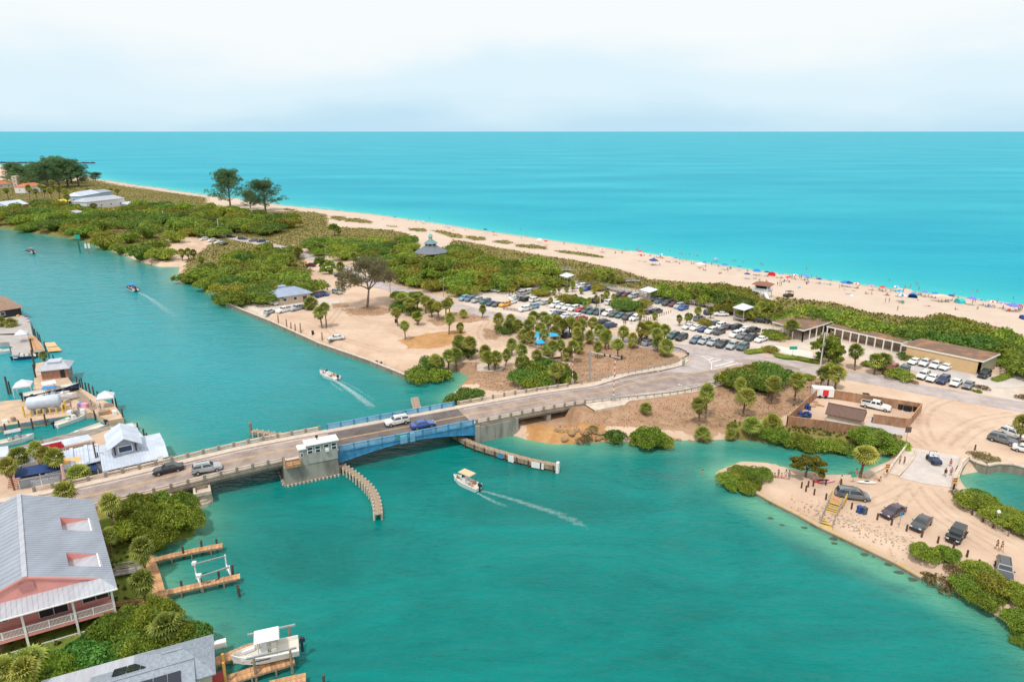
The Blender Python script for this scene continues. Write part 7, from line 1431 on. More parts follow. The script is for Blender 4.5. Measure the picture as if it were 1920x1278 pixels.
struct(MB().prism([(p.x, p.y) for p in [at(x, y,1.3,'Z5') for x, y in ((50,590),(330,640),(350,700),(300,690),(80,640))]],.8,1.42).obj('white_court', mat('white_concrete_court',(.70,.63,.56),.9, var=.05, scale=.5)),'white paved court by the roadside hedge')
struct(MB().prism([(p.x, p.y) for p in [at(x, y,1.3,'K4') for x, y in ((1210,690),(1590,790),(1920,660),(2100,640),(2100,760),(1920,860),(1500,880),(1240,800))]],.8,1.41).obj('driveway', mat('pale_drive_concrete',(.58,.51,.46),.9, var=.08, scale=.4)),'pale concrete drive beside the tan building')
struct(MB().prism([(p.x, p.y) for p in [at(x, y,1.3,'K4') for x, y in ((450,560),(560,500),(1330,640),(1500,700),(1240,850),(420,640))]],.8,1.405).obj('lot_surface', mat('parking_lot_concrete',(.50,.46,.44),.9, var=.1, scale=.4)),'pale paved bays beside the tan building')
struct(MB().prism([(p.x, p.y) for p in [at(x, y,1.3,'L3') for x, y in ((670,760),(740,715),(860,740),(1000,770),(960,810),(820,820),(690,815))]],.8,1.42).obj('paved_circle', conc_l),'pale paved slab under the park palms')
struct(MB().prism([(p.x, p.y) for p in [at(x, y,1.3,'K7') for x, y in ((900,560),(980,500),(1480,640),(1430,710),(900,650))]],.8,1.41).obj('side_apron', mat('lilac_concrete_apron',(.52,.47,.47),.9, var=.08, scale=.4)),'pale concrete apron outside the yard fence')

# marina pads on the left bank
pad = lambda name, fr, L_, m, lb, z=1.3: struct(MB().prism([(p.x, p.y) for p in [at(x, y, z, fr) for x, y in L_]],-1.5, z).obj(name, m), lb)
sandy_c = mat('sandy_pier_surface',(.56,.40,.28),.9, var=.15, scale=.5); gp = mat('grey_paving',(.42,.38,.36),.9, var=.12, scale=.6)
pad('marina_pier','L2',[(-500,250),(110,175),(250,165),(600,40),(880,40),(1090,165),(1240,215),(1345,365),(1190,395),(1000,305),(500,378),(0,455),(-500,535)], sandy_c,'sandy marina pier at the left edge')
pad('marina_pier','L1',[(430,900),(640,860),(760,1000),(900,1180),(960,1200),(700,1400),(400,1200)], sandy_c,'far tip of the marina pier with the kiosk')
pad('boat_yard_pier','L1',[(-300,560),(250,540),(390,560),(490,655),(540,745),(150,810),(110,645),(-300,660)], gp,'paved pier below the thatched roof'); pad('thatched_bar_pier','L1',[(-500,150),(40,190),(350,380),(390,560),(-500,560)], gp,'pier under the thatched roof')
pad('restaurant_quay','L2',[(-600,760),(100,700),(720,540),(1200,450),(1440,420),(1510,500),(1700,700),(1830,830),(1100,1000),(-600,1100)], conc,'quay under the white-roofed restaurant',1.0)
def board_pier(name, fr, L_, z, label, m=wood_new, w=.5):
    Q = [at(x, y, z, fr) for x, y in L_]; n = int(max((Q[1] - Q[0]).length,(Q[2] - Q[3]).length) / w); t = thing(name, label,'dock',(Q[0].x, Q[0].y,0))
    for k in range(n):
        f0, f1 = k / n,(k + .93) / n; P_ = [Q[0].lerp(Q[1], f0), Q[0].lerp(Q[1], f1), Q[3].lerp(Q[2], f1), Q[3].lerp(Q[2], f0)]; c0 = Vector((Q[0].x, Q[0].y,0)); mb = MB(); mb.prism([((p - c0).x,(p - c0).y) for p in P_], z - .08, z + rnd.uniform(0,.015)); mb.obj('plank', m, t)
    return t
board_pier('board_deck','L2',[(730,80),(860,60),(1080,240),(1000,290)],1.38,'brown board deck along the outer edge of the marina pier', wood_old); board_pier('board_deck','L1',[(330,575),(420,575),(530,740),(370,745)],1.38,'orange-brown board deck below the thatched bar', wood_new)
board_pier('floating_dock','L1',[(530,655),(655,645),(690,690),(560,705)],.45,'upper of two pale orange floating docks', mat('orange_float_deck',(.70,.48,.27),.7)); board_pier('floating_dock','L1',[(555,710),(700,700),(745,745),(580,760)],.45,'lower of two pale orange floating docks', mat('orange_float_deck_b',(.68,.42,.18),.7))
def piles(fr, L_, label, grp, z=2.6, r=.17, m=pile_m):
    src = None
    for i,(x, y) in enumerate(L_):
        p = at(x, y,0, fr); o = MB().tube((0,0,-1.5),(0,0, z), r, r * .9,8).obj('piling', m, loc=(p.x, p.y,0)) if src is None else link('piling', src, None,(p.x, p.y,0)); src = o.data; o.scale = (1,1, rnd.uniform(.85,1.12)); tag(o, label,'piling', grp)
piles('L2',[(905,55),(945,90),(985,120),(1030,150),(1075,180)],'dark piling on the outer marina edge','marina pilings'); piles('L2',[(1230,210),(1275,270),(1350,420)],'dark piling at the marina tip','marina pilings',3.0); piles('L2',[(75,560),(225,520),(362,490),(505,450),(1040,390)],'dark piling against the bannered dock wall','dock wall pilings',2.4)
piles('L2',[(1510,530),(1575,590),(1610,640),(1645,690),(1675,720)],'dark piling outside the restaurant quay','restaurant pilings',2.2); piles('L1',[(430,590),(465,630),(490,660),(410,560),(550,760)],'dark piling beside the orange-brown deck','deck pilings',2.6)
piles('L1',[(420,960),(440,1130),(105,1270),(405,820)],'tall dark piling beside the kiosk','kiosk pilings',4.6,.22); piles('L1',[(600,880),(650,890),(720,960),(760,990),(830,1070),(930,1170),(970,1210)],'dark piling behind the kiosk','kiosk back pilings',2.4)
piles('K5',[(580,625),(668,668),(715,690),(760,712),(815,710),(1043,800)],'brown timber piling against the park seawall','park seawall pilings',3.2,.2, wood_old); piles('M2',[(1310,480),(1220,500),(1110,540)],'dark piling of the upper lawn dock','lawn dock pilings',2.0); piles('M2',[(1100,740),(1215,720),(1325,690),(1405,640)],'dark piling of the lower lawn dock','lawn dock pilings',2.0); piles('P',[(608,1285)],'lone dark piling at the bottom edge','lone piling',1.6)
piles('L2',[(120,100)],'thick dark piling at the pier landing','landing piling',3)
piles('M2',[(1435,740),(1443,765)],'leaning piling off the lower lawn dock','off-dock pilings',1.3)
# banners on the dock wall
ban = mat('blue_grey_banner',(.10,.17,.25),.6, col2=(.22,.32,.38), scale=2.5); bgreen = mat('teal_banner',(.04,.30,.24),.6)
t = thing('dock_banners','row of faded blue and teal banners hung on the concrete dock wall','banners', at(0,480,1.3,'L2'))
for i,(x0, y0, x1, y1) in enumerate(((0,468,70,455),(80,452,215,425),(230,420,355,398),(368,395,495,372),(510,368,640,350),(650,345,780,325),(790,320,920,300))):
    a, b_ = at(x0,455 - x0 * .154,1.3,'L2'), at(x1,455 - x1 * .154,1.3,'L2'); o = MB().beam((a.x, a.y - .14,.6),(b_.x, b_.y - .14,.6),.05,.62).obj('banner', bgreen if i in (1,5) else ban, t); o.matrix_parent_inverse = Matrix.Translation(-t.location)
# thatched bar, kiosk, gazebo, tank
house('thatched bar roof with palms on the left-edge pier', at(60,330,1.3,'L1') + Vector((-6,4,0)), R(-42),20,10,2.6,5.6, dark_in, thatch, hip=.45, over=.8, cat='bar', name='thatched_bar')
for x, y in ((215,330),(320,365),(40,200),(340,400)): tag(MB().ball((0,0,0),(.45,.45,.35),7,4,0,.1).obj('hanging_buoy', canvas['pink'] if x > 300 else canvas['orange'], loc=at(x, y,5.2 if x < 340 else 3,'L1')),'bright buoy cluster hung on the thatched bar edge','buoy')
house('dockside kiosk with hipped shingle roof and flat white top', at(610,1090,1.3,'L1') + Vector((0,2.6,0)), R(22),5.4,4.8,2.5,4.0, mat('brick_panel_wall',(.38,.20,.14),.8, var=.2, scale=2), metal_pale, hip=.62, over=.7, cat='kiosk', name='dock_kiosk', door=True)
kp = at(610,1090,1.3,'L1') + Vector((0,2.6,0)); tag(MB().box((0,0,.14),(2.8,2.4,.4), R(22)).obj('roof_hatch', white_roof, loc=(kp.x, kp.y,4.95)),'white flat box on top of the kiosk roof','roof box')
kt = mat('white_canvas_tent',(.66,.66,.70),.7)
def gaz(label, fr, x, y, s=1.0, grp='small marina tents'):
    p = at(x, y,1.3, fr); t = thing('tent', label,'tent', p, R(25), grp); w = 2.0 * s; MB().add([(-w,-w,2.4),(w,-w,2.4),(w, w,2.4),(-w, w,2.4),(0,0,3.6),(-w,-w,2.1),(w,-w,2.1),(w, w,2.1),(-w, w,2.1)],[(0,1,4),(1,2,4),(2,3,4),(3,0,4),(5,6,1,0),(6,7,2,1),(7,8,3,2),(8,5,0,3)]).obj('canopy', kt, t)
    for a in (-w, w):
        for b_ in (-w, w): MB().tube((a, b_,0),(a, b_,2.4),.06).obj('post', white_p, t)
gaz('pale lilac peaked tent beside the long blue boat','L1',300,1270,.85); gaz('small grey tent under the thatched bar','L1',275,640,.75); gaz('grey peaked tent at the marina tip','L2',1170,240,.8)
a, b_ = at(290,345,1.3,'L2'), at(640,300,1.3,'L2'); an = math.atan2((b_ - a).y,(b_ - a).x); c_ = (a + b_) / 2; Lt = (b_ - a).length * 1.05; t = thing('fuel_tank','big white horizontal fuel tank on legs inside yellow bollards','tank', c_ + Vector((0,1.0,0)), an); mb = MB(); secs = []
for x, f in ((-Lt / 2 - .1,.5),(-Lt / 2 + .15,.92),(-Lt / 2 + .4,1),(Lt / 2 - .4,1),(Lt / 2 - .15,.92),(Lt / 2 + .1,.5)): secs.append([(x,1.35 * f * math.cos(k * math.pi / 8),2.3 + 1.35 * f * math.sin(k * math.pi / 8)) for k in range(16)])
mb.loft(secs).obj('tank', white_roof, t, True); yb = mat('yellow_bollard_paint',(.75,.50,.08),.6)
for x in (-Lt * .35,0, Lt * .35): MB().box((x,0,.6),(.5,2.0,1.2)).obj('cradle', steel_g, t)
for k in range(7): MB().tube((-Lt / 2 - .4 + k * (Lt + .8) / 6,-1.7,-.1),(-Lt / 2 - .4 + k * (Lt + .8) / 6,-1.7,1.25),.13,.13,8).obj('bollard', yb, t)
for sg in (1,-1): MB().tube((sg * (Lt / 2 + .7),-.6,-.1),(sg * (Lt / 2 + .7),-.6,2.2),.2,.2,8).obj('bollard', yb, t)
# ---- boats
hull_w = mat('white_gelcoat',(.80,.79,.78),.25, var=.04, scale=1); hull_n = mat('navy_hull',(.015,.03,.09),.2); tanc = mat('tan_canvas',(.62,.48,.30),.8); eng = mat('dark_outboard_cowl',(.02,.025,.04),.35); deck_m = mat('cream_deck',(.70,.64,.56),.6)
def boat(label, pos, hd, L_=7.5, W_=2.5, hull=hull_w, top=None, toph=2.0, eng_n=1, cat='boat', fb=.85, deckm=deck_m, people=0, group=None, rails=False, name='motor_boat', shield=None, console=True):
    t = thing(name, label, cat, pos, hd, group); secs = []; n = 9
    for i in range(n + 1):
        f = i / n; x = -L_ / 2 + L_ * f; w = W_ / 2 * (1 - max(0,(f - .45) / .55) ** 2.2 * .96); sh = fb + .35 * f ** 2; kl = -.35 + .55 * max(0, f - .6) ** 1.5 * 2
        secs.append([(x,0, kl),(x - 0 * f, w * .78, kl + .28),(x + .15 * f, w, sh),(x + .15 * f, w - .14 if w > .2 else w * .4, sh + .02),(x, max(w - .28,.02), fb * .55 + .25 * max(0, f - .55)),(x,0, fb * .55 + .25 * max(0, f - .55)),(x,-max(w - .28,.02), fb * .55 + .25 * max(0, f - .55)),(x + .15 * f,-(w - .14) if w > .2 else -w * .4, sh + .02),(x + .15 * f,-w, sh),(x,-w * .78, kl + .28)])
    mb = MB();
    vs = [p for q in secs for p in q]; fs = []; mi = []
    for k in range(n):
        for i in range(10): j = (i + 1) % 10; fs.append((k * 10 + i, k * 10 + j,(k + 1) * 10 + j,(k + 1) * 10 + i)); mi.append(1 if i in (3,4,5,6) else 0)
    fs += [tuple(range(9,-1,-1)), tuple(range(n * 10, n * 10 + 10))]; mi += [0,0]; mb.v = vs; mb.f = fs; mb.m = mi; mb.obj('hull',[hull, deckm], t)
    d0 = fb * .55
    fd = MB(); fd.add([(L_ * .16, W_ * .42, fb + .12),(L_ * .16,-W_ * .42, fb + .12),(L_ * .35,-W_ * .27, fb + .2),(L_ * .5,0, fb + .34),(L_ * .35, W_ * .27, fb + .2),(L_ * .16,0, fb + .24),(L_ * .34,0, fb + .32)],[(0,5,6,4),(5,1,2,6),(4,6,3),(6,2,3)])
    if console:
        MB().box((.2,0, d0 + .5),(.9,.8,1.0), top=(.7,.9)).obj('console', hull_w, t); MB().box((.62,0, d0 + 1.15),(.06,.8,.4)).obj('windshield', shield or glass_d, t); MB().box((-.9,0, d0 + .35),(.6,1.1,.7)).obj('seat', deckm, t)
    for sg in (1,-1): MB().box((L_ * .27, sg * W_ * .25, d0 + .32),(L_ * .2,.42,.35), sg * -.28).obj('bench', white_p, t)
    if top:
        MB().loft([[(-1.6,-W_ * .4, d0 + toph),(1.1,-W_ * .4, d0 + toph),(1.1, W_ * .4, d0 + toph),(-1.6, W_ * .4, d0 + toph)],[(-1.5,-W_ * .36, d0 + toph + .14),(1.0,-W_ * .36, d0 + toph + .14),(1.0, W_ * .36, d0 + toph + .14),(-1.5, W_ * .36, d0 + toph + .14)]]).obj('hard_top', top, t)
        for x in (-1.2,.7):
            for sg in (1,-1): MB().tube((x, sg * W_ * .34, d0),(x, sg * W_ * .34, d0 + toph),.035).obj('top_post', steel_g, t)
    for k in range(eng_n):
        y = (k - (eng_n - 1) / 2) * .65; e_ = MB().loft([[(-L_ / 2 - .75, y - .2,.95),(-L_ / 2 - .1, y - .24,1.0),(-L_ / 2 - .1, y + .24,1.0),(-L_ / 2 - .75, y + .2,.95)],[(-L_ / 2 - .7, y - .18,1.4),(-L_ / 2 - .15, y - .2,1.55),(-L_ / 2 - .15, y + .2,1.55),(-L_ / 2 - .7, y + .18,1.4)]]).obj('outboard_motor', eng, t); MB().box((-L_ / 2 - .35, y,.3),(.3,.14,1.5)).obj('motor_leg', eng, e_)
    if rails:
        mb = MB(); P_ = [Vector((L_ * .1, sg * W_ * .42, fb + .5)) for sg in (1,)] + [Vector((L_ * .33, W_ * .3, fb + .65)), Vector((L_ * .5,0, fb + .8)), Vector((L_ * .33,-W_ * .3, fb + .65)), Vector((L_ * .1,-W_ * .42, fb + .5))]; mb.path(P_,.03,5); mb.obj('bow_rail', steel_g, t)
    for k in range(people):
        a = [(-1.7,.5),(-1.6,-.5),(1.6,.4),(1.5,-.45),(2.3,0)][k]; q = t.matrix_basis @ Vector((a[0], a[1],0)) if False else Vector(pos) + Vector((a[0] * math.cos(hd) - a[1] * math.sin(hd), a[0] * math.sin(hd) + a[1] * math.cos(hd), d0 + .3)); person(q,'sit','aboard the ' + label.split(' boat')[0] + ' boat', rnd.uniform(0,6), group='people aboard boats')
    return t
def bh(fr, stern, bow, z=0): a, b_ = at(*stern, z, fr), at(*bow, z, fr); return ((a + b_) / 2), math.atan2(b_.y - a.y, b_.x - a.x),(b_ - a).length
W0 = lambda p: (p.x, p.y,.02)
p, h, l = bh('M4',(235,178),(152,148)); boat('white open boat with passengers leaving a long foam wake', W0(p), h, max(l,6.8),2.4, people=4, rails=True)
p, h, l = bh('M4',(1150,888),(1005,825)); boat('cream boat with tan sun top heading left below the bridge', W0(p), h,5.6,2.1, top=tanc, people=3)
def pontoon(label, pos, hd, m):
    t = thing('pontoon_boat', label,'boat', pos, hd,'pontoon boats');
    for sg in (1,-1): MB().loft([[(x, sg * .95 + r * math.cos(a),.1 + r * math.sin(a)) for a in [i * math.pi / 4 for i in range(8)]] for x, r in ((-3.5,.3),(2.8,.32),(3.7,.05))]).obj('pontoon', steel_g, t)
    MB().box((0,0,.5),(7,2.6,.14)).obj('deck', deck_m, t); f = MB(); f.box((0,1.25,.95),(6.6,.06,.7)); f.box((0,-1.25,.95),(6.6,.06,.7)); f.box((3.3,0,.95),(.06,2.5,.7)); f.obj('fence_panel', hull_n, t)
    for x, y in ((2.2,.8),(2.2,-.8),(-2.6,.8),(-2.6,-.8)): MB().box((x, y,.8),(1.3,.6,.5)).obj('bench', white_p, t)
    MB().box((-.6,0,2.6),(4.4,2.5,.1)).obj('bimini_top', m, t)
    for x in (-2.4,1.2):
        for sg in (1,-1): MB().tube((x, sg * 1.15,.6),(x, sg * 1.15,2.6),.03).obj('top_post', steel_g, t)
    MB().box((-3.8,0,.9),(.5,.45,.9)).obj('outboard_motor', eng, t)
    for a in ((1.8,.6),(1.9,-.6),(-2.4,.6),(-.4,0)): person(Vector((pos[0] + a[0] * math.cos(hd) - a[1] * math.sin(hd), pos[1] + a[0] * math.sin(hd) + a[1] * math.cos(hd),.95)),'sit','aboard a pontoon boat', rnd.uniform(0,6), group='people aboard boats')
p, h, l = bh('Z1',(1035,1155),(960,1120)); pontoon('pontoon boat with blue canopy trailing a pale wake in mid channel', W0(p), h, canvas['blue']); p, h, l = bh('Z1',(262,865),(205,850)); pontoon('farther pontoon boat with dark blue canopy near the far bank', W0(p), h, hull_n)
p, h, l = bh('N4',(1310,480),(1990,250)); boat('white boat moored in the slip below the banners', W0(p), h, max(l,7),2.3, eng_n=1)
p, h, l = bh('L2',(260,140),(860,25),2.2); boat('long boat with blue and white hull raised on the pier',(p.x, p.y,1.9), h, l,3.0, hull=hull_n, top=white_p, eng_n=2, rails=False)
p, h, l = bh('L2',(380,170),(760,120),1.8); boat('slim white boat behind the fuel tank',(p.x, p.y,1.7), h, l,2.2, top=canvas['blue']); p, h, l = bh('L2',(1090,480),(940,560),.3);
p, h, l = bh('L2',(1130,455),(760,590),.3); boat('grey covered boat berthed beside the restaurant canopy', W0(p), h, max(7, l * .9),2.6, hull=mat('grey_boat_cover',(.40,.43,.48),.6), eng_n=1, console=False); p, h, l = bh('K6',(10,810),(130,800),0); boat('white boat moored at the far left edge', W0(p), h,8,2.6, top=white_p)
for fr, st, bw_, lb, kw in (('L2',(1300,560),(1440,500),'small white boat tied outside the restaurant quay tip', {}),('L2',(60,650),(300,600),'white boat with grey top in the slip left of the red awning', dict(top=metal_pale)),('L1',(60,770),(-120,800),'white boat under the grey pier at the left edge', {}),('L1',(380,830),(180,850),'blue and white boat between the two marina piers', dict(hull=hull_n)),('L2',(560,250),(820,215),'white skiff on a cradle right of the fuel tank', {})):
    p, h, l = bh(fr, st, bw_,.2); boat(lb,(p.x, p.y,1.75 if 'cradle' in lb else .02), h,5.6,2.1, group='small boats round the marina', **kw)
for k,(x, y, m_) in enumerate(((760,330, white_p),(830,320, steel_g),(905,310, white_p),(930,250, canvas['pink']),(880,240, canvas['violet']),(1120,330, wood_old),(1180,320, wood_new),(1250,330, white_p),(480,300, steel_g),(150,400, wood_old),(60,420, white_p),(730,200, wood_grey))): p = at(x, y,1.3,'L2'); tag(MB().box((0,0, rnd.uniform(.25,.5)),(rnd.uniform(.8,1.6), rnd.uniform(.6,1.1), rnd.uniform(.6,1.0)), top=(.92,.92)).obj('dock_locker', m_, loc=p, rz=rnd.uniform(0,3)),'dock locker or crate standing on the marina pier','locker','lockers and crates on the marina pier')
for x, y in ((700,300),(780,270),(860,300),(1000,250),(1100,290),(420,210),(540,900),(470,690)): person(at(x, y,1.3,'L2'),'stand','on the marina pier', group='people on the marina docks')
# boat on the lift, lower left
p, h, l = bh('N3',(1480,440),(590,640),2.0); lb_ = boat('big white boat hoisted on a lift above its slip at the bottom',(p.x, p.y,1.45), h, max(l,7.0),2.7, top=white_p, toph=2.3, rails=True, shield=mat('aqua_screen',(.15,.42,.42),.2));
for sg in (1,-1): MB().box((l * .1, sg * 1.36,.7),(l * .35,.03,.12)).obj('side_stripe', eng, lb_)
t = thing('boat_lift','steel boat lift cradling the big white boat','boat lift',(p.x, p.y,0), h,'boat lifts')
for x in (-2.6,1.2):
    for sg in (1,-1): MB().tube((x, sg * 1.95,-1),(x, sg * 1.95,3.3),.16,.14,8).obj('post', wood_old, t)
    MB().box((x,0,1.0),(.2,3.9,.24)).obj('cradle_beam', steel_g, t)
for sg in (1,-1): MB().box((-.7, sg * 1.95,3.3),(5.2,.18,.18)).obj('top_beam', steel_g, t)
# empty lift on the lawn dock
q = [at(x, y,2.3,'M2') for x, y in ((1170,570),(1355,520),(1380,585),(1200,645))]; c_ = sum(q, Vector()) / 4; c_.z = 0; t = thing('boat_lift','empty white-posted boat lift between the two lawn docks','boat lift', c_, group='boat lifts')
L_ = [v - c_ for v in q]
for v in L_: MB().tube((v.x, v.y,-1),(v.x, v.y,2.5),.1,.1,8).obj('post', white_p, t)
for i, j in ((0,1),(3,2)): MB().beam(L_[i] - Vector((0,0,.1)), L_[j] - Vector((0,0,.1)),.16,.2).obj('top_beam', steel_g, t)
for i, j in ((0,3),(1,2)): MB().beam(L_[i] - Vector((0,0,1.5)), L_[j] - Vector((0,0,1.5)),.16,.2).obj('cradle_beam', white_p, t)
MB().beam(L_[3] - Vector((0,0,1.45)), L_[2] - Vector((0,0,1.45)),.3,.2).obj('bunk', hull_n, t)
for v in (L_[0], L_[3]): MB().box((v.x, v.y,2.5),(.5,.5,.4)).obj('winch_box', white_p, t)
dk = dict(step=.5, rail_=False, name='dock', grp='wooden docks', pm=wood_old)
wd = [('wooden dock reaching out nearest the bridge mangroves','M2',[(905,550),(1120,495),(1340,455)],1.15),('wooden dock below the empty boat lift','M2',[(960,748),(1200,695),(1445,640)],1.15),('wooden shore walk joining the two lawn docks','M2',[(870,520),(905,570),(935,660),(960,760),(1000,850)],1.5),('orange-brown dock beyond the hoisted boat','N3',[(200,700),(600,540),(1060,380)],1.5),('orange-brown dock on the near side of the hoisted boat','N3',[(380,1010),(900,830),(1500,655)],1.5),('orange-brown dock cut by the bottom edge','N3',[(1100,1080),(1400,1010),(1690,950)],1.3)]
for lb, fr, L_, w in wd: walkway(lb,[at(x, y,1.0, fr) for x, y in L_], w,1.0, m=wood_new, **dk)
t, Q = walkway('small timber footbridge across the lawn',[at(x, y,1.9,'M2') for x, y in ((690,620),(860,590))],1.3,1.8, m=wood_grey, step=.6, name='footbridge');
mb = MB(); walkway('timber rail fence along the edge of the hedge',[at(x, y,1.5,'M2') for x, y in ((690,835),(900,805),(950,810))],.4,1.35, m=wood_new, step=.6, name='rail_fence')
tag(MB().box((0,0,.35),(1.6,.7,.7)).obj('dock_box', white_p, loc=at(270,450,1.1,'N3'), rz=.4),'white dock box at the shore end beside the grey roof','dock box')
# ---- wakes (foam lying on the water)
foam, nt, N, L, b = nodes('wake_foam'); tcn = N.new('ShaderNodeTexCoord'); fn = N.new('ShaderNodeTexNoise'); fn.inputs['Scale'].default_value = 1.1; fn.inputs['Detail'].default_value = 8; fn.inputs['Roughness'].default_value = .75; L.new(tcn.outputs['Object'], fn.inputs[0])
va = N.new('ShaderNodeVertexColor'); va.layer_name = 'foam'; ms = N.new('ShaderNodeMath'); ms.operation = 'ADD'; L.new(fn.outputs[0], ms.inputs[0]); L.new(va.outputs[0], ms.inputs[1]); mr = N.new('ShaderNodeMapRange'); mr.inputs[1].default_value = 1.0; mr.inputs[2].default_value = 1.5; mr.inputs[4].default_value = .5; L.new(ms.outputs[0], mr.inputs[0]); L.new(mr.outputs[0], b.inputs['Alpha']); b.inputs['Base Color'].default_value = (.62,.78,.80,1); b.inputs['Roughness'].default_value = .7
def foam_strip(label, L_, w0, w1, k0, k1, name='wake', z=.02):
    P_ = resample(smooth(L_,2),60); mb = MB(); C_ = []; K_ = 6
    for i, p in enumerate(P_):
        f = i / 59; w = w0 + (w1 - w0) * f; d = P_[min(i + 1,59)] - P_[max(i - 1,0)]; nn = Vector((-d.y, d.x,0)).normalized()
        for k in range(K_ + 1): u = k / K_ * 2 - 1; q = p + nn * (u * w); mb.v.append((q.x, q.y, z)); C_.append((k0 + (k1 - k0) * f) * (1 - u * u) * min(1,(1 - f) * 4))
    for i in range(59):
        for k in range(K_): a = i * (K_ + 1) + k; mb.f.append((a, a + 1, a + K_ + 2, a + K_ + 1)); mb.m.append(0)
    o = mb.obj(name, foam); ca = o.data.attributes.new('foam','FLOAT_COLOR','POINT'); ca.data.foreach_set('color',[x for c in C_ for x in (c, c, c,1)]); tag(o, label,'foam', kind='stuff'); return o
w_ = lambda fr, *L_: [at(x, y,0, fr) for x, y in L_]
foam_strip('white foam wake of the open boat in mid channel', w_('M4',(240,185),(340,250),(430,320),(545,400)),.8,2.2,.98,.68); foam_strip('left arm of the open boat wake', w_('M4',(200,190),(260,235),(310,270)),.3,1.2,.8,.5); foam_strip('right arm of the open boat wake', w_('M4',(250,175),(350,220),(440,280),(560,360)),.3,1.3,.7,.5)
foam_strip('thin foam wake of the cream boat, near arm', w_('M4',(1150,905),(1250,960),(1400,1010)),.4,1.5,.85,.5); foam_strip('long foam wake of the cream boat', w_('M4',(1170,890),(1330,930),(1500,985),(1680,1040),(1900,1150),(2000,1220)),.6,2.4,.74,.6)
foam_strip('pale wake of the blue-canopied pontoon', w_('Z1',(1040,1155),(1100,1180),(1200,1250),(1400,1400)),.6,5,.85,.45); foam_strip('thin wake of the far pontoon', w_('Z1',(265,862),(330,885),(420,910)),.5,2,.7,.4); foam_strip('distant speedboat wake drawn on the gulf', w_('Z1',(1580,152),(1700,151),(1810,148)),6,5,1.0,.9)
foam_strip('thin white line of surf along the beach',[Vector((x, y,0)) + Vector((.35,.9,0)) * 1.2 for x, y in GULF[5:-1]],1.6,1.6,.62,.62,'surf_foam',.05)
for a, b__ in (((440,62),(640,82)),((100,30),(300,52)),((1080,180),(1450,232))): foam_strip('breaking white surf patch at the beach',[at(x, y - 4,0,'L4') for x, y in (a, b__)],1.4,1.2,.95,.9,'surf_foam',.06)
foam_strip('breaking white surf patch at the far beach', w_('L7',(640,28),(760,40),(880,48)),2.2,2.0,.95,.9,'surf_foam',.06); foam_strip('breaking white surf patch left of the right-hand tents', w_('L5',(300,125),(570,158)),1.2,1.0,.95,.9,'surf_foam',.06)
foam_strip('ripples round the abutment fender', w_('M4',(1250,560),(1400,590),(1560,600),(1800,560)),1.0,2.4,.5,.45)
# ------------------------------------------------------------------ poles, signs and small things
def pole(label, fr, base, top, r=.16, m=wood_old, arm=None, cat='utility pole', name='utility_pole', b0=None):
    p = on_ground(at(*base, GH, fr)); ox, oy, s = FR[fr]; v = (oy + top[1] / s - 639) / 1280; h = CAM_H + p.y * (-math.sin(PITCH) - v * math.cos(PITCH)) / (math.cos(PITCH) - v * math.sin(PITCH)) - p.z; t = thing(name, label, cat, p, R(-35)); MB().tube((0,0,-.5),(0,0, h), r, r * .7,8).obj('pole', m, t)
    if arm:
        for k in range(arm): MB().box((0,0, h - .5 - k * .9),(2.0,.12,.14)).obj('crossarm', wood_old, t)
        for x in (-.85,0,.85): MB().tube((x,0, h - .43),(x,0, h - .15),.05,.04).obj('insulator', white_p, t)
    return t, h
wp = mat('pale_concrete_pole',(.60,.58,.54),.8)
t, h = pole('pale pole with transformer drums by the white court','Z5',(392,748),(410,492),.2, wp,2)
for k in range(3): MB().tube((.35,(k - 1) * .5, h - 3.4),(.35,(k - 1) * .5, h - 2.5),.22,.22,8).obj('transformer', steel_g, t)
pole('tall pale pole standing in the middle of the parking lot','Z4',(335,668),(335,455),.17, wp,1); pole('pale pole in the far mangroves, left','Z1',(862,592),(848,500),.25, wp,0); pole('pale pole in the far mangroves, middle','Z1',(1232,632),(1224,540),.25, wp,0); pole('pale pole beside the far gravel lot cars','Z1',(1643,708),(1640,598),.25, wp,0); pole('pale pole among the village palms','Z1',(232,478),(222,400),.3, wp,0); pole('second pale pole among the village palms','Z1',(520,520),(512,440),.3, wp,0)
pole('brown pole beside the beach road bend','Z2',(1170,372),(1163,232),.14, wood_old,1); pole('brown pole right of the thin-leaved tree','Z2',(1648,612),(1645,462),.14, wood_old,1); pole('light pole at the grove edge by the yellow sign','Z3',(527,630),(525,470),.12, steel_g,0)
pole('tall dark pole behind the restaurant orange awning','L2',(1075,945),(1050,630),.16, pile_m,1); pole('second dark pole behind the restaurant','L2',(1095,935),(1078,740),.14, pile_m,0); t, h = pole('dark pole with white and red upper half at the road edge','L2',(735,1190),(688,880),.2, pile_m,0); MB().tube((0,0, h * .45),(0,0, h + .1),.25,.2,8).obj('painted_sleeve', mat('pink_white_sleeve',(.65,.42,.38),.7), t)
pole('second brown pole beside the white and red one','L2',(690,1190),(705,980),.14, wood_old,0)
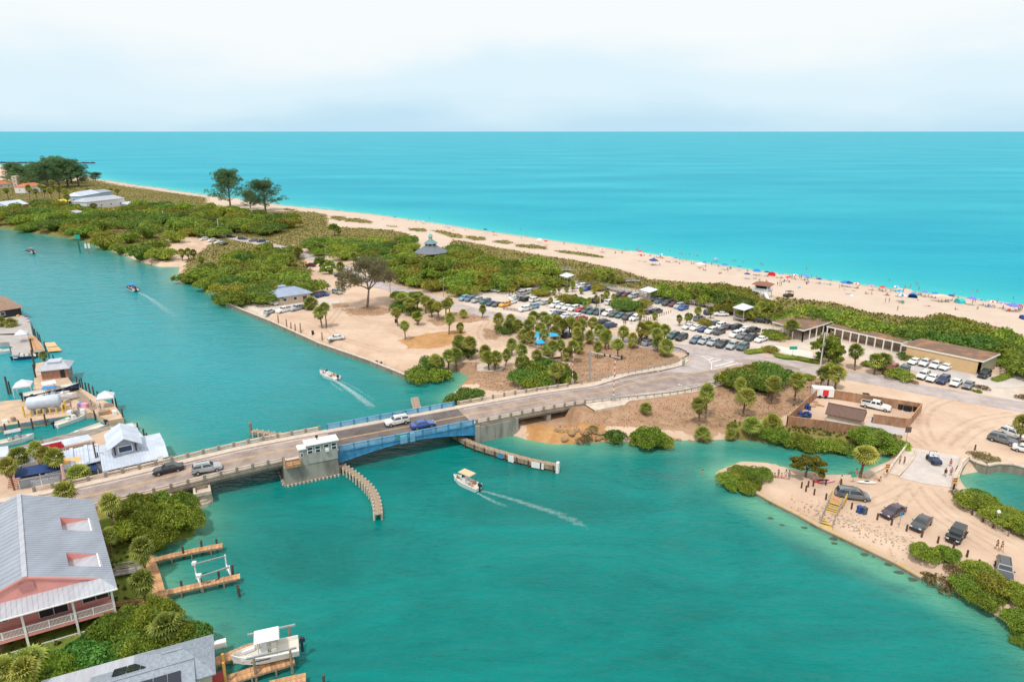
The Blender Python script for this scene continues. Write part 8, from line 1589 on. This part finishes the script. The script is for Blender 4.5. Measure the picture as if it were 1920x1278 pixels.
# overhead traffic mast, striped warning gate
p = on_ground(at(632,488, GH + .6,'N1')); t = thing('signal_mast','grey mast with a long arm of signals over the bridge approach','traffic mast', p); MB().tube((0,0,-.3),(0,0,7.6),.2,.17,8).obj('mast', steel_g, t); am = at(845,262,7.5,'N1') - p; am.z = 0; am = am.normalized() * 7.5; MB().tube((0,0,7.3),(am.x, am.y,6.9),.13,.1,8).obj('arm', steel_g, t)
for f in (.45,.62,.98): MB().box((am.x * f, am.y * f,7.05),(.4,.35,.9 if f > .9 else .5)).obj('signal_head', black_m, t)
p = on_ground(at(897,705, GH + 1,'N1')); t = thing('warning_gate','raised red and white striped bridge gate beside the apron','gate', p); MB().box((0,0,.7),(.7,.6,1.5)).obj('gate_box', steel_g, t)
for k in range(14): MB().box((0,0,1.5 + k * .62),(.16,.1,.6)).obj('stripe', mat('gate_red',(.5,.05,.04),.6) if k % 2 and 'gate_red' not in MATS else MATS['gate_red'] if k % 2 else white_p, t)
p = on_ground(at(438,490, GH + .8,'N1')); t = thing('warning_gate','thin raised striped gate beside the far railing end','gate', p); MB().box((0,0,.6),(.6,.5,1.3)).obj('gate_box', steel_g, t)
for k in range(13): MB().box((0,0,1.3 + k * .6),(.13,.08,.58)).obj('stripe', MATS['gate_red'] if k % 2 else white_p, t)
p = bp(-4,6.1,0); t = thing('bridge_sign','small white box sign on the far railing near the left end','sign',(bp(4.5,5.7,0).x, bp(4.5,5.7,0).y, dz(4.5) + .9)); MB().box((0,0,.3),(.8,.12,.9),.46).obj('panel', white_p, t)
def sign(label, fr, x, y, h, w, hh, m, shape='box', cat='sign', ang=0, txt=None, tm=None, on=None):
    p = on_ground(at(x, y, GH, fr)); t = thing('sign', label, cat, p, ang); MB().tube((0,.04,-.2),(0,.04, h),.05).obj('post', steel_g, t)
    if shape == 'diamond': MB().add([(0,0, h + w * .7),(w * .7,0, h),(0,0, h - w * .7),(-w * .7,0, h),(0,-.04, h + w * .7),(w * .7,-.04, h),(0,-.04, h - w * .7),(-w * .7,-.04, h)],[(0,1,2,3),(7,6,5,4),(0,4,5,1),(1,5,6,2),(2,6,7,3),(3,7,4,0)]).obj('panel', m, t); MB().box((0,-.06, h),(.18,.02,.5)).obj('symbol', black_m, t)
    else: MB().box((0,-.03, h),(w,.06, hh)).obj('panel', m, t)
    if txt: text_mesh('lettering', txt, hh * .45, tm or white_p, t, Matrix.Translation((0,-.07, h)) @ Matrix.Rotation(math.pi / 2,4,'X'),.008)
    return t
sign('yellow diamond warning sign left of the broadleaf clump','M5',1207,350,2.4,1.3,0, yellow_sg,'diamond', ang=-.2); sign('yellow diamond warning sign at the grove by the beach road','Z3',390,575,2.2,1.3,0, yellow_sg,'diamond'); sign('green road sign above the hedge of the white court','Z5',180,690,3.0,2.0,.8, green_sg); sign('small green sign on the sand spit','Z6',635,820,1.4,.9,.6, green_sg); sign('small blue sign on a pole by the plum sedan','M7',830,300,2.4,.5,.6, blue_st, ang=.3); sign('brown sign by the sand bridge entrance','Z6',1030,545,3.4,1.1,1.1, mat('brown_sign',(.12,.08,.06),.7)); sign('pale green utility cabinet board inside the road curve','N1',1685,290,1.0,1.6,1.7, mat('pale_green_cabinet',(.36,.42,.34),.7), ang=.9); sign('small post sign on the road shoulder at the curve','N1',1737,215,1.9,.5,.5, black_m); sign('tiny white sign below the green road sign','Z5',163,690,1.0,.5,.6, white_p)
t = sign('white globe lamp on a post in the right-hand bushes','M7',1440,300,2.6,.1,.1, white_p, cat='lamp'); MB().ball((0,0,2.7),.28,8,6).obj('globe', white_p, t, True)
for fr, x, y, h, lb in (('Z6',885,770,2.2,'orange and black marker post at the inlet wall'),('Z6',1388,880,2.3,'orange and black marker post at the basin wall')):
    p = on_ground(at(x, y, GH, fr)); t = thing('marker_post', lb,'post', p); MB().box((0,0, h * .3),(.25,.12, h * .6)).obj('lower_post', black_m, t); MB().box((0,0, h * .82),(.7,.08, h * .5)).obj('striped_panel', canvas['orange'], t); MB().box((0,-.05, h * .82),(.7,.02,.12)).box((0,-.05, h * 1.0),(.7,.02,.12)).obj('stripe', black_m, t)
for x, y, m, lb in ((900,1150, green_sg,'green square channel marker on a piling'),(995,1165, white_p,'white channel marker on a piling')): p = at(x, y,0,'K6'); t = thing('channel_marker', lb,'channel marker',(p.x, p.y,0)); MB().tube((0,0,-1),(0,0,6.5),.35,.3,8).obj('pile', mat('green_pile',(.03,.16,.12),.7) if m is green_sg else wood_old, t); MB().box((0,0,7.4 if m is green_sg else 3.5),(2.6,.2,2.2)).obj('board', m, t)
# bollard posts above the sand bank
pm_ = MB().tube((0,0,-.3),(0,0,1.1),.15,.14,7).mesh('bollard', mat('dark_brown_post',(.10,.05,.035),.85))
for i,(fr, x, y) in enumerate([('Z6',250,858),('Z6',283,885),('Z6',300,850),('Z6',338,845),('Z6',345,910),('Z6',433,945),('Z6',545,835),('Z6',432,835),('Z6',625,1015),('Z6',818,1095),('Z6',925,1135),('Z6',1038,1180),('M7',973,360),('M7',1075,398),('M7',1174,437),('M7',1260,485),('M7',1333,545),('M7',1385,575),('Z6',1550,575),('Z6',1530,1060),('Z6',1610,1110),('Z6',1690,1155)]): p = on_ground(at(x, y, GH, fr)); tag(link('timber_bollard', pm_, None, p),'short dark timber bollard %s' % ('on the neck of the sand spit' if i < 9 else 'in the line above the sand bank' if i < 18 else 'beside the basin bushes'),'bollard','timber bollards on the spit' if i < 9 else 'timber bollards above the bank' if i < 18 else 'timber bollards by the basin')
# rope rail beside the curving sand road
rp = [on_ground(at(x, y, GH,'Z6')) for x, y in ((1385,905),(1400,950),(1450,1010),(1530,1060),(1610,1110),(1700,1160),(1800,1220))]; t = thing('rope_rail','low rope and timber rail curving beside the sand road at the basin bushes','rail', rp[0])
for a, b_ in zip(rp, rp[1:]): MB().beam(a - rp[0] + Vector((0,0,.6)), b_ - rp[0] + Vector((0,0,.6)),.09,.09).obj('rail', wood_grey, t)
for a in rp: q = a - rp[0]; MB().box((q.x, q.y,.35),(.14,.14,.9)).obj('post', wood_old, t)
# beach stairs with yellow nosings
a, b_ = at(435,1140,.5,'Z6'), at(505,975,2.0,'Z6'); d = b_ - a; an = math.atan2(d.y, d.x); Ls = Vector((d.x, d.y)).length; t = thing('beach_stairs','wooden stairs with bright yellow treads going down the bank to the water','stairs',(a.x, a.y,0), an); yt = mat('yellow_tread_paint',(.62,.44,.10),.7); n = 11
for k in range(n): f = k / (n - 1); MB().box((f * Ls,0,.45 + 1.5 * f),(Ls / n * .55,1.7,.09)).obj('tread', yt, t)
for sg in (1,-1):
    MB().beam((0, sg * .9,.3),(Ls, sg * .9,1.8),.1,.3).obj('stringer', wood_new, t)
    for hh in (.75,1.15): MB().beam((0, sg * .9,.4 + hh),(Ls, sg * .9,1.9 + hh),.08,.12).obj('handrail', wood_grey, t)
    for k in range(5): f = k / 4; MB().box((f * Ls, sg * .9,.95 + 1.5 * f),(.13,.13,1.7)).obj('rail_post', wood_grey, t)
MB().box((Ls + 1.3,0,1.95),(2.4,2.2,.1)).obj('landing', wood_new, t)
for sg in (1,-1):
    for hh in (.6,1.0): MB().box((Ls + 1.3, sg * 1.1,1.98 + hh),(2.4,.08,.1)).obj('handrail', yt, t)
    for x in (.2,1.3,2.4): MB().box((Ls + x, sg * 1.1,2.4),(.12,.12,1.4)).obj('rail_post', yt, t)
MB().box((-.4,0,.42),(.8,2.0,.12)).obj('bottom_step', yt, t)
# bins, boats gear and rocks on the spit
def bin_(label, fr, x, y, m, ang=.3, grp=None):
    p = on_ground(at(x, y, GH, fr)); t = thing('wheelie_bin', label,'bin', p, ang, grp); MB().box((0,0,.55),(.62,.62,1.05), top=(1.12,1.12)).obj('body', m, t); MB().box((0,.02,1.12),(.74,.76,.09)).obj('lid', m, t)
    for sg in (1,-1): MB().tube((sg * .3,.3,.13),(sg * .36,.3,.13),.13,.13,8).obj('wheel', tyre_m, t)
blu = mat('blue_bin_plastic',(.015,.06,.24),.45); gry = mat('grey_bin_plastic',(.06,.09,.13),.5)
bin_('blue recycling bin above the bank by the stairs','Z6',685,1045, blu,.3); bin_('grey-blue bin right of the blue recycling bin','Z6',718,1052, gry,.3); bin_('dark bin alone on sand by the white coupe','K5',940,705, black_m); bin_('dark bin under the palm grove left of the turf','Z3',170,820, black_m); bin_('dark bin against the outside of the yard fence','K7',1020,535, blu); bin_('second bin against the outside of the yard fence','K7',1065,540, blu)
for k,(x, y) in enumerate(((1385,350),(1465,370),(1510,375),(1580,375))): bin_('black bin in the fenced yard beside the white pickup','K7', x, y, black_m,.1,'black bins in the yard')
rock_m = mat('grey_tan_rock',(.30,.25,.20),.9, col2=(.44,.33,.24), scale=1.5, bump=.5); rock_o = mat('orange_rock',(.42,.25,.12),.9, col2=(.25,.17,.10), scale=1.5, bump=.5)
def rock(label, fr, x, y, s, m, grp): p = on_ground(at(x, y,.6, fr)); tag(MB().ball((0,0,0),(s, s * .8, s * .55),8,5,0,.22).obj('rock', m, loc=p + Vector((0,0, s * .15)), rz=rnd.uniform(0,6)), label,'rock', grp)
for x, y, s in ((1400,1120,1.3),(1450,1115,1.5),(1500,1105,1.2),(1540,1100,.8),(1410,1160,1.2),(1460,1190,.5)): rock('large grey-tan boulder at the tip of the sand spit','M5', x, y, s, rock_m,'boulders at the spit tip')
for k in range(26): rock('orange-brown shore rock below the bridge abutment' if k < 13 else 'orange-brown shore rock by the thin shrubs','M5',-60 + k * 14 + rnd.uniform(-8,8),745 + rnd.uniform(-22,28), rnd.uniform(.4,.95), rock_o,'shore rocks at the orange bank' if k < 13 else 'shore rocks by the thin shrubs')
for k in range(12): x = 340 + k * 14; rock('brown rock along the cove path','L3', x + rnd.uniform(-6,6),800 + k * 15 + rnd.uniform(-8,8), rnd.uniform(.4,.9), rock_o,'rocks along the cove path')
for k in range(10): rock('dark rock at the shore of the inlet under the palms','M5',850 + k * 42,752 + rnd.uniform(-6,8), rnd.uniform(.4,.8), rock_o,'rocks along the inlet shore')
for fr, x, y, s in (('M7',230,300,.6),('M7',415,372,.7),('M7',420,398,.6),('M7',612,470,.7),('M7',685,480,.7),('M7',762,533,.7),('M7',832,585,.8),('M7',915,628,.8),('M7',90,283,.5),('M7',15,240,.6)): p = at(x, y,0, fr); tag(MB().ball((0,0,0),(s, s * .7,.16),8,4,0,.2).obj('submerged_rock', mat('dark_weedy_rock',(.06,.10,.06),.9) if 'dark_weedy_rock' not in MATS else MATS['dark_weedy_rock'], loc=(p.x, p.y,-.05)),'dark weedy rock just awash off the sand bank','rock','weedy rocks off the sand bank')
# riprap chips on the sand bank: nobody could count them
rs = np.random.RandomState(3); mb = MB()
for k in range(420):
    f = rs.rand(); a_ = at(*(np.array((200,160)) * (1 - f) + np.array((900,420)) * f),1.0,'M7'); q = a_ + Vector((rs.normal() * 1.3, rs.normal() * 1.6,0)); z = gz(q.x, q.y)
    if z > .3: mb.ball((q.x, q.y, z + .02),(rs.uniform(.06,.2), rs.uniform(.05,.15),.06),5,3,0,.2)
tag(mb.obj('bank_stones', rock_m),'scattered dark stones on the pale bank','stones', kind='stuff')
# kayaks and gear on the spit, motorbikes on the park edge, picnic tables
def kayak(label, fr, x, y, m, ang): p = on_ground(at(x, y, GH, fr)); t = thing('kayak', label,'kayak', p + Vector((0,0,.05)), ang); MB().loft([[(x_, w * math.cos(a),.18 + w * .45 * math.sin(a)) for a in [i * math.pi / 4 for i in range(8)]] for x_, w in ((-1.7,.03),(-1.1,.28),(0,.38),(1.1,.28),(1.7,.03))]).obj('hull', m, t); MB().ball((0,0,.32),(.5,.22,.08),8,4).obj('cockpit', black_m, t)
kayak('red kayak lying on the spit by the bollards','Z6',400,812, canvas['red'],.1); kayak('pink-red kayak beside the red one','Z6',440,815, canvas['pink'],.25); kayak('white kayak on the bench of grey gear below the inlet wall','Z6',740,822, white_p,-.1)
def moto(label, fr, x, y, ang, m):
    p = on_ground(at(x, y, GH, fr)); t = thing('motorcycle', label,'motorcycle', p, ang)
    for s_ in (-.7,.7): MB().tube((s_,-.07,.32),(s_,.07,.32),.32,.32,10).obj('wheel', tyre_m, t)
    MB().loft([[(x_,-w, z - h_),(x_, w, z - h_),(x_, w, z),(x_,-w, z)] for x_, w, z, h_ in ((-.8,.08,.8,.12),(-.3,.16,.82,.4),(.2,.18,.98,.55),(.55,.08,.95,.3))]).obj('body', m, t); MB().tube((.5,-.35,1.1),(.5,.35,1.1),.03).obj('handlebar', steel_g, t)
moto('black motorcycle at the seawall by the park','Z2',1535,1085,.3, black_m); moto('dark motorcycle lying beside the black one','Z2',1570,1098,.8, blu)
def picnic(label, fr, x, y, ang):
    p = on_ground(at(x, y, GH, fr)); t = thing('picnic_table', label,'picnic table', p, ang,'picnic tables');
    for k in range(4): MB().box((0,-.33 + k * .22,.75),(1.9,.2,.05)).obj('table_board', wood_old, t)
    for s_ in (-.75,.75): MB().box((0, s_,.45),(1.9,.26,.05)).obj('bench', wood_old, t)
    for s_ in (-.65,.65): MB().beam((s_,-.7,0),(s_,.15,.75),.08,.08).beam((s_,.7,0),(s_,-.15,.75),.08,.08).obj('leg', wood_old, t)
picnic('brown picnic table on the park edge by the seawall corner','Z2',1720,1165,.2); picnic('second brown picnic table next to the corner one','Z2',1745,1172,.5); picnic('brown picnic table near the motorcycles','Z2',1585,1108,.3); picnic('picnic table on the slab under park palms','L3',900,780,.4); picnic('picnic table beside the playground sails','L3',1300,545,.1)
# playground under blue sails
t = thing('shade_sail','bright blue shade sail over the playground, larger','shade sail', on_ground(at(1475,470, GH + 1.5,'L3'))); bs = mat('sky_blue_sail',(.02,.40,.68),.6); MB().add([(-3.6,-1.6,2.9),(3.2,-2.0,3.4),(2.8,2.4,2.9),(-3.0,2.0,3.5),(0,0,2.9)],[(0,1,4),(1,2,4),(2,3,4),(3,0,4)]).obj('sail', bs, t)
for x, y, z in ((-3.6,-1.6,2.9),(3.2,-2,3.4),(2.8,2.4,2.9),(-3,2,3.5)): MB().tube((x, y,-1),(x, y, z),.07).obj('post', steel_g, t)
t = thing('play_tower','playground tower with small blue roof and slide','playground', on_ground(at(1395,610, GH,'L3')),.4); MB().box((0,0,1.3),(1.7,1.7,.12)).obj('platform', wood_new, t); MB().loft([[(-1.1,-1.1,3.0),(1.1,-1.1,3.0),(1.1,1.1,3.0),(-1.1,1.1,3.0)],[(-.1,-.1,4.0),(.1,-.1,4.0),(.1,.1,4.0),(-.1,.1,4.0)]]).obj('roof', bs, t); MB().beam((.8,0,1.2),(3.4,0,.1),.7,.08).obj('slide', canvas['yellow'], t)
for x in (-.8,.8):
    for y in (-.8,.8): MB().box((x, y,1.5),(.12,.12,3.0)).obj('post', wood_old, t)
t = thing('climbing_frame','tall pink and yellow striped play mast among the palms','play mast', on_ground(at(1365,400, GH,'L3'))); MB().tube((0,0,0),(0,0,2.6),.8,.5,8).obj('base', mat('lime_yellow',(.62,.68,.06),.6), t); MB().tube((0,0,2.6),(0,0,4.4),.5,.1,8).obj('tip', canvas['pink'], t)
for a, b__, lb in (((1420,690),(1660,665),'low dark play-area retaining edge, long one'),((1430,660),(1530,700),'pale play-area edging, left'),((1550,710),(1730,790),'pale ramp edge by the railing end'),((1270,560),(1390,540),'play-area edging under the blue sails')): p, q = on_ground(at(*a, GH,'L3')), on_ground(at(*b__, GH,'L3')); tag(MB().beam((0,0,0),(q.x - p.x, q.y - p.y, q.z - p.z),.3,.45).obj('low_wall', pile_m if 'dark' in lb else conc_l, loc=p), lb,'low wall')
# equipment in the yard: trailer, enclosed trailer, drums, pallets
t = thing('box_trailer','white box trailer with red stripe in the far corner of the yard','trailer', on_ground(at(300,175, GH,'K7')), R(-12)); MB().box((0,0,1.35),(4.4,2.0,1.9)).obj('body', white_p, t); MB().box((.5,-1.02,1.3),(1.2,.04,1.4)).obj('stripe', canvas['red'], t)
for x in (-.6,.6): MB().tube((x,-1.1,.35),(x,-.9,.35),.35,.35,10).obj('wheel', tyre_m, t)
p = at(580,590, GH,'K7'); t = thing('covered_trailer','long white ribbed trailer between the shed and the near fence','trailer', on_ground(p), sa); MB().loft([[(x,1.1 * math.cos(a),.9 + 1.0 * max(0, math.sin(a))) for a in [i * math.pi / 8 for i in range(9)]] for x in (-2.9,2.9)]).obj('cover', white_roof, t); MB().box((0,0,.7),(6.2,2.2,.25)).obj('bed', white_p, t)
for k in range(7): MB().box((-2.7 + k * .9,0,1.92),(.07,1.6,.04)).obj('rib', blu, t)
for sg in (1,-1): MB().tube((0, sg * 1.15,.35),(0, sg * 1.3,.35),.35,.35,10).obj('wheel', tyre_m, t)
drum = MB().tube((0,0,0),(0,0,.9),.32,.32,10).mesh('drum', blu); drum2 = MB().tube((0,0,0),(0,0,.9),.32,.32,10).mesh('drum', black_m)
for k in range(16): p = on_ground(at(30 + rnd.uniform(-60,110),470 + rnd.uniform(-45,35), GH,'K7')); tag(link('drum', drum if k % 4 else drum2, None, p),'%s drum in the pile at the left yard corner' % ('blue' if k % 4 else 'black'),'drum','drums in the yard')
for k in range(9): p = on_ground(at(80 + rnd.uniform(-60,60),330 + rnd.uniform(-45,35), GH,'K7')); tag(link('drum', drum if k % 3 else drum2, None, p),'%s drum along the left yard fence' % ('blue' if k % 3 else 'black'),'drum','drums along the yard fence')
pal = MB()
for k in range(5): pal.box((0,-.45 + k * .225,.12),(1.1,.12,.03))
pal.box((0,0,.06),(.1,1.0,.1)); pal = pal.mesh('pallet', wood_new)
for k,(x, y) in enumerate(((240,290),(300,300),(210,250),(540,200),(580,205),(180,310))): p = on_ground(at(x, y, GH,'K7')); o = tag(link('pallet', pal, None, p + Vector((0,0,.02)), rnd.uniform(0,3)),'wooden pallet lying in the yard %s' % ('left of the shed' if x < 400 else 'behind the shed'),'pallet','pallets in the yard')
t = thing('flat_trailer','small flat trailer with boat frame behind the shed','trailer', on_ground(at(620,190, GH,'K7')), R(-15)); MB().box((0,0,.6),(3.2,1.6,.12)).obj('bed', wood_old, t)
for sg in (1,-1): MB().tube((0, sg * .9,.32),(0, sg * 1.02,.32),.32,.32,10).obj('wheel', tyre_m, t); MB().box((0, sg * .75,.95),(3.0,.06,.5)).obj('side_rail', steel_g, t)
t = thing('utility_cart','dark utility cart parked behind the white pickup','cart', on_ground(at(920,235, GH,'K7')), R(-12)); MB().box((0,0,.65),(2.4,1.3,.7)).obj('body', black_m, t); MB().box((-.3,0,1.7),(1.3,1.2,.08)).obj('roof', black_m, t)
for x in (-.8,.8):
    for sg in (1,-1): MB().tube((x, sg * .55,.3),(x, sg * .7,.3),.3,.3,10).obj('wheel', tyre_m, t)
for x in (-.8,.2):
    for sg in (1,-1): MB().tube((x, sg * .55,.9),(x, sg * .55,1.7),.04).obj('roof_post', trim_b, t)
# split-rail posts dividing the lot
pl_ = MB().tube((0,0,-.2),(0,0,.9),.13,.13,6).mesh('lot_post', mat('reddish_timber',(.28,.13,.08),.85))
for k in range(13): f = k / 12; p = on_ground(at(1500 + f * 400,740 - f * 130, GH,'K2')); tag(link('lot_post', pl_, None, p),'short reddish post in the line dividing the parking lot','post','posts dividing the parking lot')
for k in range(12): f = k / 11; p = on_ground(at(830 + f * 230,640 + f * 30, GH,'K1')); tag(link('lot_post', pl_, None, p),'short reddish post beside the yellow SUV','post','posts by the yellow SUV')
# jetty and far beach
p, q = at(0,152,0,'K6'), at(1060,158,0,'K6'); t = thing('rock_jetty','long dark rock jetty on the sea at the far left','jetty',(p.x - 200, p.y,0)); d = Vector((q.x - p.x + 200, q.y - p.y,0)); mb = MB()
for k in range(160): f = k / 159; mb.ball((d.x * f + rnd.uniform(-3,3), d.y * f + rnd.uniform(-4,4),.3),(rnd.uniform(3,6), rnd.uniform(3,5), rnd.uniform(1.2,2.6)),6,4,0,.2)
o = mb.obj('stones', mat('dark_jetty_stone',(.05,.05,.055),.9), t); o['kind'] = 'stuff'
# tyre tracks worn into the sand
trk, nt, N, L, b = nodes('worn_sand_track'); tcn = N.new('ShaderNodeTexCoord'); fn = N.new('ShaderNodeTexNoise'); fn.inputs['Scale'].default_value = .8; fn.inputs['Detail'].default_value = 6; L.new(tcn.outputs['Object'], fn.inputs[0]); va = N.new('ShaderNodeVertexColor'); va.layer_name = 'foam'
ms = N.new('ShaderNodeMath'); ms.operation = 'MULTIPLY'; L.new(rng(N, L, fn.outputs[0],.35,.65,.15,.75), ms.inputs[0]); L.new(va.outputs[0], ms.inputs[1]); L.new(ms.outputs[0], b.inputs['Alpha']); b.inputs['Base Color'].default_value = (.40,.27,.19,1); b.inputs['Roughness'].default_value = 1
def track(fr, L_, w=.35, k=.3, gap=1.7):
    P0 = smooth([at(x, y, GH, fr) for x, y in L_],2)
    for sg in (-.5,.5):
        P_ = resample(offset_line(P0, sg * gap),50); mb = MB(); C_ = []
        for i, p in enumerate(P_):
            d = P_[min(i + 1,49)] - P_[max(i - 1,0)]; nn = Vector((-d.y, d.x,0)).normalized()
            for u in (-1,0,1): q = p + nn * (u * w); mb.v.append((q.x, q.y,0)); C_.append(k * (1 - abs(u)) * min(1, i / 6,(49 - i) / 6))
        zz = gzf(mb.v); mb.v = [(x, y, z + .035) for (x, y, _), z in zip(mb.v, zz)]
        for i in range(49):
            for j in (0,1): a = i * 3 + j; mb.f.append((a, a + 1, a + 4, a + 3)); mb.m.append(0)
        o = mb.obj('tyre_track', trk); ca = o.data.attributes.new('foam','FLOAT_COLOR','POINT'); ca.data.foreach_set('color',[x for c in C_ for x in (c, c, c,1)]); struct(o)
for fr, L_, w in (('Z6',[(1180,850),(1260,950),(1420,1080),(1600,1180),(1900,1330)],.5),('Z6',[(1100,850),(1150,960),(1300,1100),(1500,1200),(1800,1400)],.45),('Z6',[(1060,830),(940,900),(760,980),(600,1000)],.4),('Z6',[(1120,820),(1020,940),(980,1010)],.4),('Z6',[(1250,560),(1180,450),(1150,330),(1250,220),(1500,160)],.6),('Z6',[(1300,560),(1400,430),(1600,330),(1900,300)],.6),('Z6',[(1200,560),(1080,470),(1000,440)],.5),('Z6',[(1400,560),(1560,420),(1700,380)],.45),
    ('Z2',[(1300,640),(1250,760),(1150,850),(1300,950),(1500,1000),(1750,1080)],.6),('Z2',[(760,760),(1000,780),(1200,860),(1450,860),(1700,880),(1900,1000)],.6),('Z2',[(1250,660),(1400,800),(1600,830),(1850,860)],.5),('L3',[(-100,600),(120,560),(400,420),(640,330),(820,250)],.6),('L3',[(820,230),(700,380),(800,520),(1000,520)],.6),('L3',[(-200,330),(100,340),(420,320),(700,270)],.6),('Z1',[(1250,760),(1400,800),(1600,850),(1700,900)],.9),('Z1',[(1420,710),(1500,800),(1650,860)],.9)): track(fr, L_, w)
# ------------------------------------------------------------------ remove copy sources, tell look-alikes apart
for o in PARK:
    for ch in list(o.children):
        for g in list(ch.children): bpy.data.objects.remove(g)
        bpy.data.objects.remove(ch)
    bpy.data.objects.remove(o)
TOPS = [o for o in C.objects if o.parent is None and o.get('label') and o.get('category')]
by = {}
for o in TOPS: by.setdefault(o['label'],[]).append(o)
ORD = ['leftmost','second from left','third from left','fourth from left','fifth from left','sixth from left','seventh from left','eighth from left','ninth from left','tenth from left']
for lb, L in by.items():
    if len(L) < 2: continue
    L.sort(key=lambda o: imx(o.location)); n = len(L)
    for i, o in enumerate(L):
        j = n - 1 - i
        if n == 2: w = ('left one','right one')[i]
        elif i <= j: w = ORD[min(i,9)]
        else: w = ('rightmost' if j == 0 else ORD[min(j,9)].replace('left','right'))
        new = '%s, %s' % (lb, w)
        if len(new.replace('-',' ').split()) <= 17: o['label'] = new
        if not o.get('group'): o['group'] = lb
